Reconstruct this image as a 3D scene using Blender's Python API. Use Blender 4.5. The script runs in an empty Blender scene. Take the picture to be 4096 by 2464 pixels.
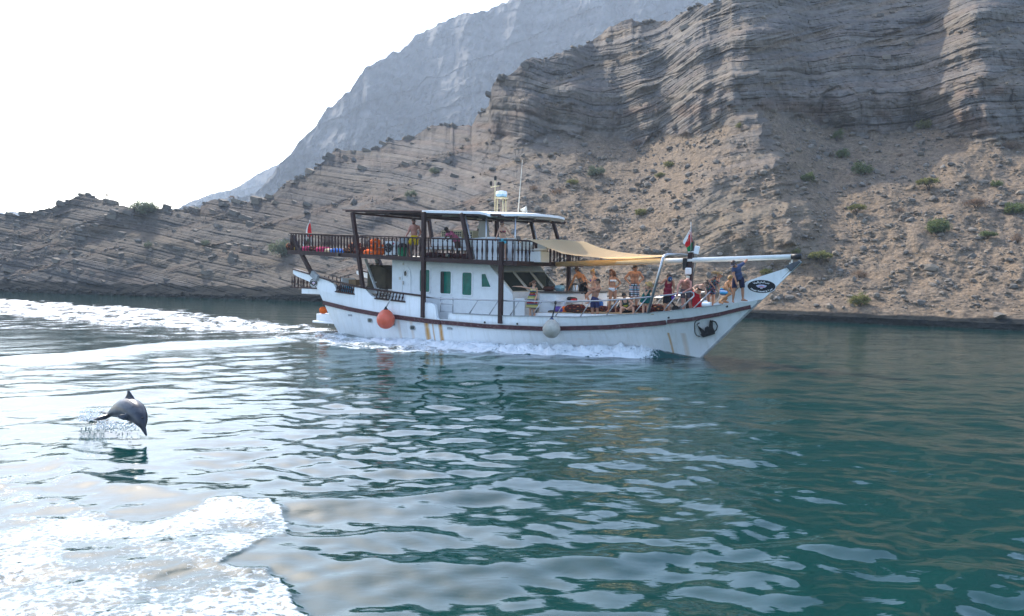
import bpy, bmesh, math, random
import numpy as np
from mathutils import Vector, Matrix, Euler
random.seed(7)
D = bpy.data
SC = bpy.context.scene
COL = SC.collection

# ------------------------------------------------------------------ camera, sky, sun, exposure
PW, PH, LENS = 4096.0, 2464.0, 28.0
FPX = LENS / 36.0 * PW
CAM_H = 3.3
PITCH = math.atan((1232.0 - 1072.0) / FPX)
ROLL = math.radians(0.85)
F_ = np.array([0, math.cos(PITCH), -math.sin(PITCH)])
R0 = np.array([1.0, 0, 0]); U0 = np.array([0, math.sin(PITCH), math.cos(PITCH)])
R_ = R0 * math.cos(ROLL) + U0 * math.sin(ROLL)
U_ = U0 * math.cos(ROLL) - R0 * math.sin(ROLL)
C_ = np.array([0, 0, CAM_H])

cam_data = D.cameras.new('camera'); cam = D.objects.new('camera', cam_data); COL.objects.link(cam)
cam_data.lens = LENS; cam_data.sensor_width = 36.0; cam_data.clip_end = 6000; cam_data.clip_start = 0.1
m = Matrix.Identity(4)
for i in range(3):
    m[i][0] = R_[i]; m[i][1] = U_[i]; m[i][2] = -F_[i]; m[i][3] = C_[i]
cam.matrix_world = m
SC.camera = cam

SUN_AZ, SUN_EL = math.radians(-33), math.radians(42)       # azimuth from +Y, negative to the left
SKY_STRENGTH = 0.15
world = D.worlds.new('World'); SC.world = world; world.use_nodes = True
wn = world.node_tree; wn.nodes.clear()
sky = wn.nodes.new('ShaderNodeTexSky'); sky.sky_type = 'NISHITA'; sky.sun_disc = False
sky.sun_elevation = SUN_EL; sky.sun_rotation = SUN_AZ
sky.air_density = 1.0; sky.dust_density = 1.3; sky.ozone_density = 1.0
bg = wn.nodes.new('ShaderNodeBackground'); bg.inputs['Strength'].default_value = SKY_STRENGTH
wo = wn.nodes.new('ShaderNodeOutputWorld')
wn.links.new(sky.outputs[0], bg.inputs[0]); wn.links.new(bg.outputs[0], wo.inputs[0])
sun_d = D.lights.new('sun', 'SUN'); sun_d.energy = 2.0; sun_d.angle = math.radians(0.53); sun_d.color = (1.0, 0.92, 0.80)
sun = D.objects.new('sun', sun_d); COL.objects.link(sun)
SUNV = Vector((math.sin(SUN_AZ) * math.cos(SUN_EL), math.cos(SUN_AZ) * math.cos(SUN_EL), math.sin(SUN_EL)))
sun.rotation_euler = SUNV.to_track_quat('Z', 'Y').to_euler()
sun.location = (-60, 60, 80)
SC.view_settings.view_transform = 'Standard'; SC.view_settings.look = 'None'
SC.view_settings.exposure = 2.08; SC.view_settings.gamma = 1.0
SC.view_settings.use_curve_mapping = False
SC.render.engine = 'CYCLES'
cy = SC.cycles
cy.max_bounces = 6; cy.diffuse_bounces = 2; cy.glossy_bounces = 3; cy.transmission_bounces = 4
cy.transparent_max_bounces = 8; cy.volume_bounces = 1
cy.use_denoising = True
try:
    cy.denoiser = 'OPENIMAGEDENOISE'
except Exception:
    pass
cy.sample_clamp_indirect = 6.0
cy.caustics_reflective = False; cy.caustics_refractive = False
HAZE_DENSITY = 0.0006

# ------------------------------------------------------------------ pixel rays of the photograph -> places in the world
def ray(px, py):
    return F_ + (px - PW / 2) / FPX * R_ - (py - PH / 2) / FPX * U_
def project(P):
    """world points (N,3) -> photo px, py, depth"""
    q = np.asarray(P, float) - C_
    d = q @ F_
    return PW / 2 + (q @ R_) / d * FPX, PH / 2 - (q @ U_) / d * FPX, d
def water_pt(px, py, z=0.0):
    r = ray(px, py); t = (z - CAM_H) / r[2]
    return C_ + r * t
def horizon(px):
    """photo row of the horizon in column px"""
    return PH / 2 + FPX * (F_[2] + (px - PW / 2) / FPX * R_[2]) / U_[2]

# ------------------------------------------------------------------ numpy noise
_rs = np.random.RandomState(11)
_PERM = np.concatenate([_rs.permutation(256)] * 3)
_G3 = _rs.normal(size=(256, 3)); _G3 /= np.linalg.norm(_G3, axis=1)[:, None]
_RND = _rs.rand(4096)
def perlin(x, y, z=0.0):
    x, y, z = np.broadcast_arrays(np.asarray(x, float), np.asarray(y, float), np.asarray(z, float))
    xi = np.floor(x).astype(int); yi = np.floor(y).astype(int); zi = np.floor(z).astype(int)
    xf, yf, zf = x - xi, y - yi, z - zi
    u, v, w = [t * t * t * (t * (t * 6 - 15) + 10) for t in (xf, yf, zf)]
    xi &= 255; yi &= 255; zi &= 255
    def g(a, b, c):
        h = _PERM[_PERM[_PERM[(xi + a) & 255] + ((yi + b) & 255)] + ((zi + c) & 255)]
        gr = _G3[h]
        return gr[..., 0] * (xf - a) + gr[..., 1] * (yf - b) + gr[..., 2] * (zf - c)
    l = lambda a, b, t: a + (b - a) * t
    return l(l(l(g(0,0,0), g(1,0,0), u), l(g(0,1,0), g(1,1,0), u), v), l(l(g(0,0,1), g(1,0,1), u), l(g(0,1,1), g(1,1,1), u), v), w) * 1.6
def fbm(x, y, z=0.0, octs=4, gain=0.5):
    s = 0.0; a = 1.0
    for i in range(octs):
        s = s + a * perlin(x * 2.03 ** i + 17.3 * i, y * 2.03 ** i + 5.1 * i, z * 2.03 ** i + 9.7 * i); a *= gain
    return s
def hash1(k, seed=0):
    return _RND[(np.asarray(k).astype(np.int64) * 7919 + seed * 1013 + 31) & 4095]
def hash2(a, b, seed=0):
    a = np.asarray(a).astype(np.int64); b = np.asarray(b).astype(np.int64)
    return _RND[(((a * 73856093) ^ (b * 19349663)) + seed * 1013) % 4093]
def sstep(a, b, x):
    t = np.clip((np.asarray(x, float) - a) / (b - a), 0, 1); return t * t * (3 - 2 * t)
def lerp(a, b, t): return a + (b - a) * t

# ------------------------------------------------------------------ object helpers
def tag(o, label=None, cat=None, group=None, kind=None):
    if label: o['label'] = label
    if cat: o['category'] = cat
    if group: o['group'] = group
    if kind: o['kind'] = kind
    return o
def link(name, me, mat=None, parent=None):
    o = D.objects.new(name, me); COL.objects.link(o)
    if mat is not None and me is not None and len(me.materials) == 0: me.materials.append(mat)
    if parent is not None: o.parent = parent
    return o
def empty(name, loc=(0, 0, 0), rz=0.0, parent=None):
    o = D.objects.new(name, None); COL.objects.link(o); o.location = loc; o.rotation_euler = (0, 0, rz)
    o.empty_display_size = 0.2
    if parent is not None: o.parent = parent
    return o
def mesh_np(name, V, Q, smooth=False):
    """verts (N,3), faces (M,k) with k fixed -> mesh, fast"""
    V = np.ascontiguousarray(V, np.float32); Q = np.ascontiguousarray(Q, np.int32)
    me = D.meshes.new(name); k = Q.shape[1]
    me.vertices.add(len(V)); me.vertices.foreach_set('co', V.ravel())
    me.loops.add(Q.size); me.loops.foreach_set('vertex_index', Q.ravel())
    me.polygons.add(len(Q)); me.polygons.foreach_set('loop_start', np.arange(0, Q.size, k, dtype=np.int32))
    me.polygons.foreach_set('loop_total', np.full(len(Q), k, np.int32))
    me.polygons.foreach_set('use_smooth', np.full(len(Q), smooth, bool))
    me.update(calc_edges=True)
    return me
def grid_faces(nr, nc, flip=False):
    i = np.arange(nr - 1)[:, None] * nc + np.arange(nc - 1)[None, :]
    q = np.stack([i, i + 1, i + nc + 1, i + nc], -1).reshape(-1, 4)
    return q[:, ::-1] if flip else q
def attr_f(me, name, a):
    at = me.attributes.new(name, 'FLOAT', 'POINT'); at.data.foreach_set('value', np.ascontiguousarray(a, np.float32).ravel())
def attr_c(me, name, rgb):
    at = me.attributes.new(name, 'FLOAT_COLOR', 'POINT')
    rgba = np.ones((len(rgb), 4), np.float32); rgba[:, :3] = rgb
    at.data.foreach_set('color', rgba.ravel())

# ------------------------------------------------------------------ material helpers
class NT:
    def __init__(self, name):
        self.m = D.materials.new(name); self.m.use_nodes = True; self.t = self.m.node_tree; self.t.nodes.clear()
        self.out = self.n('ShaderNodeOutputMaterial')
    def n(self, typ, **kw):
        nd = self.t.nodes.new(typ)
        for k, v in kw.items():
            if k.startswith('_'): setattr(nd, k[1:], v)
            else: self.s(nd, k, v)
        return nd
    def s(self, nd, k, v):
        sock = nd.inputs[int(k[1:]) if k[0] == 'i' and k[1:].isdigit() else k.replace('__', ' ')]
        if isinstance(v, bpy.types.NodeSocket): self.t.links.new(v, sock)
        elif isinstance(v, bpy.types.Node): self.t.links.new(v.outputs[0], sock)
        else:
            if sock.type == 'RGBA' and len(v) == 3: v = (*v, 1)
            sock.default_value = v
    def coord(self, kind='Object', scale=(1, 1, 1), loc=(0, 0, 0), rot=(0, 0, 0)):
        c = self.n('ShaderNodeTexCoord')
        mp = self.n('ShaderNodeMapping', Vector=c.outputs[kind], Scale=scale, Location=loc, Rotation=rot)
        return mp.outputs[0]
    def noise(self, vec, scale=5, detail=4, rough=0.5, dist=0.0):
        return self.n('ShaderNodeTexNoise', Vector=vec, Scale=scale, Detail=detail, Roughness=rough, Distortion=dist).outputs['Fac']
    def ramp(self, fac, stops, interp='LINEAR'):
        r = self.n('ShaderNodeValToRGB', Fac=fac); e = r.color_ramp; e.interpolation = interp
        while len(e.elements) < len(stops): e.elements.new(0.5)
        for el, (p, c) in zip(e.elements, stops):
            el.position = p; el.color = (*c, 1) if len(c) == 3 else c
        return r.outputs['Color']
    def mix(self, fac, a, b, mode='MIX'):
        nd = self.t.nodes.new('ShaderNodeMix'); nd.data_type = 'RGBA'; nd.blend_type = mode
        for sock, v in ((nd.inputs[0], fac), (nd.inputs[6], a), (nd.inputs[7], b)):
            if isinstance(v, bpy.types.NodeSocket): self.t.links.new(v, sock)
            else: sock.default_value = (*v, 1) if hasattr(v, '__len__') and len(v) == 3 else v
        return nd.outputs[2]
    def math(self, op, a, b=0.0, clamp=False):
        nd = self.t.nodes.new('ShaderNodeMath'); nd.operation = op; nd.use_clamp = clamp
        for i, v in enumerate((a, b)):
            if isinstance(v, bpy.types.NodeSocket): self.t.links.new(v, nd.inputs[i])
            else: nd.inputs[i].default_value = v
        return nd.outputs[0]
    def bump(self, height, strength=0.3, dist=0.02, normal=None):
        b = self.n('ShaderNodeBump', Height=height, Strength=strength, Distance=dist)
        if normal is not None: self.t.links.new(normal, b.inputs['Normal'])
        return b.outputs[0]
    def bsdf(self, **kw):
        b = self.n('ShaderNodeBsdfPrincipled', **kw); self.t.links.new(b.outputs[0], self.out.inputs[0]); self.b = b
        return b
def attrib(nt, name):
    a = nt.n('ShaderNodeAttribute'); a.attribute_name = name; return a
_mats = {}
def paint(name, col, rough=0.5, var=0.15, scale=6.0, spec=0.3, metal=0.0, bump=0.0, dirt=None, dirt_amt=0.5):
    """worn paint / cloth / metal with a little uneven colour"""
    if name in _mats: return _mats[name]
    nt = NT(name); v = nt.coord('Object')
    n1 = nt.noise(v, scale, 5, 0.6)
    lo = tuple(c * (1 - var) for c in col); hi = tuple(min(1, c * (1 + var)) for c in col)
    c = nt.ramp(n1, [(0.3, lo), (0.7, hi)])
    if dirt:
        n2 = nt.noise(v, scale * 2.7, 8, 0.7)
        c = nt.mix(nt.math('MULTIPLY', nt.ramp(n2, [(0.55, (0, 0, 0)), (0.72, (1, 1, 1))]), dirt_amt), c, dirt)
    kw = {'Base__Color': c, 'Roughness': rough, 'Metallic': metal, 'Specular__IOR__Level': spec}
    if bump: kw['Normal'] = nt.bump(nt.noise(v, scale * 5, 4, 0.6), bump, 0.01)
    nt.bsdf(**kw); _mats[name] = nt.m
    return nt.m
# ------------------------------------------------------------------ near mountain: stratified limestone ridge, cliffs and scree
def interp(x, pts):
    xs = [p[0] for p in pts]; ys = [p[1] for p in pts]
    return np.interp(x, xs, ys)
CREST = [(-700,930),(-300,885),(-60,862),(0,855),(75,861),(140,850),(205,833),(262,806),(300,785),(345,776),(372,786),(420,800),(470,822),(525,834),(560,842),(622,838),(665,829),(720,842),(800,838),(805,822),(850,798),(900,806),(940,808),(975,809),(1010,800),
    (1031,801),(1090,778),(1125,748),(1154,724),(1230,700),(1262,668),(1300,639),(1330,612),(1354,597),(1400,602),(1470,604),(1524,589),(1540,570),(1562,558),(1600,562),(1647,551),(1690,520),(1728,497),(1800,503),(1847,500),(1886,504),(1898,480),(1909,462),(1940,440),(1955,424),(1960,390),(1963,362),(1972,338),(1993,320),(2040,300),(2063,281),(2093,243),
    (2132,226),(2186,237),(2230,215),(2263,200),(2348,177),(2400,140),(2425,119),(2478,92),(2517,77),(2586,92),(2679,81),(2725,54),(2771,31),(2879,8),(2960,-60),(3100,-300),(3500,-900),(4096,-1500),(4800,-1700)]
SHORE = [(-700,1150),(0,1168),(567,1185),(1021,1199),(1250,1206),(2974,1273),(4096,1323),(4800,1352)]
CLIFF_BASE = [(1900,512),(1963,540),(2100,560),(2263,524),(2425,562),(2540,575),(2656,539),(2813,526),(2920,480),(3017,440),(3100,455),(3181,475),(3322,509),(3436,543),(3600,520),(3747,520),(3800,545),(3860,562),(4000,570),(4096,555),(4800,520)]
CLIFF_TOP = [(1900,470),(1963,362),(2100,400),(2263,420),(2400,455),(2480,440),(2560,420),(2700,390),(2800,370),(2915,340),(3141,351),(3266,392),(3350,357),(3594,392),(3690,368),(3800,345),(3905,325),(4000,330),(4096,340),(4800,330)]
NC, NR_V, NR_U, NR_B = 930, 430, 56, 10
px = np.linspace(-620, 4720, NC)
yc = interp(px, CREST)
jag = (hash1(np.floor(px / 17 + 2 * perlin(px / 60, 0.5)), 3) - 0.5) * 6 + fbm(px / 40.0, 3.3, octs=4) * 5
yc = yc - jag * np.where(yc > -30, 1, 0.5)
ys = interp(px, SHORE) + np.where(px > 2700, 0.7, 2.5) * fbm(px / 70.0, 8.8, octs=4)
kern = np.hanning(61); kern /= kern.sum()
ysm = np.convolve(np.pad(yc, 30, 'edge'), kern, 'valid')
yvis = np.maximum(ysm, -45.0); yjag = np.where(ysm > -45, yc - ysm, 0.0)
yc = np.where(ysm > -45, ysm, yc)
t1 = np.linspace(0, 1, NR_V)[:, None]; t2 = np.linspace(0, 1, NR_U + 1)[1:, None]
Y = np.concatenate([ys + (yvis - ys) * t1, yvis + (np.minimum(yc, yvis - 0.5 * np.arange(1, 2)) - yvis) * t2], 0)
tall = np.concatenate([t1, np.ones_like(t2)], 0)
Y = Y + yjag[None, :] * tall ** 7
PXG = np.broadcast_to(px, Y.shape).copy()
EH = (np.array([horizon(a) for a in px])[None, :] - Y) / FPX          # tan of elevation
cb = interp(px, CLIFF_BASE)[None, :] + 26 * fbm(px / 90.0, 1.7, octs=3)[None, :]
ct = interp(px, CLIFF_TOP)[None, :] + 18 * fbm(px / 70.0, 4.7, octs=3)[None, :]
# slope of the ground
rightness = sstep(1850, 2050, PXG)
slope_left = 0.52 + 0.25 * sstep(1200, 200, PXG) + 0.08 * fbm(PXG / 500, (Y + 0.28 * PXG) / 40, 2.0, octs=2)
scree = 0.56 + 0.1 * perlin(PXG / 500, Y / 300, 7.1)
spur_x = 3017 + (Y - 440) * 0.30
dxs = PXG - spur_x + 34 * fbm(Y / 70.0, PXG / 260.0, 3.7, octs=4)
spur_w_l = 60 + np.clip(Y - 430, 0, 700) * 0.95; spur_w_r = 30 + np.clip(Y - 430, 0, 700) * 0.22
spur = np.clip(1 - np.where(dxs < 0, -dxs / spur_w_l, dxs / spur_w_r), 0, 1) * sstep(425, 470, Y) * sstep(1130, 900, Y)
lower = scree + 0.25 * sstep(0, 0.25, spur)
band = sstep(cb + 10, cb - 10, Y) * sstep(ct - 12, ct + 12, Y)
above = sstep(ct + 6, ct - 14, Y)
up = 0.85 + 1.1 * sstep(0.42, 0.62, 0.5 + 0.5 * np.sin((Y + 0.12 * PXG + 40 * perlin(PXG / 300, Y / 200, 4.4)) / 26.0)) + 0.4 * fbm(PXG / 200, Y / 80, 5.0, octs=2)
slope_r = lower * (1 - band) * (1 - above) + band * 2.6 + above * np.maximum(up, EH + 0.45)
slope_r = np.where(Y < -60, np.maximum(1.45, EH + 0.55), slope_r)
SL = np.maximum(lerp(slope_left, slope_r, rightness), EH + 0.16)
# tide step at the waterline
SL = np.where((Y > ys - 26) & (PXG > 1100), 6.0, SL)
SL = np.where((Y > ys - 14) & (PXG <= 1100), 2.5, SL)
d0 = np.array([water_pt(a, b) @ F_ for a, b in zip(px, ys)])
# depth from slope, integrated upwards
dE = np.diff(EH, axis=0, prepend=EH[:1])
LN = np.cumsum(dE / (SL - EH), axis=0)
DEP = d0[None, :] * np.exp(LN)
for _ in range(60):                                     # smooth sideways so that columns do not tear
    DEP[:, 1:-1] = 0.25 * DEP[:, :-2] + 0.5 * DEP[:, 1:-1] + 0.25 * DEP[:, 2:]
Z0 = CAM_H + EH * DEP
# spurs, gullies, buttresses
grow = sstep(0, 6, Z0)
gul = fbm(PXG / 330 + 0.25 * perlin(PXG / 150, Y / 150), Y / 1100, 3.0, octs=3, gain=0.45)
gul_r = 1 - np.abs(gul) * 2
DEP = DEP - spur * 2.6 * grow
DEP = DEP + rightness * grow * (np.maximum(above, band) * (-1.1 * gul_r) * sstep(520, 150, Y + 0 * PXG) - 1.4 * band * fbm(PXG / 120, Y / 400, 9.0, octs=3))
DEP = DEP - rightness * np.exp(-((PXG - 3930) / 105) ** 2) * sstep(250, 310, Y) * sstep(680, 560, Y) * 1.3
DEP = DEP + rightness * np.exp(-((PXG - 2500 - 0.35 * (Y - 440)) / 85) ** 2) * sstep(760, 520, Y) * 3.5
for rx, ry0, k, wd, amp in ((2930, 0, 0.15, 320, 1.4), (3540, 40, 0.75, 170, 1.9), (3900, 20, -0.12, 220, 1.0), (3330, 300, 0.25, 120, 2.4), (2180, 230, 0.12, 170, 1.8)):
    DEP = DEP - rightness * grow * amp * np.clip(1 - np.abs(PXG - rx - k * (Y - ry0)) / wd, 0, 1) * sstep(ry0 - 60, ry0 + 60, Y) * sstep(520, 380, Y)
DEP = DEP - (1 - rightness) * grow * 1.6 * fbm(PXG / 500, (Y + 0.28 * PXG) / 160, 6.0, octs=2)
DEP = DEP + lerp(0.45, 0.9, rightness) * grow * fbm(PXG / 140, Y / 140, 1.0, octs=4)

# beds of rock
s_img = interp(px, [(-700,0.22),(300,0.25),(900,0.27),(1300,0.36),(2400,0.36),(2470,0.1),(2530,-0.42),(2850,-0.42),(2960,-0.05),(3300,-0.04),(3500,0.06),(3800,0.0),(4800,0.05)])
Gx = np.cumsum(s_img) * (px[1] - px[0])
XW = (PXG - PW / 2) / FPX * DEP
dref = np.convolve(np.pad(d0, 60, 'edge'), np.ones(121) / 121, 'valid') * lerp(1.0, 1.25, sstep(1500, 2300, px))
BETA = Z0 + (dref[None, :] / FPX) * Gx[None, :]
BETA = BETA + lerp(0.22, 0.45, rightness) * fbm(PXG / 420, Y / 420, 2.0, octs=3) + lerp(0.03, 0.10, rightness) * perlin(PXG / 60, Y / 60, 5.0)
bf = lerp(0.42, 0.75, rightness)
covered = fbm(PXG / 420, (Y + 0.28 * PXG) / 38, 12.0, octs=4)            # debris lying over the beds
strat = sstep(0.8, 0.05, covered)
strat_r = np.maximum(np.maximum(band, above * sstep(0.75, 0.1, covered)), 0.75 * sstep(0.0, 0.3, spur) * sstep(0.45, -0.15, covered))
vall = sstep(620, 480, Y + 0 * PXG) * sstep(2700, 2300, PXG)
strat_r = np.maximum(strat_r, sstep(2480, 2050, PXG + (Y - 560) * 0.7) * sstep(0.5, -0.1, covered))
STR = lerp(strat, strat_r, rightness)
off = np.zeros_like(DEP); tint = np.zeros(DEP.shape + (3,))
PAL = np.array([(0.23,0.215,0.20),(0.27,0.22,0.165),(0.24,0.185,0.15),(0.165,0.16,0.158),(0.205,0.19,0.175),(0.30,0.265,0.215)])
hk = []
for T, A, W, sd in ((0.34, 0.22, 0.6, 1), (0.85, 0.36, 1.3, 2), (3.4, 0.65, 4.5, 3)):
    T_loc = T * (1 + 0.0 * DEP)
    q = BETA / T_loc + 0.12 * fbm(XW / (W * 6), DEP / 40, sd * 3.0, octs=2)
    k = np.floor(q); fr = q - k
    r = hash1(k + 500, sd)
    rn = hash1(k + 501, sd)
    stepv = r + (rn - r) * sstep(0.86, 1.0, fr)
    groove = np.exp(-((fr - 0.0) / 0.10) ** 2) + np.exp(-((fr - 1.0) / 0.10) ** 2)
    wk = W * (0.6 + 0.9 * hash1(k + 77, sd + 3))
    xq = XW / wk + 40 * hash1(k + 9, sd) + 0.25 * perlin(XW / 3, Z0 / 3, sd)
    j = np.floor(xq); fx = xq - j
    blk = hash2(k, j, sd)
    crack = np.exp(-(np.minimum(fx, 1 - fx) / 0.07) ** 2)
    amp = A * (DEP / 90.0) ** 0.6
    off += amp * (0.75 * stepv + bf * 0.42 * blk - lerp(0.42, 0.38, rightness) * groove - bf * 0.42 * crack)
    hk.append((k, j, blk, np.maximum(groove, crack)))
off = off - off.mean()
rub = 0.55 * fbm(XW / 2.2, Z0 / 1.2, DEP / 2.5, octs=4) + 0.25 * np.abs(perlin(XW / 0.7, Z0 / 0.4, DEP / 0.7))
DEP = DEP - (STR * off * (lerp(0.85, 1.15, rightness) - 0.5 * sstep(0, 0.2, spur)) + (1 - STR) * rub * 0.55) * sstep(0.0, 1.2, Z0) - (1 - sstep(0, 1.2, Z0)) * np.where(PXG > 2700, 0.08, 0.25) * fbm(XW / 1.2, Z0 / 0.5, DEP, octs=3)
# colour of the rock itself
c1 = PAL[(hash1(hk[1][0] + 33, 5) * 5.99).astype(int)]; c2 = PAL[(hash1(hk[2][0] + 11, 6) * 5.99).astype(int)]; c0 = PAL[(hash2(hk[0][0], hk[0][1], 8) * 5.99).astype(int)]
c0b = PAL[(hash1(hk[0][0] + 71, 8) * 5.99).astype(int)]; c0 = lerp(c0b, c0, bf[..., None])
rock = 0.42 * c1 + 0.33 * c2 + 0.25 * c0
rock = rock * (1 - 0.14 * bf + 0.28 * bf * hk[0][2])[..., None]
redd = sstep(0.1, 0.6, fbm(PXG / 210, Y / 80, 20.0, octs=3))[..., None] * band[..., None]
rock = lerp(rock, np.array((0.235, 0.155, 0.115)), 0.6 * redd)
ochre = (sstep(0.05, 0.3, spur) * sstep(560, 900, Y))[..., None]
rock = lerp(rock, np.array((0.30, 0.24, 0.155)), 0.55 * ochre)
dn = fbm(PXG / 120, Y / 70, 30.0, octs=5)[..., None]
debris = lerp(np.array((0.240, 0.195, 0.150)), np.array((0.225, 0.19, 0.155)), sstep(-0.4, 0.5, dn))
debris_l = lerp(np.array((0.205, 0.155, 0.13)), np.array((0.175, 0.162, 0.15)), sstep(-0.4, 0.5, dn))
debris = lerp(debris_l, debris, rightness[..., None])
tint = lerp(debris, rock, (STR * 0.92)[..., None])
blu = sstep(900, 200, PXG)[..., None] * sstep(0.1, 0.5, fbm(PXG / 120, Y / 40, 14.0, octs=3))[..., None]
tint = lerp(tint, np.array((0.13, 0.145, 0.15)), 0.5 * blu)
ZZ = CAM_H + EH * DEP
wet_h = np.where(PXG > 1800, 0.64, 1.15) + np.where(PXG > 1800, 0.07, 0.22) * fbm(XW / 1.5, 0.3, DEP / 6, octs=3)
wet = sstep(wet_h + 0.07, wet_h - 0.05, ZZ)
# back of the ridge
back_d = DEP[-1][None, :] + np.linspace(0, 1, NR_B + 1)[1:, None] ** 1.3 * 55
back_z = ZZ[-1][None, :] - np.linspace(0, 1, NR_B + 1)[1:, None] ** 1.2 * np.minimum(30, ZZ[-1] + 2)[None, :]
def place(pxg, dep, z):
    # horizontal place from column azimuth and depth, height z
    rx = (pxg - PW / 2) / FPX
    return np.stack([rx * dep * R_[0], dep * math.cos(PITCH) + 0 * rx, z], -1)
front = np.stack([C_[0] + DEP * (F_[0] + (PXG - PW/2)/FPX * R_[0] - (Y - PH/2)/FPX * U_[0]),
                  C_[1] + DEP * (F_[1] + (PXG - PW/2)/FPX * R_[1] - (Y - PH/2)/FPX * U_[1]),
                  C_[2] + DEP * (F_[2] + (PXG - PW/2)/FPX * R_[2] - (Y - PH/2)/FPX * U_[2])], -1)
ln = np.linalg.norm(front[-1][:, :2], axis=1)
dirs = front[-1][:, :2] / ln[:, None]
bz = front[-1][:, 2][None, :] - np.linspace(0, 1, NR_B + 1)[1:, None] ** 1.2 * (front[-1][:, 2] + 2)[None, :]
bd = ln[None, :] + np.linspace(0, 1, NR_B + 1)[1:, None] ** 1.3 * np.maximum(30, front[-1][:, 2] * 1.6)[None, :]
back = np.concatenate([bd[..., None] * dirs[None], bz[..., None]], -1)
foot = front[0].copy(); foot[:, 2] = -1.2; foot[:, :2] *= 0.985
# the ground below the waterline
ALLV = np.concatenate([foot[None], front, back], 0)
NRT = ALLV.shape[0]
tint_all = np.concatenate([tint[:1], tint, np.repeat(tint[-1:], NR_B, 0)], 0)
wet_all = np.concatenate([np.ones((1, NC)), wet, np.zeros((NR_B, NC))], 0)
scr_all = np.concatenate([1 - STR[:1], 1 - STR, np.repeat(1 - STR[-1:], NR_B, 0)], 0)
me = mesh_np('mountainside', ALLV.reshape(-1, 3), grid_faces(NRT, NC))
pxa = np.concatenate([PXG[:1], PXG, np.repeat(PXG[-1:], NR_B, 0)], 0)
scr0 = np.concatenate([STR[:1], STR, np.repeat(STR[-1:], NR_B, 0)], 0)[..., None]
tint_all = tint_all * lerp(np.array((0.62, 0.57, 0.51)), np.array((0.575, 0.555, 0.535)), scr0) * lerp(0.60, 1.0, sstep(900, 2300, pxa))[..., None]  # shade of the left ridge put into the tint: darker towards the left
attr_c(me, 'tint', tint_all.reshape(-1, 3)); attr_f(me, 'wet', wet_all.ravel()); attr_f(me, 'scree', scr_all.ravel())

nt = NT('limestone_and_scree')
v = nt.coord('Object')
a_t = attrib(nt, 'tint'); a_w = attrib(nt, 'wet'); a_s = attrib(nt, 'scree')
n_f = nt.noise(v, 1.3, 10, 0.72)
n_c = nt.n('ShaderNodeTexVoronoi', Vector=v, Scale=4.0); n_c2 = nt.n('ShaderNodeTexVoronoi', Vector=v, Scale=9.0)
cell = nt.ramp(n_c.outputs['Color'], [(0.1, (0.75, 0.75, 0.76)), (0.5, (0.98, 0.97, 0.96)), (0.9, (1.25, 1.22, 1.18))])
cell2 = nt.ramp(n_c2.outputs['Color'], [(0.1, (0.72, 0.72, 0.73)), (0.9, (1.3, 1.28, 1.24))])
c = nt.mix(1.0, a_t.outputs['Color'], nt.ramp(n_f, [(0.28, (0.62, 0.62, 0.63)), (0.72, (1.36, 1.34, 1.30))]), 'MULTIPLY')
cs = nt.mix(1.0, nt.mix(1.0, c, cell, 'MULTIPLY'), cell2, 'MULTIPLY')
c = nt.mix(a_s.outputs['Fac'], c, cs)
c = nt.mix(a_w.outputs['Fac'], c, nt.ramp(n_f, [(0.3, (0.010, 0.012, 0.012)), (0.75, (0.035, 0.036, 0.034))]))
hgt = nt.math('ADD', nt.noise(v, 2.2, 9, 0.75), nt.math('MULTIPLY', nt.math('MULTIPLY', n_c.outputs['Distance'], a_s.outputs['Fac']), -0.5))
nt.bsdf(Base__Color=c, Roughness=0.95, Specular__IOR__Level=nt.math('SUBTRACT', 0.18, nt.math('MULTIPLY', a_w.outputs['Fac'], 0.16)), Normal=nt.bump(hgt, 0.5, 0.22))
M_ROCK = nt.m
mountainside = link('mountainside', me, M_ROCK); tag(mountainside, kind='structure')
TERR = front; TERR_PX = px; TERR_Y = Y; TERR_SCREE = (1 - STR)
def terrain_at(pxx, pyy):
    """place on the near mountainside seen at photo pixel (pxx, pyy)"""
    c = int(np.clip(round((pxx - px[0]) / (px[1] - px[0])), 0, NC - 1))
    r = int(np.clip(np.searchsorted(-TERR_Y[:, c], -pyy), 0, TERR_Y.shape[0] - 1))
    return TERR[r, c]

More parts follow.
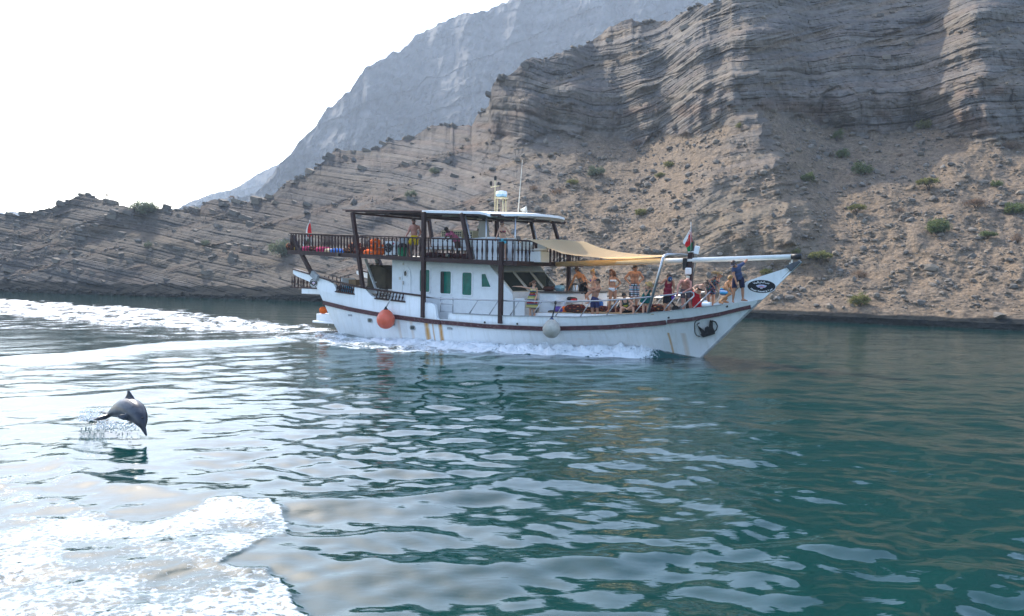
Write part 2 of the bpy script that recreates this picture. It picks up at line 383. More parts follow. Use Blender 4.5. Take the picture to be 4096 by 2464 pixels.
# ------------------------------------------------------------------ the high far mountain in the haze, and a farther ridge
def far_ridge(name, crest, base_y, depth, nc, nr, seed, flute, px0, px1, top_slope=1.5, jagamp=10):
    p = np.linspace(px0, px1, nc); y1 = interp(p, crest)
    y1 = y1 - jagamp * (hash1(np.floor(p / 13 + 1.5 * perlin(p / 40, 0.2)), seed) - 0.5) - jagamp * 0.7 * fbm(p / 30, seed, octs=3)
    t = np.linspace(0, 1, nr)[:, None]
    YY = base_y + (y1 - base_y)[None, :] * t; PP = np.broadcast_to(p, YY.shape)
    E = (np.array([horizon(a) for a in p])[None, :] - YY) / FPX
    sl = np.maximum(top_slope + 1.0 * fbm(PP / 180, YY / 70, seed + 0.5, octs=3), E + 0.35)
    dd = depth * np.exp(np.cumsum(np.diff(E, axis=0, prepend=E[:1]) / (sl - E), axis=0))
    for _ in range(6): dd[:, 1:-1] = 0.25 * dd[:, :-2] + 0.5 * dd[:, 1:-1] + 0.25 * dd[:, 2:]
    sc = depth / 600.0
    dip = YY + 0.42 * (PP - 1500)
    warp = PP + 30 * perlin(PP / 90, YY / 90, seed + 2) + 0.18 * (YY - 500)
    fl = fbm(warp / 150, YY / 900, seed + 1, octs=5, gain=0.6)
    ridged = 1 - 2 * np.abs(perlin(warp / 85, YY / 600, seed + 4)) - np.abs(perlin(warp / 33, YY / 300, seed + 5))
    dd = dd - flute * sc * (16 * fl + 1.5 * ridged) - sc * 3.5 * fbm(PP / 22, YY / 30, seed + 7, octs=4)
    kb = np.floor(dip / 34 + 0.6 * fbm(PP / 120, YY / 120, seed + 8, octs=2)); dd = dd - sc * 5 * hash1(kb + 900, seed % 50)
    W = C_ + dd[..., None] * (F_ + ((PP - PW/2)/FPX)[..., None] * R_ - ((YY - PH/2)/FPX)[..., None] * U_)
    l = np.linalg.norm(W[-1][:, :2], axis=1); dr = W[-1][:, :2] / l[:, None]
    tb = np.linspace(0, 1, 10)[1:, None]
    bk = np.concatenate([((l[None] + tb * depth * 0.5)[..., None]) * dr[None], (W[-1][:, 2][None] - tb ** 1.2 * (W[-1][:, 2] + 2)[None])[..., None]], -1)
    A = np.concatenate([W, bk], 0)
    me = mesh_np(name, A.reshape(-1, 3), grid_faces(A.shape[0], nc))
    return me
FAR_CREST = [(600,850),(720,832),(860,800),(960,786),(1010,775),(1062,735),(1092,690),(1120,652),(1165,610),(1200,560),(1250,522),(1285,470),(1310,424),(1330,428),(1380,372),(1400,365),(1440,302),(1462,267),(1500,250),(1540,230),(1565,205),(1610,200),(1640,165),(1665,138),(1700,122),(1730,110),(1770,84),(1870,45),(1885,52),(1920,40),(1950,44),(1990,20),(2040,0),(2200,-70),(2500,-170),(3000,-260),(3600,-300)]
far_me = far_ridge('far_mountain', FAR_CREST, 900.0, 560.0, 440, 180, 21, 1.0, 560, 3600, 1.7, 9)
nt = NT('pale_far_rock'); v = nt.coord('Object')
nf = nt.math('ADD', nt.math('MULTIPLY', nt.noise(v, 0.05, 8, 0.65), 0.55), nt.math('MULTIPLY', nt.noise(nt.coord('Object', (0.25, 0.1, 1.0), rot=(0, 0.38, 0)), 0.09, 5, 0.6), 0.45))
nt.bsdf(Base__Color=nt.ramp(nf, [(0.38, (0.05, 0.047, 0.044)), (0.62, (0.14, 0.13, 0.118))]), Roughness=0.95, Specular__IOR__Level=0.15, Normal=nt.bump(nt.noise(v, 0.12, 8, 0.7), 0.3, 3.0))
M_FAR = nt.m
tag(link('far_mountain', far_me, M_FAR), kind='structure')
RIDGE_CREST = [(560,900),(680,850),(760,808),(850,775),(930,757),(975,735),(1012,706),(1060,680),(1100,660),(1200,640),(1400,640)]
tag(link('distant_ridge', far_ridge('distant_ridge', RIDGE_CREST, 920.0, 1000.0, 200, 60, 37, 0.5, 560, 1400, 1.2, 5), M_FAR), kind='structure')
CAPE_CREST = [(-500,880),(-200,862),(0,848),(20,853),(50,846),(70,848),(110,862),(300,900)]
tag(link('distant_cape', far_ridge('distant_cape', CAPE_CREST, 960.0, 1150.0, 120, 30, 53, 0.4, -500, 300, 1.0, 3), M_FAR), kind='structure')

# ------------------------------------------------------------------ rocks lying on the scree: the largest as things, the small ones as one mass of rubble
def rock_verts(seed, flat=0.7):
    r = np.random.RandomState(seed)
    b = bmesh.new(); bmesh.ops.create_icosphere(b, subdivisions=1, radius=1.0)
    v = np.array([x.co[:] for x in b.verts]); f = np.array([[x.index for x in fc.verts] for fc in b.faces]); b.free()
    for _ in range(7):                                  # chop flat faces off the ball
        n = r.normal(size=3); n /= np.linalg.norm(n); c = 0.45 + 0.3 * r.rand()
        h = v @ n; v = v - np.outer(np.clip(h - c, 0, None), n)
    v = v * np.array([1.0, 0.75 + 0.3 * r.rand(), flat * (0.7 + 0.5 * r.rand())])
    return v, f
ROCKS = [rock_verts(100 + i) for i in range(14)]
rr = np.random.RandomState(3)
dens = TERR_SCREE * (sstep(0.85, 1.4, TERR[..., 2]))
clump = sstep(-0.25, 0.7, fbm(PXG / 110, Y / 60, 40.0, octs=4))
wgt = dens * (0.10 + clump) * lerp(0.35, 1.0, rightness) * (Y > -60) * (PXG > -250) * (PXG < 4350)
cdf = np.cumsum(wgt.ravel()); cdf /= cdf[-1]
NRK = 14500
idx = np.searchsorted(cdf, rr.rand(NRK)); rows_i, cols_i = np.unravel_index(idx, wgt.shape)
size_px = 2.05 * (1 - rr.rand(NRK)) ** (-1 / 1.9); size_px = np.minimum(size_px, 20)
pos = TERR[rows_i, cols_i]; dist = DEP[rows_i, cols_i]
# the boulders the photograph shows singly: (px, py, half width in px)
NAMED = [(3345,962,17,'grey squared boulder standing on the upper scree above the shrubs'),(3805,783,24,'pale flat topped boulder high on the right scree'),(3885,925,26,'large rounded grey boulder beside the low acacia on the right scree'),(3728,1080,34,'brown wedge shaped boulder lying alone low on the scree'),(3155,1196,26,'pale block shaped boulder just in front of the bow above the shore'),(3120,1188,18,'smaller tan boulder touching the pale block by the bow'),
    (3330,948,18,'broken grey rock halfway up the scree right of the spur'),(3267,1225,20,'brown boulder in the heap above the dark tide line'),(3320,1234,24,'broad tan slab rock in the heap above the dark tide line'),(3688,1218,13,'small square pale stone alone near the shore'),(3795,1250,16,'round brown stone near the dark tide line'),(3995,1268,36,'low wide boulder on the beach at the right of the picture'),(3930,1088,18,'flat pale slab on the lower scree at the right'),(3415,1125,20,'dark split boulder behind the dry bush'),(3100,1215,12,'small white stone on the beach beside the bow'),(3195,1150,14,'pale flat stone above the block by the bow'),(4090,775,26,'pale boulder at the right edge high on the scree'),(2420,890,22,'dark grey boulder on the upper scree above the sunshade'),(2345,868,14,'small dark boulder above the roof antenna'),
    (3610,985,12,'upright stone in the middle of the right scree'),(3660,1078,16,'flat tan rock beside the brown wedge shaped boulder'),(3500,1150,10,'little grey stone left of the lone square stone'),(3830,922,14,'grey rock left of the large rounded boulder'),(3925,888,16,'flat slab uphill of the large rounded boulder')]
nb = len(NAMED)
order = np.argsort(-size_px); size_px = size_px[order]; pos = pos[order]; dist = dist[order]
NSINGLE = 230
rock_meshes = []
def rock_mat(name, a, b2):
    n2 = NT(name); vv = n2.coord('Object')
    oi = n2.n('ShaderNodeObjectInfo').outputs['Random']
    base = n2.ramp(n2.noise(vv, 3.0, 8, 0.7), [(0.3, a), (0.7, b2)])
    base = n2.mix(1.0, base, n2.ramp(oi, [(0.0, (0.75, 0.76, 0.78)), (0.5, (1.0, 0.97, 0.93)), (1.0, (1.25, 1.15, 1.02))]), 'MULTIPLY')
    n2.bsdf(Base__Color=base, Roughness=0.95, Specular__IOR__Level=0.15, Normal=n2.bump(n2.noise(vv, 6, 8, 0.7), 0.6, 0.08)); return n2.m
M_BOULDER = rock_mat('boulder_rock', (0.14, 0.127, 0.112), (0.20, 0.175, 0.145))
for i in range(14):
    vv, ff = rock_verts(300 + i)
    b = bmesh.new(); [b.verts.new(c) for c in vv]; b.verts.ensure_lookup_table()
    [b.faces.new([b.verts[k] for k in f]) for f in ff]
    bmesh.ops.subdivide_edges(b, edges=b.edges[:], cuts=1, use_grid_fill=True)
    for k, x in enumerate(b.verts):
        x.co *= 1 + 0.07 * float(perlin(x.co.x * 3 + i, x.co.y * 3, x.co.z * 3))
    me = D.meshes.new('boulder'); b.to_mesh(me); b.free(); me.materials.append(M_BOULDER); rock_meshes.append(me)
def add_boulder(p, hw, label, group, k):
    o = link('boulder', rock_meshes[k % 14]); o.location = (p[0], p[1], p[2] + hw * 0.22)
    o.scale = (hw, hw * (0.8 + 0.3 * hash1(k, 2)), hw * (0.75 + 0.5 * hash1(k, 4)))
    o.rotation_euler = (0.25 * (hash1(k, 5) - 0.5), 0.5 * (hash1(k, 6) - 0.5), 6.28 * hash1(k, 7))
    tag(o, label, 'boulder', group)
for i, (bx_, by_, hw, lab) in enumerate(NAMED):
    p = terrain_at(bx_, by_); add_boulder(p, hw * p[1] / FPX, lab, 'boulders on the scree slope', i)
for i in range(NSINGLE):
    z = pos[i][2]
    qx, qy = PXG[rows_i[order[i]], cols_i[order[i]]], Y[rows_i[order[i]], cols_i[order[i]]]
    big = 'large' if size_px[i] > 18.5 else 'mid sized' if size_px[i] > 12 else 'small'
    where = ('on the banded slope left of the boat' if qx < 1150 else 'on the slope behind the boat' if qx < 2050 else 'in the shaded gully' if qx < 2500 else 'on the spur behind the sunshade' if qx < 3050 else 'on the upper right scree under the cliff' if qy < 750 else 'on the middle of the right scree' if qy < 1020 else 'on the low scree near the tide line')
    lab = '%s loose rock lying %s' % (big, where)
    add_boulder(pos[i], size_px[i] * dist[i] / FPX, lab, 'loose rocks scattered on the stony slope', i + 40)
# dark wet stones along the left shore
shore_rocks = []
for i in range(420):
    sx = -200 + 3000 * rr.rand() ** 0.9; sy = float(interp(sx, SHORE)) - 2 - 16 * rr.rand() ** 2
    p = terrain_at(sx, sy); shore_rocks.append((p, (3 + 9 * rr.rand() ** 3) * p[1] / FPX))
def rubble(name, items, mat):
    Vs, Fs, Cs = [], [], []; o = 0
    for k, (p, s) in enumerate(items):
        v, f = ROCKS[k % 14]; a = 6.28 * hash1(k, 9); ca, sa = math.cos(a), math.sin(a)
        tl = 0.7 * (hash1(k, 10) - 0.5)
        w = v * s * np.array([1, 0.8 + 0.4 * hash1(k, 12), 0.8 + 0.5 * hash1(k, 11)])
        w = w @ np.array([[1, 0, 0], [0, math.cos(tl), -math.sin(tl)], [0, math.sin(tl), math.cos(tl)]])
        w = w @ np.array([[ca, -sa, 0], [sa, ca, 0], [0, 0, 1]]) + np.asarray(p) + np.array([0, 0, s * 0.2])
        Vs.append(w); Fs.append(f + o); o += len(v)
        g = 0.68 + 0.65 * hash1(k, 13) ** 1.4; t = hash1(k, 14)
        Cs.append(np.tile(lerp(np.array((0.165, 0.15, 0.132)), np.array((0.20, 0.152, 0.105)), t) * g, (len(v), 1)))
    me = mesh_np(name, np.concatenate(Vs), np.concatenate(Fs)); attr_c(me, 'tint', np.concatenate(Cs))
    return tag(link(name, me, mat), kind='stuff')
n2 = NT('rubble_rock'); vv = n2.coord('Object')
n2.bsdf(Base__Color=n2.mix(1.0, attrib(n2, 'tint').outputs['Color'], n2.ramp(n2.noise(vv, 4, 6, 0.7), [(0.3, (0.75, 0.75, 0.75)), (0.7, (1.2, 1.2, 1.2))]), 'MULTIPLY'), Roughness=0.95, Specular__IOR__Level=0.15)
rubble('rubble', [(pos[i], size_px[i] * dist[i] / FPX) for i in range(NSINGLE, NRK)], n2.m)
n3 = NT('wet_shore_stone'); vv = n3.coord('Object')
n3.bsdf(Base__Color=n3.ramp(n3.noise(vv, 1.2, 6, 0.7), [(0.35, (0.012, 0.013, 0.013)), (0.7, (0.05, 0.049, 0.046))]), Roughness=0.9, Specular__IOR__Level=0.08)
rubble('shore_stones', shore_rocks, n3.m)

# blocks of the broken beds, standing proud of the slope
slab_meshes = []
for i in range(8):
    b = bmesh.new(); bmesh.ops.create_cube(b, size=2.0); bmesh.ops.subdivide_edges(b, edges=b.edges[:], cuts=1, use_grid_fill=True)
    for x in b.verts:
        k = [perlin(x.co.x * 1.3 + 7 * i, x.co.y * 1.3, x.co.z * 1.3 + j * 5) for j in range(3)]; x.co += Vector([float(q) * 0.16 for q in k])
    me = D.meshes.new('rock_slab'); b.to_mesh(me); b.free(); me.materials.append(M_BOULDER); slab_meshes.append(me)
rs4 = np.random.RandomState(91)
wl = STR * (Y > -20) * (PXG > -150) * (PXG < 4200) * (ZZ > 1.2) * lerp(1.0, 0.35, rightness) * (0.15 + np.exp(-((Y - yc[None, :]) / 26) ** 2) * 0.25 * (PXG < 2400))
cd2 = np.cumsum(wl.ravel()); cd2 /= cd2[-1]
ii = np.searchsorted(cd2, rs4.rand(290)); ri, ci = np.unravel_index(ii, wl.shape)
for k, (r_, c_) in enumerate(zip(ri, ci)):
    p = TERR[r_, c_]; sc_ = DEP[r_, c_] / FPX; w_ = (7 + 12 * rs4.rand() ** 2) * sc_; h_ = w_ * (0.32 + 0.3 * rs4.rand())
    o = link('rock_slab', slab_meshes[k % 8], None, mountainside); o.location = tuple(p + np.array([0, 0.15 * w_, 0.1 * h_]))
    o.scale = (w_, w_ * 0.8, h_); o.rotation_euler = (0.1 * rs4.normal(), math.atan(s_img[c_]) + 0.05 * rs4.normal(), 0.4 * rs4.normal())
# ------------------------------------------------------------------ the sea: one sheet with real waves, finer near the camera
rng = np.random.RandomState(5)
AZ = np.radians(np.linspace(-44, 44, 640))
NRW = 640
inv = np.linspace(1 / 150.0, 1 / 5.0, NRW)
RR = np.concatenate([1 / inv, 1 / np.linspace(1 / 4.9, 1 / 0.8, 30)])
XX = RR[:, None] * np.sin(AZ)[None, :]; YYw = RR[:, None] * np.cos(AZ)[None, :]
dR = np.gradient(RR)[:, None] * -1
WAVES = []
for i in range(76):
    lam = 0.28 * (3.6 / 0.28) ** ((i + rng.rand()) / 76)
    th = math.radians(90 + 15 + rng.normal() * 52)              # travel direction, mostly towards / away from the camera
    WAVES.append((lam, math.cos(th), math.sin(th), rng.rand() * 6.283))
def wave_height(X, Yv, dr=None, calm=1.0):
    H = np.zeros_like(X)
    for lam, cx, cyy, ph in WAVES:
        k = 2 * math.pi / lam
        a = 0.00255 * lam * (0.58 if lam > 1.6 else 1.1 if lam > 0.8 else 1.1)
        w = 1.0 if dr is None else sstep(lam / 2.2, lam / 4.5, np.abs(dr))
        s = np.sin(k * (X * cx + Yv * cyy) + ph + 0.9 * np.sin(0.13 * X + 0.21 * Yv + ph * 3))
        H = H + a * w * s
    return H * calm
# calmer and rougher patches
wp, wq, _ = project(np.stack([XX.ravel(), YYw.ravel(), 0 * XX.ravel()], -1)); wp = wp.reshape(XX.shape); wq = wq.reshape(XX.shape)
calm = 0.9 + 0.45 * fbm(XX / 9, YYw / 6, 2.0, octs=3) - 0.35 * sstep(1500, 500, wp) * sstep(2200, 1500, wq)
calm = np.clip(calm, 0.35, 1.5) * (1 - 0.62 * np.exp(-((wp - 500) / 300) ** 2 - ((wq - 1800) / 150) ** 2))
HW = wave_height(XX, YYw, dR, calm)
# swell of the wake: a few long low waves running off the boat
for (p0, p1, amp, wid) in (((0, 1440), (1300, 1340), 0.16, 0.9), ((0, 1610), (620, 1560), 0.10, 0.55), ((260, 1790), (640, 1975), 0.05, 0.25), ((900, 2010), (2200, 1930), 0.07, 0.5), ((1300, 2250), (2500, 2200), 0.06, 0.4), ((2900, 2000), (4000, 2330), 0.06, 0.6), ((2700, 1650), (4096, 1900), 0.06, 0.9)):
    a = water_pt(*p0)[:2]; b = water_pt(*p1)[:2]; dv = b - a; L = np.linalg.norm(dv); dv /= L
    s = (XX - a[0]) * dv[0] + (YYw - a[1]) * dv[1]; n = -(XX - a[0]) * dv[1] + (YYw - a[1]) * dv[0] + 0.5 * np.sin(s * 0.8)
    HW += amp * np.exp(-(n / wid) ** 2) * sstep(-L * 0.25, L * 0.15, s) * sstep(L * 1.25, L * 0.85, s)
# foam, and sky glitter painted as foam: polygons on the water plane with a soft edge
def in_poly(X, Yv, poly):
    ins = np.zeros(X.shape, bool); dist = np.full(X.shape, 1e9)
    P = [water_pt(*q)[:2] for q in poly]
    for (x0, y0), (x1, y1) in zip(P, P[1:] + P[:1]):
        cond = ((y0 > Yv) != (y1 > Yv)) & (X < (x1 - x0) * (Yv - y0) / (y1 - y0 + 1e-12) + x0)
        ins ^= cond
        t = np.clip(((X - x0) * (x1 - x0) + (Yv - y0) * (y1 - y0)) / ((x1 - x0) ** 2 + (y1 - y0) ** 2 + 1e-12), 0, 1)
        dist = np.minimum(dist, np.hypot(X - x0 - t * (x1 - x0), Yv - y0 - t * (y1 - y0)))
    return np.where(ins, dist, -dist)
FOAM_A = [(-900, 1900), (-300, 1880), (0, 1900), (160, 1960), (330, 2030), (520, 2090), (700, 2060), (830, 2010), (960, 1998), (1090, 2012), (1110, 2035), (1150, 2075), (1165, 2105), (1135, 2145), (1030, 2185), (930, 2235), (880, 2262), (960, 2272), (1060, 2280), (1130, 2318), (1165, 2345), (1150, 2375), (1190, 2420), (1240, 2452), (1210, 2520), (1300, 2700), (-900, 2700)]
FOAM_B = [(-900, 1650), (0, 1680), (250, 1690), (420, 1760), (560, 1900), (640, 2010), (480, 2100), (0, 2000), (-900, 2000)]
FOAM_C = [(-900, 1215), (-200, 1195), (40, 1192), (300, 1212), (620, 1232), (900, 1262), (1150, 1290), (1300, 1308), (1420, 1330), (1600, 1372), (1850, 1392), (2300, 1394), (2320, 1420), (2000, 1420), (1700, 1412), (1420, 1398), (1250, 1385), (1180, 1345), (1000, 1330), (700, 1318), (300, 1285), (0, 1262), (-900, 1275)]
GLITTER_D = [(-900, 1215), (0, 1200), (500, 1228), (1150, 1290), (1330, 1330), (1420, 1385), (1000, 1378), (500, 1352), (0, 1330), (-900, 1340)]  # sky glitter on the churned wake, painted in as thin foam
nzl = fbm(XX / 0.35, YYw / 0.35, 1.0, octs=4); nzb = fbm(XX / 1.6, YYw / 1.6, 4.0, octs=4)
fa = sstep(-0.06, 0.05, in_poly(XX, YYw, FOAM_A) + 0.07 * nzl) * np.clip(0.84 + 0.30 * nzb, 0, 1)
fa *= np.maximum(sstep(1720, 2160, wq + 170 * nzb + 90 * nzl), sstep(560, 900, wp))
fb = sstep(-0.3, 0.8, in_poly(XX, YYw, FOAM_B) + 0.4 * nzb) * np.clip(0.46 + 0.34 * nzb + 0.2 * nzl, 0, 0.8)
dc = in_poly(XX, YYw, FOAM_C)
fc = 1.2 * sstep(-1.0, 1.2, dc + 1.3 * fbm(XX / 3.5, YYw / 1.6, 6.0, octs=4)) * np.clip(0.86 + 0.7 * fbm(XX / 1.5, YYw / 0.9, 9.0, octs=5, gain=0.7), 0, 1)
fd = sstep(-1.5, 2.0, in_poly(XX, YYw, GLITTER_D) + 1.5 * fbm(XX / 4, YYw / 2, 16.0, octs=3)) * np.clip(0.64 + 0.5 * fbm(XX / 1.8, YYw / 1.1, 19.0, octs=4), 0, 0.85)
spl = np.exp(-(((wp - 430) / 130) ** 2 + ((wq - 1690) / 38) ** 2)) * np.clip(0.6 + 0.6 * nzl, 0, 1)
foam = np.clip(np.maximum(np.maximum(fa, fb), np.maximum(np.maximum(fc, fd), spl * 0.8)), 0, 1)
HW += fa * (0.010 + 0.016 * np.clip(nzl, -0.3, 1)) * (RR[:, None] < 25) + fc * 0.10 * np.clip(fbm(XX / 1.1, YYw / 1.1, 3.0, octs=4), -0.5, 1.2) + fb * 0.02 * nzl + 0.014 * np.exp(-((in_poly(XX, YYw, FOAM_A) + 0.07 * nzl - 0.05) / 0.07) ** 2) * sstep(600, 800, wp)
HW = HW * sstep(0.7, 1.6, RR)[:, None]
Vw = np.stack([XX, YYw, HW], -1).reshape(-1, 3)
me = mesh_np('sea_water', Vw, grid_faces(len(RR), len(AZ), True), True)
attr_f(me, 'foam', foam.ravel()); attr_f(me, 'ripple', (0.42 + 0.7 * sstep(1900, 2900, wp) * sstep(2300, 1500, wq) + 0.25 * sstep(1700, 1250, wq)).ravel())
nt = NT('sea_water'); v = nt.coord('Object')
af = attrib(nt, 'foam').outputs['Fac']
# ripples of several sizes
w1 = nt.noise(nt.coord('Object', (1.1, 2.6, 1), rot=(0, 0, 0.25)), 1.6, 3, 0.55, 0.4)
w2 = nt.noise(nt.coord('Object', (1.0, 2.4, 1), rot=(0, 0, -0.2)), 5.5, 3, 0.5, 0.6)
w3 = nt.noise(nt.coord('Object', (0.5, 1.1, 1), rot=(0, 0, 0.1)), 0.9, 2, 0.5, 0.3)
rip = attrib(nt, 'ripple').outputs['Fac']
hh = nt.math('MULTIPLY', rip, nt.math('ADD', nt.math('ADD', nt.math('MULTIPLY', w1, 0.55), nt.math('MULTIPLY', w2, 0.10)), nt.math('MULTIPLY', w3, 0.9)))
# lace of foam
l1 = nt.n('ShaderNodeTexVoronoi', Vector=nt.n('ShaderNodeVectorMath', _operation='ADD', i0=nt.coord('Object', (1, 1.25, 0)), i1=nt.n('ShaderNodeVectorMath', _operation='SCALE', i0=nt.n('ShaderNodeTexNoise', Vector=v, Scale=3.0, Detail=4).outputs['Color'], Scale=0.35).outputs[0]).outputs[0], Scale=7.0, _feature='DISTANCE_TO_EDGE').outputs['Distance']
n5 = nt.noise(nt.coord('Object', (1, 1.5, 1)), 11.0, 9, 0.74); n6 = nt.noise(v, 1.3, 5, 0.6)
lace = nt.math('SUBTRACT', nt.math('ADD', n5, nt.math('MULTIPLY', n6, 0.55)), nt.math('MULTIPLY', l1, 0.55))
thr = nt.math('SUBTRACT', 1.14, nt.math('MULTIPLY', af, 0.58))
fm = nt.math('MULTIPLY', nt.math('SUBTRACT', lace, thr), 5.0)
fm = nt.math('MULTIPLY', nt.math('MINIMUM', nt.math('MAXIMUM', fm, 0.0), 1.0), nt.math('MINIMUM', nt.math('MULTIPLY', af, 5.0), 1.0))
water = nt.n('ShaderNodeBsdfPrincipled', Base__Color=(0.0003, 0.0265, 0.0235), Roughness=0.035, IOR=1.38, Specular__IOR__Level=0.5, Normal=nt.bump(hh, 0.55, 0.055))
foamb = nt.n('ShaderNodeBsdfPrincipled', Base__Color=(0.70, 0.76, 0.80), Roughness=0.3, Specular__IOR__Level=0.5, Normal=nt.bump(nt.math('ADD', n5, lace), 0.7, 0.045))
mx = nt.n('ShaderNodeMixShader', Fac=fm)
nt.t.links.new(water.outputs[0], mx.inputs[1]); nt.t.links.new(foamb.outputs[0], mx.inputs[2]); nt.t.links.new(mx.outputs[0], nt.out.inputs[0])
M_WATER = nt.m
M_AERATED = M_WATER.copy(); M_AERATED.name = 'aerated_water'
for nd_ in M_AERATED.node_tree.nodes:
    if nd_.type == 'BSDF_PRINCIPLED' and nd_.inputs['Roughness'].default_value < 0.1: nd_.inputs['Base Color'].default_value = (0.002, 0.050, 0.050, 1); nd_.inputs['Roughness'].default_value = 0.12
    if nd_.type == 'BSDF_PRINCIPLED' and nd_.inputs['Roughness'].default_value > 0.2: nd_.inputs['Base Color'].default_value = (0.74, 0.77, 0.78, 1)
sea_water = link('sea_water', me, M_WATER); tag(sea_water, kind='structure')
# the rest of the sea, a coarse sheet out to the horizon, round the fine one and a little lower
bmw = bmesh.new()
ring0 = [(0.5 * math.cos(a), 0.5 * math.sin(a)) for a in np.linspace(0, 2 * math.pi, 49)[:-1]]
vs = []
for rad in (0.5, 20, 80, 300, 800, 1500):
    vs.append([bmw.verts.new((rad * math.cos(a), rad * math.sin(a), -0.35)) for a in np.linspace(0, 2 * math.pi, 65)[:-1]])
for r0, r1 in zip(vs, vs[1:]):
    for i in range(64): bmw.faces.new((r0[i], r1[i], r1[(i + 1) % 64], r0[(i + 1) % 64]))
me = D.meshes.new('open_sea'); bmw.to_mesh(me); bmw.free()
attr_f(me, 'foam', np.zeros(len(me.vertices))); attr_f(me, 'ripple', np.ones(len(me.vertices))); tag(link('open_sea', me, M_WATER), kind='structure')

# ------------------------------------------------------------------ the hazy air
def box_mesh(name, lo, hi):
    b = bmesh.new(); bmesh.ops.create_cube(b, size=1.0)
    for vv in b.verts: vv.co = Vector([lo[i] + (vv.co[i] + 0.5) * (hi[i] - lo[i]) for i in range(3)])
    me = D.meshes.new(name); b.to_mesh(me); b.free(); return me
nt = NT('hazy_air')
pv = nt.n('ShaderNodeVolumePrincipled', Color=(0.43, 0.51, 0.61), Density=HAZE_DENSITY, Anisotropy=0.2)
nt.t.links.new(pv.outputs[0], nt.out.inputs['Volume'])
if HAZE_DENSITY > 0:
    tag(link('haze', box_mesh('haze', (-1560, -1560, -2.6), (1560, 1560, 280)), nt.m), kind='stuff')
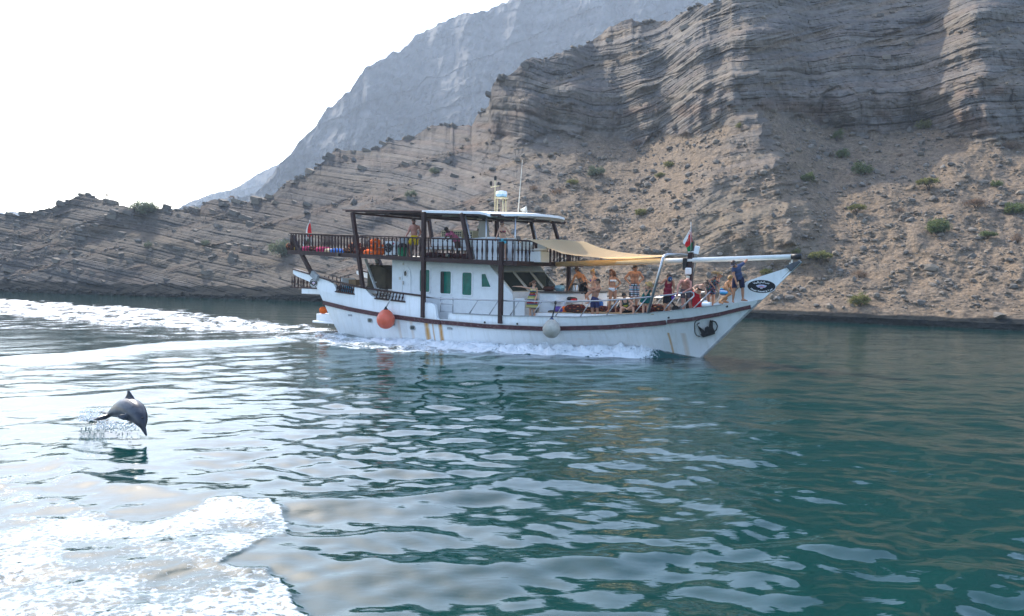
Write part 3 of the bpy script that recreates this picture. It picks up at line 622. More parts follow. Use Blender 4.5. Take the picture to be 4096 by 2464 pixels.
# ------------------------------------------------------------------ mesh builder
class MB:
    def __init__(self): self.v = []; self.f = []
    def add(self, V, F):
        o = len(self.v); self.v += [tuple(float(c) for c in p) for p in V]; self.f += [tuple(int(i) + o for i in f) for f in F]; return self
    def box(self, c, s, rot=None):
        V = np.array([(x, y, z) for x in (-.5, .5) for y in (-.5, .5) for z in (-.5, .5)]) * np.array(s)
        if rot is not None: V = np.array([tuple(rot @ Vector(p)) for p in V])
        return self.add(V + np.array(c), [(0,1,3,2),(4,6,7,5),(0,4,5,1),(2,3,7,6),(0,2,6,4),(1,5,7,3)])
    def beam(self, p0, p1, w, h, up=(0, 0, 1)):
        p0, p1 = np.array(p0, float), np.array(p1, float); d = p1 - p0; d /= np.linalg.norm(d)
        s = np.cross(d, up); s = s / np.linalg.norm(s) if np.linalg.norm(s) > 1e-6 else np.array([1.0, 0, 0]); t = np.cross(s, d)
        V = [p + a * s * w / 2 + b * t * h / 2 for p in (p0, p1) for a, b in ((-1,-1),(1,-1),(1,1),(-1,1))]
        return self.add(V, [(3,2,1,0),(4,5,6,7),(0,1,5,4),(1,2,6,5),(2,3,7,6),(3,0,4,7)])
    def tube(self, pts, r, n=8, cap=True):
        pts = [np.array(p, float) for p in pts]; rs = r if hasattr(r, '__len__') else [r] * len(pts)
        o = len(self.v); prev = None
        for i, p in enumerate(pts):
            d = pts[min(i + 1, len(pts) - 1)] - pts[max(i - 1, 0)]; d = d / (np.linalg.norm(d) + 1e-9)
            if prev is None:
                a = np.array([0, 0, 1.0]) if abs(d[2]) < 0.9 else np.array([1.0, 0, 0])
                s = np.cross(d, a)
            else: s = prev - d * (prev @ d)
            s /= np.linalg.norm(s) + 1e-9; prev = s; t = np.cross(d, s)
            for k in range(n):
                an = 2 * math.pi * k / n; self.v.append(tuple(p + rs[i] * (math.cos(an) * s + math.sin(an) * t)))
        for i in range(len(pts) - 1):
            for k in range(n): self.f.append((o+i*n+k, o+i*n+(k+1)%n, o+(i+1)*n+(k+1)%n, o+(i+1)*n+k))
        if cap:
            self.f.append(tuple(o + k for k in range(n))[::-1]); self.f.append(tuple(o + (len(pts)-1)*n + k for k in range(n)))
        return self
    def lathe(self, prof, c=(0, 0, 0), n=12, axis=2):
        o = len(self.v)
        for r, z in prof:
            for k in range(n):
                a = 2 * math.pi * k / n; p = [r * math.cos(a), r * math.sin(a), z]
                if axis == 0: p = [p[2], p[0], p[1]]
                if axis == 1: p = [p[1], p[2], p[0]]
                self.v.append(tuple(np.array(p) + np.array(c)))
        for i in range(len(prof) - 1):
            for k in range(n): self.f.append((o+i*n+k, o+i*n+(k+1)%n, o+(i+1)*n+(k+1)%n, o+(i+1)*n+k))
        self.f.append(tuple(o + k for k in range(n))[::-1]); self.f.append(tuple(o + (len(prof)-1)*n + k for k in range(n)))
        return self
    def prism(self, poly, f0, f1):
        """poly: 2-D points; f0, f1 map a 2-D point to the two 3-D faces"""
        n = len(poly); V = [f0(*p) for p in poly] + [f1(*p) for p in poly]
        F = [tuple(range(n))[::-1], tuple(range(n, 2 * n))] + [(i, (i+1) % n, n + (i+1) % n, n + i) for i in range(n)]
        return self.add(V, F)
    def ellipsoid(self, c, r, nu=14, nv=9, rot=None):
        prof = []
        V = []; F = []
        for i in range(nv + 1):
            th = math.pi * i / nv
            for k in range(nu):
                a = 2 * math.pi * k / nu
                p = Vector((r[0]*math.sin(th)*math.cos(a), r[1]*math.sin(th)*math.sin(a), r[2]*math.cos(th)))
                if rot is not None: p = rot @ p
                V.append(np.array(p) + np.array(c))
        for i in range(nv):
            for k in range(nu): F.append((i*nu+k, (i+1)*nu+k, (i+1)*nu+(k+1)%nu, i*nu+(k+1)%nu))
        return self.add(V, F)
    def mesh(self, name, mat=None, smooth=False, bevel=0.0):
        me = D.meshes.new(name); me.from_pydata(self.v, [], self.f); me.update()
        b = bmesh.new(); b.from_mesh(me); bmesh.ops.recalc_face_normals(b, faces=b.faces[:])
        if bevel:
            bmesh.ops.bevel(b, geom=[e for e in b.edges if len(e.link_faces) == 2 and e.calc_face_angle(0) > 0.6], offset=bevel, segments=1, affect='EDGES', clamp_overlap=True)
        b.to_mesh(me); b.free()
        if smooth: me.polygons.foreach_set('use_smooth', [True] * len(me.polygons))
        if smooth == 'auto':
            me.set_sharp_from_angle(angle=math.radians(40))
        if mat: me.materials.append(mat)
        return me
    def build(self, name, mat, parent=None, smooth=False, bevel=0.0):
        return link(name, self.mesh(name, mat, smooth, bevel), None, parent)

# ------------------------------------------------------------------ the dhow's own frame: u forward, v to starboard (towards the camera), z up
B0 = water_pt(2805, 1430); TH = math.radians(34.1)
A_ = np.array([math.cos(TH), -math.sin(TH), 0]); N_ = np.array([-math.sin(TH), -math.cos(TH), 0])
def bp(px_, py_, v):
    r = ray(px_, py_); o = B0 + v * N_; t = ((o - C_) @ N_) / (r @ N_); p = C_ + r * t
    return float((p - B0) @ A_), float(p[2])
def bw(u, v, z): return B0 + u * A_ + v * N_ + np.array([0, 0, z])
def lc(u, v, z): return (u, -v, z)
dhow = empty('dhow', tuple(B0), -TH)
tag(dhow, 'white wooden dhow tour boat with dark railings, sunshade and high pointed bow', 'boat')

M_HULL = None
def hull_material():
    nt = NT('white_hull_paint'); v = nt.coord('Object')
    sep = nt.n('ShaderNodeSeparateXYZ', Vector=v); x, y, z = sep.outputs
    n1 = nt.noise(v, 0.9, 6, 0.65); n2 = nt.noise(nt.coord('Object', (3.5, 1, 0.35)), 1.6, 6, 0.7); n3 = nt.noise(v, 5, 8, 0.75)
    c = nt.ramp(n1, [(0.3, (0.78, 0.80, 0.81)), (0.7, (0.87, 0.88, 0.88))])
    c = nt.mix(nt.math('MULTIPLY', nt.ramp(n2, [(0.5, (0, 0, 0)), (0.78, (1, 1, 1))]), 0.5), c, (0.55, 0.53, 0.47))
    rust = None
    for u0, w, top, amt in ((-11.42, 0.16, 0.9, 1.0), (-11.08, 0.05, 0.9, 0.8), (-10.66, 0.13, 0.92, 1.0), (-12.3, 0.10, 0.9, 0.3), (-13.05, 0.10, 0.9, 0.3), (-0.93, 0.05, 0.95, 0.8), (-0.45, 0.10, 0.95, 0.35), (-4.2, 0.12, 0.6, 0.10)):
        dx = nt.math('ABSOLUTE', nt.math('SUBTRACT', nt.math('ADD', x, nt.math('MULTIPLY', nt.math('SUBTRACT', n2, 0.5), 0.10)), u0))
        b = nt.math('SUBTRACT', 1.0, nt.math('DIVIDE', dx, w), True)
        b = nt.math('MULTIPLY', nt.math('POWER', b, 0.45), amt)
        k = nt.math('MULTIPLY', b, nt.math('GREATER_THAN', top, z))
        rust = k if rust is None else nt.math('MAXIMUM', rust, k)
    side = nt.math('LESS_THAN', y, 0.3)
    rust = nt.math('MULTIPLY', nt.math('MULTIPLY', rust, side), nt.ramp(n3, [(0.2, (0.6, 0.6, 0.6)), (0.5, (1, 1, 1))]))
    c = nt.mix(rust, c, nt.ramp(n2, [(0.3, (0.50, 0.20, 0.015)), (0.7, (0.60, 0.31, 0.03))]))
    chips = nt.math('MULTIPLY', nt.ramp(nt.noise(v, 9, 6, 0.8), [(0.69, (0, 0, 0)), (0.71, (1, 1, 1))]), nt.ramp(nt.noise(v, 0.7, 2, 0.5), [(0.52, (0, 0, 0)), (0.6, (1, 1, 1))]))
    c = nt.mix(nt.math('MULTIPLY', chips, 0.7), c, (0.12, 0.11, 0.10))
    nt.bsdf(Base__Color=c, Roughness=0.42, Specular__IOR__Level=0.4, Normal=nt.bump(nt.noise(v, 2.5, 3, 0.5), 0.12, 0.02))
    return nt.m
M_HULL = hull_material()
M_WHITE = paint('white_paint', (0.78, 0.79, 0.79), 0.45, 0.06, 3.0, 0.4, dirt=(0.5, 0.48, 0.42), dirt_amt=0.25)
M_CREAM = paint('cream_paint', (0.62, 0.58, 0.49), 0.5, 0.08, 3.0)
M_BROWN = paint('dark_brown_wood', (0.032, 0.012, 0.011), 0.5, 0.4, 5.0, 0.25, bump=0.15, dirt=(0.09, 0.045, 0.04), dirt_amt=0.4)
M_MAROON = paint('worn_maroon_paint', (0.062, 0.016, 0.020), 0.55, 0.35, 4.0, 0.3, bump=0.2, dirt=(0.30, 0.22, 0.20), dirt_amt=0.8)
M_STEEL = paint('stainless_steel', (0.40, 0.40, 0.41), 0.3, 0.06, 6.0, 0.5, metal=0.9)
M_GREYCAP = paint('grey_toe_rail', (0.30, 0.31, 0.31), 0.6, 0.3, 5.0, 0.3, dirt=(0.05, 0.05, 0.05))
M_DECK = paint('pale_deck', (0.52, 0.52, 0.50), 0.65, 0.15, 2.5, 0.2, dirt=(0.3, 0.28, 0.25))
M_BLACK = paint('black_paint', (0.015, 0.015, 0.016), 0.5, 0.3, 6.0, 0.3)
M_DARKGLASS = paint('dark_glass', (0.018, 0.028, 0.026), 0.05, 0.1, 3.0, 0.6)
M_GREENGLASS = paint('green_mirror_glass', (0.001, 0.13, 0.095), 0.12, 0.3, 3.0, 0.25)
M_RUBBER = paint('black_rubber', (0.02, 0.02, 0.022), 0.7, 0.3, 8.0)

def smoothpoly(x, pts):
    xs = np.array([p[0] for p in pts], float); ys = np.array([p[1] for p in pts], float)
    return np.interp(x, xs, ys)
def stem_u(z): return np.where(np.asarray(z) < 2.27, np.asarray(z) * 0.962, 2.183 + (np.asarray(z) - 2.27) * 0.93)
def breadth(u, z):
    u = np.asarray(u, float); z = np.asarray(z, float)
    k = np.clip((z + 0.4) / 2.4, 0, 1); s = np.clip(stem_u(z) - u, 0, None)
    Lb = lerp(10.5, 9.0, k); p = lerp(1.75, 2.7, k); Bm = lerp(2.25, 2.70, np.clip((z + 0.4) / 1.5, 0, 1) ** 0.7)
    b = Bm * (1 - np.clip(1 - s / Lb, 0, 1) ** p)
    a = np.clip((-12.5 - u) / 7.5, 0, 1.2)
    b = b * (1 - lerp(0.50, 0.15, k) * a ** 1.8)
    return b
RUB = [(-18.2,1.50),(-16.2,1.27),(-14.33,1.12),(-12.5,1.02),(-10.79,0.94),(-8.13,0.89),(-5.48,0.92),(-2.96,1.09),(-1.3,1.29),(-0.1,1.47),(0.9,1.70),(1.55,1.90),(1.9,2.0)]
SHEER = [(-10.1,1.35),(-7.5,1.355),(-4.02,1.45),(-1.92,1.64),(-0.73,1.78),(0.42,1.96),(1.18,2.10),(2.18,2.27)]
def rub_z(u): return smoothpoly(u, RUB)
def sheer_z(u): return smoothpoly(u, SHEER)
# lower hull, both sides, from below the water to the rub rail
NU, NZ = 130, 14
def hull_grid(z_of):                                    # rows of (u, z) for a side
    t = np.linspace(0, 1, NU) ** 0.85
    return t
tt = 1 - (1 - np.linspace(0, 1, NU)) ** 1.25
rows = []
for i in range(NZ):
    f = i / (NZ - 1)
    # iterate as z depends on u through the rub rail curve
    ust = lerp(-17.3, -18.15, f)
    u = ust + tt * (0 - ust)
    for _ in range(6):
        z = -0.7 + f * (rub_z(u) + 0.7); ue = stem_u(z[-1]); u = ust + tt * (ue - ust)
    rows.append((u, z))
U_g = np.array([r[0] for r in rows]); Z_g = np.array([r[1] for r in rows])
Bg = breadth(U_g, Z_g)
hull = MB()
stb = np.stack([U_g, -Bg, Z_g], -1); prt = np.stack([U_g, Bg, Z_g], -1)
F = grid_faces(NZ, NU)
hull.add(stb.reshape(-1, 3), F); hull.add(prt.reshape(-1, 3), F[:, ::-1])
o = NZ * NU
hull.f += [(i * NU, (i + 1) * NU, o + (i + 1) * NU, o + i * NU) for i in range(NZ - 1)]       # transom
hull_o = hull.build('hull', M_HULL, dhow, 'auto')
# topside strake and bulwark: outer skin, top, inner skin
TOP_PX = [(1157,1080),(1200,1090),(1255,1107),(1300,1121),(1316,1128),(1330,1135),(1338,1150),(1343,1165),(1347,1167),(1418,1179),(1420,1148),(1440,1151),(1466,1157),(1478,1172),(1490,1183),(1506,1191),(1512,1195),(1627,1209),(1631,1178),(1660,1182),(1688,1186),(1693,1198),(1702,1209),(1732,1213),(1745,1221),(1750,1240),(1753,1270),(1758,1277),(1798,1277),(1802,1254)]
TOPP = [bp(a, b, 2.6) for a, b in TOP_PX]
LOW = [(-20.46,2.86),(-20.1,2.72),(-19.6,2.60),(-19.0,2.45),(-18.6,2.28),(-18.38,2.0),(-18.2,1.62),(-18.1,1.50)]
us = np.unique(np.concatenate([np.linspace(-20.46, -10.0, 190), np.array([p[0] for p in TOPP])]))
us = us[us <= -10.02]
top_a = smoothpoly(us, TOPP); low_a = np.where(us < -18.1, smoothpoly(us, LOW), rub_z(us))
uf = np.linspace(-10.0, 2.1, 120)
ua = np.concatenate([us, uf]); topz = np.concatenate([top_a, np.maximum(sheer_z(uf), rub_z(uf) + 0.1)]); lowz = np.concatenate([low_a, rub_z(uf)])
ua = np.minimum(ua, stem_u(topz) - 0.005)
strake = MB()
for sgn in (-1, 1):
    NR = 4; g = []
    for f in (0, 0.5, 1.0):
        z = lowz + f * (topz - lowz); uu = np.minimum(ua, stem_u(z) - 0.003); g.append(np.stack([uu, sgn * (breadth(uu, z) + 0.012), z], -1))
    for f in (1.0, 0.0):
        z = lowz + f * (topz - lowz); uu = np.minimum(ua, stem_u(z) - 0.003); g.append(np.stack([uu, sgn * np.maximum(breadth(uu, z) - 0.13, 0.0), z], -1))
    G = np.array(g); n_ = G.shape[1]
    FF = grid_faces(5, n_); close = np.array([(4*n_+i, 4*n_+i+1, i+1, i) for i in range(n_ - 1)])
    strake.add(G.reshape(-1, 3), np.concatenate([FF, close]))
    strake.f += [tuple(len(strake.v) - 5 * n_ + k * n_ for k in range(5)), tuple(len(strake.v) - 5 * n_ + k * n_ + n_ - 1 for k in range(5))]
strake.build('bulwark', M_HULL, dhow)
# the wooden rub rail, in lengths
def along(us_, zf, off, w, h, mat, name, parent=dhow, sides=(-1, 1), taper=0.0):
    for sgn in sides:
        m_ = MB(); pts = []
        for u in us_:
            z = float(zf(u)); b = float(breadth(u, z)) + off
            for dv, dz in ((-w/2, -h/2), (w/2, -h/2), (w/2, h/2), (-w/2, h/2)): pts.append((u, sgn * (b + dv), z + dz))
        n_ = len(us_); F_q = []
        for i in range(n_ - 1):
            for k in range(4): F_q.append((i*4+k, i*4+(k+1)%4, (i+1)*4+(k+1)%4, (i+1)*4+k))
        F_q += [(0,1,2,3), (4*n_-4, 4*n_-3, 4*n_-2, 4*n_-1)]
        m_.add(pts, F_q); o_ = m_.build(name, mat, parent)
    return o_
along(np.linspace(-18.15, -10.6, 40), lambda u: rub_z(u), 0.03, 0.10, 0.19, M_MAROON, 'rub_rail')
along(np.linspace(-10.55, -0.9, 50), lambda u: rub_z(u) + 0.01, 0.03, 0.10, 0.175, M_MAROON, 'rub_rail')
along(np.linspace(-0.85, 1.86, 28), lambda u: rub_z(u) + 0.03, 0.02, 0.08, 0.16, M_MAROON, 'rub_rail')
along(np.linspace(-9.95, 1.0, 60), lambda u: sheer_z(u) + 0.012, -0.05, 0.20, 0.03, M_GREYCAP, 'toe_rail')
# cap rail of the aft bulwark, bridging the openings
CAP = [bp(a, b, 2.6) for a, b in ((1157,1079),(1255,1106),(1316,1124),(1418,1146),(1506,1161),(1573,1170),(1694,1185))]
capz = lambda u: smoothpoly(u, CAP)
along(np.linspace(-20.44, CAP[-1][0], 60), lambda u: capz(u) + 0.02, -0.05, 0.22, 0.065, M_BROWN, 'cap_rail')
# sills and balusters in the two openings
bal_mesh = {}
def baluster_mesh(h, r=0.036):
    key = round(h, 2)
    if key in bal_mesh: return bal_mesh[key]
    prof = [(0.75,0),(0.75,0.10),(1.0,0.12),(0.62,0.17),(0.8,0.30),(1.05,0.40),(1.25,0.44),(1.25,0.56),(1.05,0.60),(0.8,0.70),(0.62,0.83),(1.0,0.88),(0.75,0.90),(0.75,1.0)]
    me = MB().lathe([(r * a, h * b) for a, b in prof], n=7).mesh('baluster', M_BROWN, True)
    bal_mesh[key] = me; return me
OPEN = [[(1347,1169),(1418,1180)], [(1512,1196),(1627,1210)]]
for sgn in (-1, 1):
    for (a, b) in OPEN:
        u0, z0 = bp(*a, 2.6); u1, z1 = bp(*b, 2.6); bm_ = float(breadth((u0+u1)/2, 2))
        sill = MB().beam((u0 - 0.1, sgn * (bm_ - 0.04), z0 + 0.03), (u1 + 0.03, sgn * (bm_ - 0.04), z1 + 0.03), 0.2, 0.06).build('opening_sill', M_BROWN, dhow)
        nbl = 9 if u1 - u0 < 2 else 12
        for i in range(nbl):
            f = (i + 0.5) / nbl; u = u0 + f * (u1 - u0); zb = z0 + f * (z1 - z0) + 0.05
            o = link('baluster', baluster_mesh(0.42), None, sill); o.location = (u - 0.16, sgn * (bm_ - 0.05), zb); o.scale = (1, 1, (float(capz(u - 0.1)) - zb) / 0.42)
            o.rotation_euler = (0, 0.3, 0)
# keel line at the stem
stem = MB(); zz = np.linspace(-0.6, 3.72, 30)
stem.tube([(float(stem_u(z)) + 0.01, 0, z) for z in zz], 0.045, 6); stem.build('stem_edge', M_GREYCAP, dhow)
# ------------------------------------------------------------------ the raised prow with the company oval
PROW_PX = [(3042,1198),(3196,1047),(3190,1044),(3168,1055),(3135,1072),(3104,1083),(3075,1093),(3040,1105),(3003,1119),(2985,1126),(2970,1140),(2955,1152),(2940,1170),(2918,1184),(2890,1202),(2857,1216),(2862,1226)]
prow_uz = [bp(a, b, 0.35) for a, b in PROW_PX]
def prow_side(u, z, sgn):
    s = float(stem_u(z)) - u; w = min(0.05 + max(s, 0) * 0.30, 0.50) * (0.35 + 0.65 * min(1, max(0, (4.2 - z) / 1.6)))
    return (u, sgn * w, z)
bmp = bmesh.new()
def dense_poly(poly, n=5):
    out = []
    for a, b in zip(poly, poly[1:] + poly[:1]):
        for i in range(n): out.append((a[0] + (b[0]-a[0]) * i / n, a[1] + (b[1]-a[1]) * i / n))
    return out
def filled_sheet(poly, fn, res=0.12):
    """triangulated, finely divided sheet of a 2-D outline, mapped by fn to 3-D"""
    b = bmesh.new(); vs_ = [b.verts.new((p[0], p[1], 0)) for p in poly]; b.faces.new(vs_)
    bmesh.ops.triangulate(b, faces=b.faces[:])
    for _ in range(4):
        es = [e for e in b.edges if e.calc_length() > res]
        if not es: break
        bmesh.ops.subdivide_edges(b, edges=es, cuts=1); bmesh.ops.triangulate(b, faces=b.faces[:])
    V = [fn(x.co.x, x.co.y) for x in b.verts]; b.verts.index_update(); F = [tuple(x.index for x in f.verts) for f in b.faces]; b.free(); return V, F
pm = MB(); dp = dense_poly(prow_uz, 4)
for sgn in (-1, 1):
    V, F = filled_sheet(dp, lambda u, z: prow_side(u, z, sgn)); pm.add(V, F)
n_ = len(dp); o = len(pm.v)
pm.v += [prow_side(u, z, -1) for u, z in dp] + [prow_side(u, z, 1) for u, z in dp]
pm.f += [(o + i, o + (i + 1) % n_, o + n_ + (i + 1) % n_, o + n_ + i) for i in range(n_)]
prow = pm.build('prow', M_HULL, dhow, 'auto')
tipu, tipz = bp(3160, 1065, 0.0)
MB().prism([bp(a, b, 0.1) for a, b in ((3143,1066),(3168,1052),(3196,1044),(3201,1049),(3164,1085))], lambda a, b: lc(a, 0.15, b), lambda a, b: lc(a, -0.15, b)).build('prow_cap', paint('dark_grey_paint', (0.06, 0.07, 0.08), 0.5, 0.3), dhow)
# foredeck inside the bow
def deck_sheet(u0, u1, zf, inset, name, n=40, mat=M_DECK):
    m_ = MB(); P = []
    for u in np.linspace(u0, u1, n):
        z = float(zf(u)); b = max(float(breadth(u, z)) - inset, 0.02); P += [(u, -b, z), (u, b, z)]
    m_.add(P, [(2*i, 2*i+2, 2*i+3, 2*i+1) for i in range(n - 1)]); return m_.build(name, mat, dhow)
deck_z = lambda u: smoothpoly(u, [(-19, 1.75), (-16, 1.45), (-13, 1.15), (-10, 1.02), (-4, 1.12), (-1.9, 1.36), (-0.7, 1.56), (0.4, 1.80), (2, 2.15)])
deck_sheet(-18.15, 1.6, deck_z, 0.10, 'main_deck', 60)
# raised platform on the foredeck
PLAT = [(-6.3, 1.50), (-2.5, 1.60), (-1.0, 1.72)]
plat_z = lambda u: smoothpoly(u, PLAT)
m_ = MB(); P = []
for u in np.linspace(-6.25, -0.9, 24):
    z = float(plat_z(u)); b = min(2.0, float(breadth(u, z)) - 0.42); P += [(u, -b, z), (u, b, z), (u, -b, z - 0.55), (u, b, z - 0.55)]
n_ = 24; FQ = []
for i in range(n_ - 1):
    a, c = 4 * i, 4 * i + 4; FQ += [(a, c, c+1, a+1), (a+2, c+2, c, a), (a+1, c+1, c+3, a+3)]
FQ += [(0, 1, 3, 2), (4*n_-4, 4*n_-3, 4*n_-1, 4*n_-2)]
m_.add(P, FQ); m_.build('foredeck_platform', M_WHITE, dhow)
# transom details: aft gallery, swim platform, boarding ladder
for dz, name_ in ((0, 'transom_gallery'),):
    g0u, g0z = bp(1193, 1163, 1.9); g1u, g1z = bp(1262, 1178, 1.9)
    MB().box(((-20.0 - 18.3) / 2, 0, 2.0), (1.75, 4.2, 0.26)).build('transom_gallery', M_HULL, dhow, bevel=0.02)
    gr = MB().beam((-20.8, -2.08, 2.16), (-18.9, -2.08, 2.16), 0.08, 0.06).beam((-20.8, 2.08, 2.16), (-18.9, 2.08, 2.16), 0.08, 0.06).beam((-20.82, -2.1, 2.16), (-20.82, 2.1, 2.16), 0.08, 0.06).build('gallery_sill', M_BROWN, dhow)
    for i in range(8):
        o = link('baluster', baluster_mesh(0.55), None, gr); o.location = (-20.75 + 0.22 * i, -2.07, 2.18)
    for i in range(14):
        o = link('baluster', baluster_mesh(0.55), None, gr); o.location = (-20.8, -1.9 + 0.29 * i, 2.18)
lu0, lz0 = bp(1264, 1284, 1.5); lu1, lz1 = bp(1300, 1256, 1.5)
MB().box(((lu0 - 17.2) / 2, 0, (lz0 + lz1) / 2), (abs(lu0 + 17.2), 3.0, lz1 - lz0)).build('stern_locker', M_WHITE, dhow, bevel=0.03)
pu0, pz0 = bp(1249, 1286, 1.7)
MB().box(((pu0 - 17.2) / 2, 0, pz0), (abs(pu0 + 17.2), 3.4, 0.10)).build('swim_platform', M_WHITE, dhow, bevel=0.02)
sl = MB()
for yy in (-1.35, -0.9): sl.tube([(-18.9, yy, 0.3), (-18.6, yy, 2.0)], 0.03, 6)
for k in range(5): sl.tube([(-18.87 + 0.05 * k, -1.35, 0.5 + 0.3 * k), (-18.87 + 0.05 * k, -0.9, 0.5 + 0.3 * k)], 0.022, 6)
sl.build('stern_ladder', M_CREAM, dhow)
for (a, b) in ((1486,1281),(1583,1294),(1660,1310)):           # portholes
    u, z = bp(a, b, 2.45); bb = float(breadth(u, z))
    fr = MB()
    ring = [(0.155*math.copysign(abs(math.cos(t))**0.6, math.cos(t)), 0.105*math.copysign(abs(math.sin(t))**0.6, math.sin(t))) for t in np.linspace(0, 2*math.pi, 21)[:-1]]
    if a == 1583: ring = [(0.55*p, 0.8*q) for p, q in ring]
    n_ = len(ring)
    V = [(u+p, -(bb+0.03), z+q) for p, q in ring] + [(u+0.72*p, -(bb+0.03), z+0.68*q) for p, q in ring] + [(u+p, -(bb-0.05), z+q) for p, q in ring]
    fr.add(V, [(i, (i+1)%n_, n_+(i+1)%n_, n_+i) for i in range(n_)] + [(i, 2*n_+i, 2*n_+(i+1)%n_, (i+1)%n_) for i in range(n_)])
    f_ = fr.build('porthole', M_GREYCAP, dhow)
    MB().prism([(0.74*p, 0.7*q) for p, q in ring], lambda p, q: (u+p, -(bb+0.022), z+q), lambda p, q: (u+p, -(bb-0.02), z+q)).build('pane', M_DARKGLASS, f_)
for (a, b) in ((1398,1261),(1806,1313)):                          # pale vents
    u, z = bp(a, b, 2.5); bb = float(breadth(u, z)); MB().box((u, -(bb + 0.01), z), (0.26, 0.06, 0.09)).build('hull_vent', M_GREYCAP, dhow, bevel=0.01)
for (a, b) in ((1945,1289),(2072,1295),(2665,1271),(2870,1229)):
    u, z = bp(a, b, 2.6 if a < 2300 else 1.6); bb = float(breadth(u, z)); MB().lathe([(0.045, 0), (0.045, 0.02)], (u, -(bb + 0.03), z), 8, 1).build('scupper', M_BLACK, dhow)
u, z = bp(1726, 1384, 2.3); bb = float(breadth(u, z)); MB().lathe([(0.12, 0), (0.12, 0.06), (0.08, 0.09)], (u, -(bb + 0.06), z), 12, 1).build('exhaust_pipe', M_BLACK, dhow)
# ------------------------------------------------------------------ cabin
CW = 2.0
cab = MB().prism([(-14.04, 1.05), (-7.35, 1.0), (-7.35, 2.20), (-8.62, 3.46), (-14.04, 3.64)], lambda a, b: lc(a, CW, b), lambda a, b: lc(a, -CW, b)).build('cabin', M_WHITE, dhow)
def rrect(cx, cz, w, h, r, n=4):
    out = []
    for sx, sz, a0 in ((1, 1, 0), (-1, 1, 90), (-1, -1, 180), (1, -1, 270)):
        for i in range(n + 1):
            a = math.radians(a0 + 90 * i / n); out.append((cx + sx * (w/2 - r) + r * math.cos(a), cz + sz * (h/2 - r) + r * math.sin(a)))
    return out
def ring_frame(outline, k, fn0, fn1):
    cx = sum(p[0] for p in outline) / len(outline); cz = sum(p[1] for p in outline) / len(outline)
    w = max(p[0] for p in outline) - min(p[0] for p in outline); h = max(p[1] for p in outline) - min(p[1] for p in outline)
    big = [(cx + (p[0]-cx) * (1 + 2*k/w), cz + (p[1]-cz) * (1 + 2*k/h)) for p in outline]; n = len(outline)
    V = [fn1(*p) for p in big] + [fn1(*p) for p in outline] + [fn0(*p) for p in outline] + [fn0(*p) for p in big]
    F = []
    for i in range(n):
        j = (i + 1) % n; F += [(i, j, n+j, n+i), (n+i, n+j, 2*n+j, 2*n+i), (3*n+i, 3*n+j, j, i)]
    return MB().add(V, F)
def cabin_window(outline, glass=M_GREENGLASS, name='window', inner=False):
    fr = ring_frame(outline, 0.055, lambda a, b: lc(a, CW - 0.03, b), lambda a, b: lc(a, CW + 0.03, b)).build(name, M_WHITE, cab)
    MB().prism(outline, lambda a, b: lc(a, CW - 0.02, b), lambda a, b: lc(a, CW + 0.010, b)).build('pane', glass, fr)
    return fr
for x0, x1, y0, y1 in ((1681,1719,1079,1168),(1763,1804,1085,1175),(1851,1887,1090,1181)):
    u0, za = bp(x0, y0, CW); u1, zb = bp(x1, y1, CW)
    fr = cabin_window(rrect((u0+u1)/2, (za+zb)/2, u1-u0, za-zb, 0.07))
    if x0 == 1763: MB().box(((u0 + u0 + 0.36*(u1-u0))/2, -(CW+0.014), (za+zb)/2), (0.30*(u1-u0), 0.012, (za-zb)*0.95)).build('curtain', M_BLACK, fr)
cabin_window([bp(a, b, CW) for a, b in ((1928,1096),(1943,1096),(1964,1148),(1928,1147))])
# arched door with oval light
u0, za = bp(1611, 1068, CW); u1, zb = bp(1642, 1172, CW); du = (u1 - u0); uc = (u0 + u1) / 2
arch = [(uc + du/2*math.cos(t), za - 0.45 + 0.45*math.sin(t)) for t in np.linspace(0, math.pi, 11)] + [(u0, zb), (u1, zb)]
dr = ring_frame(arch, 0.035, lambda a, b: lc(a, CW - 0.02, b), lambda a, b: lc(a, CW + 0.035, b)).build('door', M_WHITE, cab)
MB().prism(arch, lambda a, b: lc(a, CW - 0.02, b), lambda a, b: lc(a, CW + 0.012, b)).build('door_leaf', M_WHITE, dr)
uo, zo = bp(1624, 1094, CW); ov = [(uo + 0.085*math.cos(t), zo + 0.13*math.sin(t)) for t in np.linspace(0, 2*math.pi, 17)[:-1]]
ring_frame(ov, 0.03, lambda a, b: lc(a, CW, b), lambda a, b: lc(a, CW + 0.05, b)).build('door_light_frame', M_WHITE, dr)
MB().prism(ov, lambda a, b: lc(a, CW, b), lambda a, b: lc(a, CW + 0.02, b)).build('door_light', M_DARKGLASS, dr)
MB().box((u0 + 0.07, -(CW + 0.05), zb + 0.45), (0.04, 0.05, 0.16)).build('door_handle', M_STEEL, dr)
for a, b, s in ((1600,1113,0.09),(1614,1056,0.07)):
    uu, z = bp(a, b, CW); MB().box((uu, -(CW + 0.015), z), (s, 0.04, s * 1.4)).build('cabin_light', M_CREAM, cab)
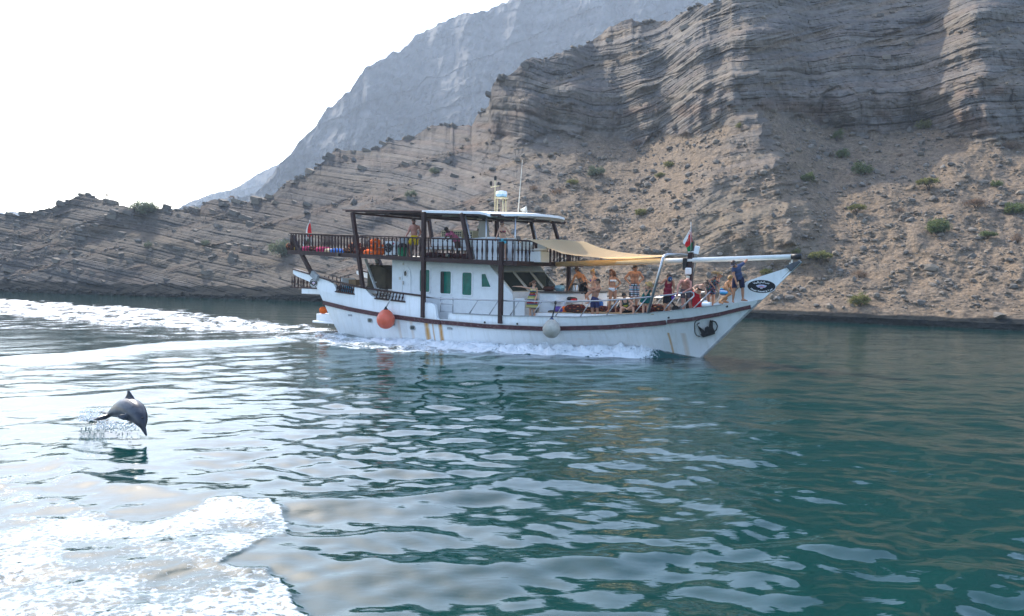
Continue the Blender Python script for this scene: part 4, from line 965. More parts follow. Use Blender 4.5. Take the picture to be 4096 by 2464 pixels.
# raked front with three windows
P0 = np.array([-7.35, 0, 2.20]); DZ = np.array([-1.27, 0, 1.26]); LZ = np.linalg.norm(DZ); DZ /= LZ; NF = np.array([0.704, 0, 0.71])
def front(v, h, o=0.0): return tuple(P0 + DZ * h + NF * o + np.array([0, -v, 0]))
for v0, v1 in ((1.86, 0.72), (0.52, -0.62), (-0.82, -1.86)):
    ol = [(v0, 0.18), (v0, 1.30), (v1, 1.30), (v1, 0.18)]
    fr = ring_frame(ol, 0.04, lambda a, b: front(a, b, -0.02), lambda a, b: front(a, b, 0.03)).build('windscreen_window', M_CREAM, cab)
    MB().prism(ol, lambda a, b: front(a, b, -0.02), lambda a, b: front(a, b, 0.008)).build('pane', M_DARKGLASS, fr)
MB().box((-7.33, -0.55, 1.55), (0.05, 0.75, 0.9)).build('cabin_front_panel', M_GREYCAP, cab)
MB().box((-7.05, -1.65, 1.55), (0.5, 0.6, 1.05)).build('cabin_side_locker', M_WHITE, cab, bevel=0.01)
# ------------------------------------------------------------------ upper deck, posts, railing, roof
ud_bot = lambda u: smoothpoly(u, [(-20.4, 3.845), (-11.63, 3.52), (-7.53, 3.41), (-6.5, 3.39)])
UV = 2.62
ud = MB(); usd = np.linspace(-20.2, -6.85, 12); P = []
for u in usd:
    z = float(ud_bot(u)); P += [(u, -UV, z + 0.03), (u, UV, z + 0.03), (u, UV, z + 0.15), (u, -UV, z + 0.15)]
ud.add(P, [(4*i+k, 4*i+(k+1)%4, 4*i+4+(k+1)%4, 4*i+4+k) for i in range(11) for k in range(4)] + [(0,1,2,3), (44,45,46,47)])
ud.build('upper_deck', M_CREAM, dhow)
for sgn in (-1, 1):
    bm_ = MB()
    for a, b in zip(usd[:-1], usd[1:]): bm_.beam((a, sgn*(UV+0.05), float(ud_bot(a))+0.09), (b, sgn*(UV+0.05), float(ud_bot(b))+0.09), 0.13, 0.19)
    bm_.build('deck_edge_beam', M_BROWN, dhow)
for u in (-20.27, -6.78):
    MB().beam((u, -UV-0.1, float(ud_bot(u))+0.09), (u, UV+0.1, float(ud_bot(u))+0.09), 0.13, 0.19).build('deck_edge_beam', M_BROWN, dhow)
RH = 0.80
def railing(p0, p1, spacing, name='railing'):
    p0, p1 = np.array(p0), np.array(p1)
    top = MB().beam(p0 + np.array([0, 0, RH + 0.03]), p1 + np.array([0, 0, RH + 0.03]), 0.11, 0.065).build(name, M_BROWN, dhow, bevel=0.01)
    L_ = np.linalg.norm(p1 - p0); n = max(1, int(round(L_ / spacing)))
    for i in range(n):
        q = p0 + (p1 - p0) * (i + 0.5) / n
        o = link('baluster', baluster_mesh(RH), None, top); o.location = tuple(q)
    return top
zt = lambda u: float(ud_bot(u)) + 0.185
for sgn in (-1, 1):
    for a, b, sp in ((-20.25, -15.55, 0.20), (-15.4, -11.68, 0.23), (-11.46, -7.55, 0.265), (-7.38, -6.80, 0.265)):
        railing((a, sgn * (UV + 0.04), zt(a)), (b, sgn * (UV + 0.04), zt(b)), sp)
railing((-20.25, -UV, zt(-20.25)), (-20.25, UV, zt(-20.25)), 0.22); railing((-6.80, -UV, zt(-6.8)), (-6.80, UV, zt(-6.8)), 0.27)
rf_z = lambda u: smoothpoly(u, [(-16.6, 5.91), (-11.74, 5.73), (-7.41, 5.54), (-6.43, 5.44), (-5.6, 5.38)])
def post(p0, p1, w=0.165, name='post', mat=M_BROWN): return MB().beam(p0, p1, w, w, (0, 1, 0)).build(name, mat, dhow, bevel=0.012)
for sgn in (-1, 1):
    y = sgn * 2.72
    post((-15.86, y, 5.76), (-15.16, y, 2.30)); post((-20.02, y * 0.99, 4.72), (-18.72, y * 0.93, 2.80), 0.17)
    MB().box((-18.55, sgn * 2.55, 2.78), (0.5, 0.18, 0.3), Euler((0, 0.55, 0)).to_matrix()).build('post_bracket', M_GREYCAP, dhow, bevel=0.02)
    post((-11.55, y, 5.66), (-11.55, y, 1.1), 0.175); post((-7.46, y, 4.36), (-7.46, y, 1.05), 0.17)
    post((-9.55, y * 0.985, 5.55), (-9.0, y * 0.985, 3.62), 0.15)
    MB().tube([(-9.42, sgn * 2.6, 5.5), (-8.88, sgn * 2.6, 3.65)], 0.03, 8).build('steel_brace', M_STEEL, dhow, True)
MB().tube([(-7.35, -1.9, 5.42), (-7.37, -1.9, 3.6)], 0.035, 8).build('steel_pole', M_STEEL, dhow, True)
MB().tube([(-8.42, -2.45, 5.5), (-8.42, -2.45, 3.6)], 0.035, 8).build('steel_pole', M_STEEL, dhow, True)
post((-8.3, 2.6, 5.5), (-7.9, 2.6, 4.4), 0.14)
rw = MB(); ur = np.linspace(-16.55, -11.72, 6); Yr = np.linspace(-2.68, 2.68, 9)
def roof_grid(us_, thick, name, mat, front=False, smooth=False):
    top = np.array([[(u - (0.0 if not front or u < -8.6 else ((abs(y) / 2.68) ** 3) * max(0.0, (u + 8.6)) * 0.75), y, float(rf_z(u)) + 0.10 * (1 - (y / 2.68) ** 2)) for y in Yr] for u in us_])
    bot = top.copy(); bot[..., 2] -= thick
    m_ = MB(); n0, n1 = len(us_), len(Yr); F1 = grid_faces(n0, n1)
    m_.add(np.concatenate([top.reshape(-1, 3), bot.reshape(-1, 3)]), np.concatenate([F1, F1[:, ::-1] + n0 * n1]))
    loop = [i for i in range(n1)] + [i * n1 + n1 - 1 for i in range(1, n0)] + [(n0 - 1) * n1 + i for i in range(n1 - 2, -1, -1)] + [i * n1 for i in range(n0 - 2, 0, -1)]
    m_.f += [(a, b, b + n0 * n1, a + n0 * n1) for a, b in zip(loop, loop[1:] + loop[:1])]
    return m_.build(name, mat, dhow)
M_WOODROOF = paint('weathered_roof_wood', (0.11, 0.055, 0.04), 0.7, 0.35, 3.0)
roof_grid(ur, 0.05, 'wooden_roof', M_WOODROOF)
roof_grid(np.linspace(-11.70, -6.75, 18), 0.10, 'white_roof', M_WHITE, True)
for yy in (-2.6, -1.3, 0.0, 1.3, 2.6):
    MB().beam((-16.4, yy, rf_z(-16.4) - 0.02 - 0.05), (-11.7, yy, rf_z(-11.7) - 0.07), 0.08, 0.09).build('roof_beam', M_BROWN, dhow)
    MB().beam((-11.68, yy, rf_z(-11.7) - 0.13), (-7.6, yy, rf_z(-7.6) - 0.12), 0.08, 0.09).build('roof_beam', M_BROWN if abs(yy) > 2 else M_CREAM, dhow)
for u in (-15.8, -13.7, -11.8, -9.7, -7.7):
    MB().beam((u, -2.62, rf_z(u) - 0.17), (u, 2.62, rf_z(u) - 0.17), 0.09, 0.09).build('roof_beam', M_BROWN, dhow)
# ------------------------------------------------------------------ foredeck: mast, spar, steel arch, side rails
mu, mz = bp(2757, 1120, 0.0)
mast = MB().beam((mu, 0, 1.5), (mu + 0.05, 0, 4.42), 0.19, 0.19, (0, 1, 0)).build('mast', M_BROWN, dhow, bevel=0.01)
MB().box((mu - 0.13, -0.12, 3.55), (0.14, 0.16, 0.45)).build('mast_bracket', M_BLACK, mast)
MB().box((mu + 0.02, -0.17, 3.28), (0.22, 0.16, 0.26)).build('mast_lamp', M_WHITE, mast, bevel=0.03)
MB().box((mu + 0.0, -0.14, 3.05), (0.12, 0.1, 0.12)).build('mast_lamp', M_CREAM, mast, bevel=0.02)
s0u, s0z = bp(2228, 1057, -0.35); s1u, s1z = bp(3170, 1027, 0.0)
spar = MB().tube([(s0u, 0.28, s0z), ((s0u + s1u)/2, -0.02, (s0z + s1z)/2 - 0.02), (s1u, 0, s1z)], [0.085, 0.095, 0.088], 12).build('spar', paint('white_spar', (0.76, 0.74, 0.68), 0.4, 0.05), dhow, True)
e0 = bp(3166, 1027, 0); e1 = bp(3206, 1026, 0)
MB().tube([(e0[0], 0, e0[1]), (e1[0], 0, e1[1])], 0.10, 12).build('spar_end_cap', M_BLACK, spar, True)
b0 = bp(3168, 1034, 0); MB().box((b0[0], 0, b0[1] - 0.08), (0.05, 0.06, 0.30)).box((b0[0], -0.07, b0[1] - 0.22), (0.14, 0.05, 0.14)).build('spar_bracket', M_CREAM, spar)
a0 = bp(2592, 1252, 1.85); a1 = bp(2655, 1032, 1.55)
au, az = a0; tu, tz = bp(2664, 1019, 1.5)
arch_pts = [(au, -1.85, az), (a1[0], -1.62, a1[1]), (a1[0] + 0.04, -1.55, a1[1] + 0.09), (a1[0] + 0.10, -1.42, a1[1] + 0.13), (a1[0] + 0.10, 0, a1[1] + 0.16), (a1[0] + 0.10, 1.42, a1[1] + 0.13), (a1[0] + 0.04, 1.55, a1[1] + 0.09), (a1[0], 1.62, a1[1]), (au, 1.85, az)]
MB().tube(arch_pts, 0.052, 10).build('steel_arch', M_STEEL, dhow, True)
fl = bp(2787, 1000, 0.1)
MB().box((fl[0], -0.1, fl[1]), (0.18, 0.10, 0.30), Euler((0, 0.2, 0)).to_matrix()).tube([(fl[0] - 0.35, -0.08, fl[1] - 0.08), (fl[0], -0.1, fl[1] - 0.05)], 0.03, 6).build('deck_floodlight', M_WHITE, dhow, bevel=0.015)
# rails along the bulwark, raked stanchions
def side_rail(sgn):
    tops = [(1700,1188),(1748,1194),(2000,1202),(2165,1206),(2300,1205),(2400,1203),(2500,1197),(2600,1188),(2700,1178),(2760,1169),(2782,1165)]
    pts = []
    for a, b in tops:
        u0 = bp(a, b, 2.5)[0]; z0 = bp(a, b, float(breadth(u0, 1.6)) - 0.1)[1]; u0 = bp(a, b, float(breadth(u0, 1.6)) - 0.1)[0]
        pts.append((u0, sgn * (float(breadth(u0, 1.6)) - 0.1), z0))
    end = pts[-1]; zb = float(sheer_z(end[0])) + 0.02
    pts += [(end[0] + 0.10, end[1], end[2] - 0.05), (end[0] + 0.12, end[1], end[2] - 0.16), (end[0] - 0.28, sgn * (float(breadth(end[0] - 0.28, 1.7)) - 0.06), zb)]
    r = MB().tube(pts, 0.030, 8).build('side_rail', M_STEEL, dhow, True)
    zr = lambda u: float(np.interp(u, [p[0] for p in pts[:-3]], [p[2] for p in pts[:-3]]))
    for u in np.arange(-9.1, 0.2, 1.02):
        ut = u + 0.42
        MB().tube([(u, sgn * (float(breadth(u, sheer_z(u))) - 0.06), float(sheer_z(u)) + 0.02), (ut, sgn * (float(breadth(ut, 1.6)) - 0.1), zr(ut))], 0.021, 7).build('stanchion', M_STEEL, r, True)
    gate = MB()
    for uu in (-10.72, -10.05): gate.tube([(uu, sgn * 2.55, 1.36), (uu, sgn * 2.55, 2.02)], 0.024, 7)
    gate.tube([(-10.72, sgn * 2.55, 1.72), (-10.05, sgn * 2.55, 1.72)], 0.018, 7).tube([(-10.72, sgn * 2.55, 1.40), (-10.05, sgn * 2.55, 1.40)], 0.018, 7)
    gate.build('boarding_gate', M_STEEL, r, True)
side_rail(-1); side_rail(1)
# bar with a dark top in front of the cabin
bar_pts = [(-6.55, 1.25), (-5.75, 1.25), (-5.45, 0.9), (-4.95, -1.75), (-6.0, -1.75), (-6.55, 0.6)]
MB().prism(bar_pts, lambda a, b: lc(a, b, 1.5), lambda a, b: lc(a, b, 2.30)).build('bar_counter', M_WHITE, dhow, bevel=0.02)
MB().prism([(a + (0.08 if a > -6 else -0.05), b + (0.08 if b > 0 else -0.08)) for a, b in bar_pts], lambda a, b: lc(a, b, 2.305), lambda a, b: lc(a, b, 2.36)).build('bar_top', paint('dark_counter', (0.06, 0.045, 0.04), 0.3, 0.2), dhow)
# port front corner post under the upper deck
# anchor in its pocket on the bow
def hull_pt(px_, py_, off=0.0):
    v = 1.2
    for _ in range(8):
        u, z = bp(px_, py_, v); v = float(breadth(u, z)) + off
    return np.array([u, -v, z])
anc = MB()
aw = lambda pts, r: anc.tube([hull_pt(*p, off=0.10) for p in pts], r, 7)
for poly in ([(2788,1300),(2793,1304),(2812,1318),(2824,1330),(2826,1342),(2808,1348),(2803,1330),(2794,1312)], [(2840,1278),(2851,1284),(2852,1310),(2860,1328),(2858,1334),(2838,1332),(2834,1310)], [(2820,1310),(2830,1304),(2838,1312),(2838,1340),(2822,1344),(2818,1325)]):
    anc.prism([(a, b) for a, b in poly], lambda a, b: tuple(hull_pt(a, b, 0.03)), lambda a, b: tuple(hull_pt(a, b, 0.16)))
aw([(2848,1282),(2862,1288),(2870,1304),(2866,1318),(2856,1328)], 0.022); aw([(2788,1300),(2790,1296),(2798,1291)], 0.02)
anc.prism([(2800,1338),(2860,1328),(2860,1336),(2812,1350)], lambda a, b: tuple(hull_pt(a, b, 0.02)), lambda a, b: tuple(hull_pt(a, b, 0.20)))
anc.build('anchor', paint('rusty_black_iron', (0.018, 0.018, 0.02), 0.6, 0.5, 6, 0.4, dirt=(0.35, 0.36, 0.36), dirt_amt=0.6), dhow)
pk = MB(); pk.tube([hull_pt(a, b, 0.015) for a, b in ((2800,1279),(2785,1283),(2779,1292),(2778,1310),(2780,1330),(2786,1342),(2800,1346))], 0.016, 6); pk.build('anchor_plate_edge', M_BLACK, dhow)
# ladder to the upper deck, aft
lad = MB()
for yy in (-1.15, -0.45): lad.beam((-16.55, yy, 3.62), (-15.5, yy, 1.5), 0.05, 0.16, (0, 1, 0))
lo = lad.build('deck_ladder', M_WHITE, dhow)
for k in range(7):
    f = (k + 0.5) / 7; MB().box((-16.5 + 1.05 * f, -0.8, 3.55 - 2.05 * f), (0.24, 0.66, 0.035)).build('tread', M_BROWN if k < 3 else M_WHITE, lo)
# ------------------------------------------------------------------ flat lettering
def text_polys(s, size=1.0, bold=0.0):
    """2-D vertices and faces of a line of text, baseline on y=0, centred on x=0"""
    cu = D.curves.new('lettering', 'FONT'); cu.body = s; cu.size = size; cu.offset = bold; cu.resolution_u = 3
    ob = D.objects.new('lettering', cu); COL.objects.link(ob)
    dg = bpy.context.evaluated_depsgraph_get(); dg.update()
    me = D.meshes.new_from_object(ob.evaluated_get(dg))
    V = np.array([v.co[:2] for v in me.vertices]) if len(me.vertices) else np.zeros((0, 2)); F = [tuple(p.vertices) for p in me.polygons]
    D.objects.remove(ob); D.curves.remove(cu); D.meshes.remove(me)
    if len(V): V[:, 0] -= (V[:, 0].min() + V[:, 0].max()) / 2
    return V, F
AR = '\u0020'.join(['\ufe94\ufea3\ufe8e\ufef4\ufeb4\ufedf\ufe8d\ufeed', '\ufeae\ufed4\ufeb4\ufee0\ufedf', '\ufe90\ufebc\ufea7'])
M_LETTER = paint('white_lettering', (0.80, 0.80, 0.80), 0.5, 0.03)
M_OVAL = paint('black_oval', (0.010, 0.011, 0.016), 0.45, 0.2)
def oval_logo(fn, a, b, parent):
    """fn(x, y, o) maps logo coordinates (metres, centred) to the hull, o metres proud"""
    el = [(a * math.cos(t), b * math.sin(t)) for t in np.linspace(0, 2 * math.pi, 41)[:-1]]
    def sheet(poly, o): V, F = filled_sheet(poly, lambda x, y: fn(x, y, o), 0.12); return MB().add(V, F)
    rim = sheet([(1.04 * p, 1.06 * q) for p, q in el], 0.004).build('company_oval', M_LETTER, parent)
    sheet(el, 0.008).build('oval_ground', M_OVAL, rim)
    def arc_text(s, size, lower, span):
        V, F = text_polys(s, size, 0.004)
        w = V[:, 0].max() - V[:, 0].min(); out = []
        for x, y in V:
            ph = x / w * span
            if lower: rx, ry = 0.86 * a, 0.86 * b; out.append((rx * math.sin(ph) - y * math.sin(ph) * 0.8, -ry * math.cos(ph) + y * math.cos(ph) * 0.9))
            else: rx, ry = 0.60 * a, 0.56 * b; out.append((rx * 1.15 * math.sin(ph) + y * math.sin(ph) * 0.8, ry * math.cos(ph) + y * math.cos(ph) * 0.9))
        return MB().add([fn(x, y, 0.012) for x, y in out], F)
    arc_text('Khasab Travel & Tours', b * 0.34, True, 2.35).build('oval_lettering', M_LETTER, rim)
    arc_text(AR, b * 0.50, False, 1.75).build('oval_lettering', M_LETTER, rim)
    cl = [(0.36 * a * math.cos(t) * (1 + 0.12 * math.sin(5 * t)), 0.04 * b + 0.25 * b * math.sin(t)) for t in np.linspace(0, 2 * math.pi, 25)[:-1]]
    sheet(cl, 0.011).build('oval_emblem', paint('pale_lilac', (0.55, 0.55, 0.72), 0.5, 0.2), rim)
    sheet([(-0.26*a, -0.05*b), (-0.1*a, 0.02*b), (0.02*a, 0.12*b), (0.2*a, 0.0*b), (0.28*a, -0.06*b), (0.1*a, -0.14*b), (-0.1*a, -0.14*b)], 0.013).build('oval_emblem', paint('pink_hill', (0.62, 0.25, 0.28), 0.5, 0.2), rim)
    V, F = text_polys('KTT', b * 0.17, 0.003); MB().add([fn(x, y - 0.36 * b, 0.012) for x, y in V], F).build('oval_lettering', M_LETTER, rim)
lu, lz = bp(3040, 1146, 0.35)
def prow_map(x, y, o):
    p = prow_side(lu + x, lz + y, -1); return (p[0], p[1] - o - 0.004, p[2])
oval_logo(prow_map, 0.47, 0.235, prow)
su, sz_ = bp(1256, 1132, 2.4)
def stern_map(x, y, o):
    b = float(breadth(su + x, sz_ + y)) + 0.012; return (su + x, -(b + o), sz_ + y)
oval_logo(stern_map, 0.30, 0.22, dhow)

# ------------------------------------------------------------------ materials of cloth and gear
def cloth(name, col, var=0.2, scale=8.0, rough=0.9, weave=0.25):
    return paint(name, col, rough, var, scale, 0.1, bump=weave)
def rug(name, a, b, c):
    if name in _mats: return _mats[name]
    nt = NT(name); v = nt.coord('Object', (1, 1, 1.6))
    vo = nt.n('ShaderNodeTexVoronoi', Vector=v, Scale=7.0, _distance='MANHATTAN'); wv = nt.n('ShaderNodeTexChecker', Vector=v, Scale=9.0)
    c1 = nt.ramp(vo.outputs['Distance'], [(0.0, b), (0.28, b), (0.30, a), (0.55, a), (0.57, c)], 'CONSTANT')
    c2 = nt.mix(nt.math('MULTIPLY', wv.outputs['Fac'], nt.ramp(nt.noise(v, 2.0, 3), [(0.5, (0, 0, 0)), (0.55, (1, 1, 1))])), c1, c)
    nt.bsdf(Base__Color=c2, Roughness=0.9, Specular__IOR__Level=0.1, Normal=nt.bump(nt.noise(v, 20, 3), 0.3, 0.01)); _mats[name] = nt.m
    return nt.m
M_RUG1 = rug('red_gold_carpet_cloth', (0.26, 0.022, 0.018), (0.42, 0.25, 0.08), (0.04, 0.012, 0.012))
M_RUG2 = rug('orange_black_carpet_cloth', (0.33, 0.07, 0.02), (0.48, 0.33, 0.12), (0.03, 0.015, 0.012))
M_RUG3 = rug('maroon_carpet_cloth', (0.15, 0.012, 0.014), (0.3, 0.12, 0.04), (0.05, 0.01, 0.01))
M_MAT = paint('tan_mat', (0.42, 0.31, 0.19), 0.9, 0.15, 5.0, 0.1)
def wloc(u, v, z): p = bw(u, v, z); return (float(p[0]), float(p[1]), float(p[2]))
BR = Euler((0, 0, -TH)).to_matrix()
def thing_on_boat(name, u, v, z, label, cat, group=None, rz=0.0):
    e = empty(name, wloc(u, v, z), -TH + rz); return tag(e, label, cat, group)
def mesh_on_boat(mb, name, u, v, z, label, cat, mat, group=None, rz=0.0, smooth=False, bevel=0.0):
    o = mb.build(name, mat, None, smooth, bevel); o.location = wloc(u, v, z); o.rotation_euler = (0, 0, -TH + rz); return tag(o, label, cat, group)
def pillow(w, d, h, seed=0, n=13):
    V = []; F = []
    for s in (1, -1):
        for i in range(n):
            for j in range(n):
                a, b = 2 * i / (n - 1) - 1, 2 * j / (n - 1) - 1
                t = max(0.0, (1 - a ** 4) * (1 - b ** 4)) ** 0.45
                k = 1 - 0.08 * (abs(a) * abs(b)) ** 2
                V.append((a * w / 2 * k, b * d / 2 * k, s * h / 2 * t + 0.02 * h * float(perlin(a * 2 + seed, b * 2, s))))
    f = grid_faces(n, n); F = [tuple(q) for q in f] + [tuple(q[::-1] + n * n) for q in f]
    return MB().add(V, F)
def cushion(u, v, z, w, d, h, mat, label, group, rz=0.0, seed=0, tilt=0.0):
    o = mesh_on_boat(pillow(w, d, h, seed), 'cushion', u, v, z + h / 2, label, 'cushion', mat, group, rz, True)
    o.rotation_euler = (tilt, 0.1 * math.sin(seed * 3.1), -TH + rz); return o

# ------------------------------------------------------------------ upper deck gear
def udz(u): return float(ud_bot(u)) + 0.155
ug = 'cushions and mats on the upper deck'
cols = [('red', M_RUG1), ('gold', cloth('gold_cloth', (0.50, 0.32, 0.06))), ('magenta', cloth('magenta_cloth', (0.42, 0.03, 0.12))), ('cream', cloth('cream_cloth', (0.55, 0.47, 0.33))), ('blue', cloth('blue_cloth', (0.03, 0.13, 0.45))), ('orange patterned', M_RUG2), ('maroon', M_RUG3)]
spec = [(1172,2.1,5,'maroon cushion in the aft corner of the upper deck',0.55,0.4),(1205,2.0,1,'gold mat beside the aft flag',0.9,0.2),(1235,2.0,2,'magenta cushion just forward of the aft flag',0.75,0.26),(1268,2.0,0,'red patterned cushion on the aft upper deck between magenta ones',0.8,0.3),(1293,2.05,2,'second magenta cushion along the aft railing',0.7,0.26),(1322,2.0,3,'cream mat next to the blue one',0.9,0.2),(1350,2.05,4,'blue mat along the aft railing',0.7,0.22),(1376,2.0,4,'blue and yellow folded mat near the slanted post',0.6,0.2),(1402,2.0,5,'orange patterned cushion just aft of the slanted post',0.7,0.3),(1422,1.8,0,'tall red patterned cushion leaning by the slanted post',0.6,0.55),(1450,2.0,6,'maroon cushion forward of the slanted post',0.7,0.35)]
for i, (pxx, v, ci, lab, w, h) in enumerate(spec):
    u = bp(pxx, 990, v)[0]; cushion(u, v, udz(u), w, 0.6, h, cols[ci][1], lab, ug, 0.1 * math.sin(i * 2.2), i)
# pile of orange life jackets
u = bp(1512, 990, 2.0)[0]
M_ORANGE = cloth('orange_nylon', (0.75, 0.13, 0.015), 0.25)
for i, (du, dv, dz, s, r) in enumerate(((-0.35, 0.1, 0.0, 1.0, 0.1), (0.05, 0.15, 0.0, 1.0, 0.5), (0.38, 0.0, 0.0, 0.9, -0.3), (-0.15, 0.0, 0.24, 1.0, 0.8), (0.15, 0.1, 0.25, 0.95, 0.2), (-0.05, 0.05, 0.48, 0.9, 1.2), (0.48, 0.1, 0.22, 0.7, 0.3))):
    e = thing_on_boat('life_jacket', u + du, 2.05 + dv, udz(u) + dz, ['orange life jacket at the aft foot of the pile', 'orange life jacket at the middle foot of the pile', 'orange life jacket at the forward foot of the pile', 'orange life jacket lying second layer aft in the pile', 'orange life jacket lying second layer forward in the pile', 'orange life jacket on top of the pile', 'small orange life jacket leaning on the pile beside the air conditioner'][i], 'life jacket', 'life jackets piled on the upper deck', r)
    a = pillow(0.5 * s, 0.34 * s, 0.24, i).build('front_panel', M_ORANGE, e, True); a.location = (0, -0.1, 0.13); a.rotation_euler = (0.5, 0.1, 0)
    b = pillow(0.46 * s, 0.3 * s, 0.22, i + 5).build('back_panel', M_ORANGE, e, True); b.location = (0, 0.12, 0.14); b.rotation_euler = (-0.4, 0.15, 0.1)
    c = MB().box((0, -0.22, 0.15), (0.42 * s, 0.02, 0.035)).build('strap', paint('grey_webbing', (0.35, 0.35, 0.33), 0.8), e); c.rotation_euler = (0.1, 0, 0.1)
# air conditioner
u = bp(1571, 990, 2.0)[0]
ac = thing_on_boat('air_conditioner', u, 2.05, udz(u), 'white air conditioner outdoor unit with dark fan behind the railing', 'air conditioner')
MB().box((0, 0, 0.36), (0.62, 0.3, 0.62)).build('casing', M_WHITE, ac, bevel=0.015)
fan = MB().lathe([(0.215, 0), (0.215, 0.02), (0.19, 0.02), (0.19, 0.005)], (-0.07, -0.17, 0.37), 20, 1).build('fan_grille', M_BLACK, ac)
for k in range(6):
    a = k * math.pi / 3; MB().beam((-0.07 + 0.05 * math.cos(a), -0.175, 0.37 + 0.05 * math.sin(a)), (-0.07 + 0.18 * math.cos(a + 0.3), -0.175, 0.37 + 0.18 * math.sin(a + 0.3)), 0.012, 0.07, (0, 1, 0)).build('blade', M_GREYCAP, fan)
MB().box((-0.2, 0, 0.03), (0.06, 0.32, 0.06)).box((0.2, 0, 0.03), (0.06, 0.32, 0.06)).build('feet', M_BLACK, ac)
MB().lathe([(0.045, 0), (0.045, 0.006)], (0.23, -0.157, 0.56), 16, 1).build('round_badge', paint('crimson_badge', (0.45, 0.01, 0.06), 0.4, 0.05), ac)
V, F = text_polys('LG', 0.11, 0.004); MB().add([(x + 0.23, -0.156, y + 0.40) for x, y in V], F).build('badge_lettering', M_BLACK, ac)
# grey storage box, green bin with a black bag
u = bp(1614, 990, 1.7)[0]
mesh_on_boat(MB().box((0, 0, 0.45), (0.5, 0.4, 0.9)), 'storage_box', u, 1.55, udz(u), 'grey storage box behind the green bin', 'box', M_GREYCAP, None, 0, False, 0.03)
gb = thing_on_boat('waste_bin', bp(1613, 990, 2.1)[0], 2.15, udz(u), 'green waste bin lined with a black bag', 'bin')
MB().lathe([(0.17, 0), (0.20, 0.42), (0.215, 0.43), (0.215, 0.46), (0.19, 0.46)], n=16).build('body', paint('green_plastic', (0.0, 0.20, 0.085), 0.45, 0.1), gb, 'auto')
MB().lathe([(0.222, 0.40), (0.225, 0.47), (0.16, 0.56), (0.05, 0.60)], n=14).build('bag', M_RUBBER, gb, True)
# white bench lockers
for a, b, lab in ((1712, 1832, 'long white bench locker behind the railing, aft one'), (1836, 1936, 'white bench locker behind the railing, forward one')):
    u0, u1 = bp(a, 980, 1.5)[0], bp(b, 980, 1.5)[0]
    e = thing_on_boat('bench', (u0 + u1) / 2, 1.45, udz(u0), lab, 'bench'); w = u1 - u0
    MB().box((0, 0.2, 0.72), (w, 0.08, 0.42)).build('backrest', M_WHITE, e, bevel=0.03)
    MB().box((0, -0.1, 0.42), (w, 0.6, 0.08)).build('seat', M_WHITE, e, bevel=0.02)
    for sx in (-1, 1):
        MB().beam((sx * (w/2 - 0.1), 0.15, 0), (sx * (w/2 - 0.1), 0.15, 0.5), 0.05, 0.05, (0, 1, 0)).build('leg', M_STEEL, e)
        MB().beam((sx * (w/2 - 0.1), -0.3, 0), (sx * (w/2 - 0.1), -0.3, 0.4), 0.05, 0.05, (0, 1, 0)).build('leg', M_STEEL, e)
for i, (pxx, ci) in enumerate(((1722, 6), (1752, 0), (1790, 6), (1832, 0), (1862, 6))):
    u = bp(pxx, 1010, 2.0)[0]; cushion(u, 2.0, udz(u), 0.42, 0.5, 0.26, cols[ci][1], ['maroon cushion by the mid post on the deck', 'red patterned cushion under the aft bench end', 'maroon cushion under the leaning man in pink', 'red patterned cushion under the bench joint', 'maroon cushion beside the slanted brace'][i], ug, 0.1, i + 20)
M_CRATE = paint('cream_plastic', (0.62, 0.52, 0.33), 0.5, 0.1)
for i, (pxx, pyy, vv, lab) in enumerate(((1790, 944, 1.0, 'cream louvred cabinet behind the man in pink'), (1838, 944, 1.0, 'cream louvred cabinet left of the slanted brace'), (1880, 946, 1.0, 'cream louvred cabinet right of the slanted brace'))):
    u = bp(pxx, 1000, vv)[0]; zc = bp(pxx, pyy, vv)[1]
    e = thing_on_boat('louvred_cabinet', u, vv, zc - 0.62, lab, 'cabinet', 'louvred cabinets on the upper deck')
    MB().box((0, 0.06, 0.42), (0.50, 0.4, 0.9)).build('casing', M_CRATE, e, bevel=0.01)
    for r_ in range(4):
        for c_ in range(4): MB().box((-0.16 + 0.107 * c_, -0.142, 0.46 + 0.10 * r_), (0.075, 0.01, 0.07)).build('opening', M_BLACK, e)
# helm console with its windscreen
u0 = bp(1985, 1000, 1.0)[0]
e = thing_on_boat('helm_console', u0, 0.9, udz(u0), 'white helm console with clear windscreen on the upper deck', 'console')
MB().prism([(-0.6, 0), (0.75, 0), (0.75, 0.65), (0.35, 1.0), (-0.6, 0.95)], lambda a, b: (a, -0.9, b), lambda a, b: (a, 0.9, b)).build('body', M_WHITE, e, bevel=0.02)
nt = NT('hazed_perspex'); tr = nt.n('ShaderNodeBsdfTransparent', Color=(0.9, 0.9, 0.88)); pb = nt.n('ShaderNodeBsdfPrincipled', Base__Color=(0.42, 0.38, 0.32), Roughness=0.25)
mx = nt.n('ShaderNodeMixShader', Fac=0.62); nt.t.links.new(tr.outputs[0], mx.inputs[1]); nt.t.links.new(pb.outputs[0], mx.inputs[2]); nt.t.links.new(mx.outputs[0], nt.out.inputs[0])
MB().prism([(-0.42, 0.95), (0.14, 0.98), (0.10, 1.66), (-0.36, 1.66)], lambda a, b: (a, -0.86, b), lambda a, b: (a, -0.845, b)).build('windscreen', nt.m, e)
MB().lathe([(0.2, -0.015), (0.215, 0), (0.2, 0.015)], (-0.75, -0.2, 1.0), 18, 0).build('steering_wheel', M_BLACK, e, True)
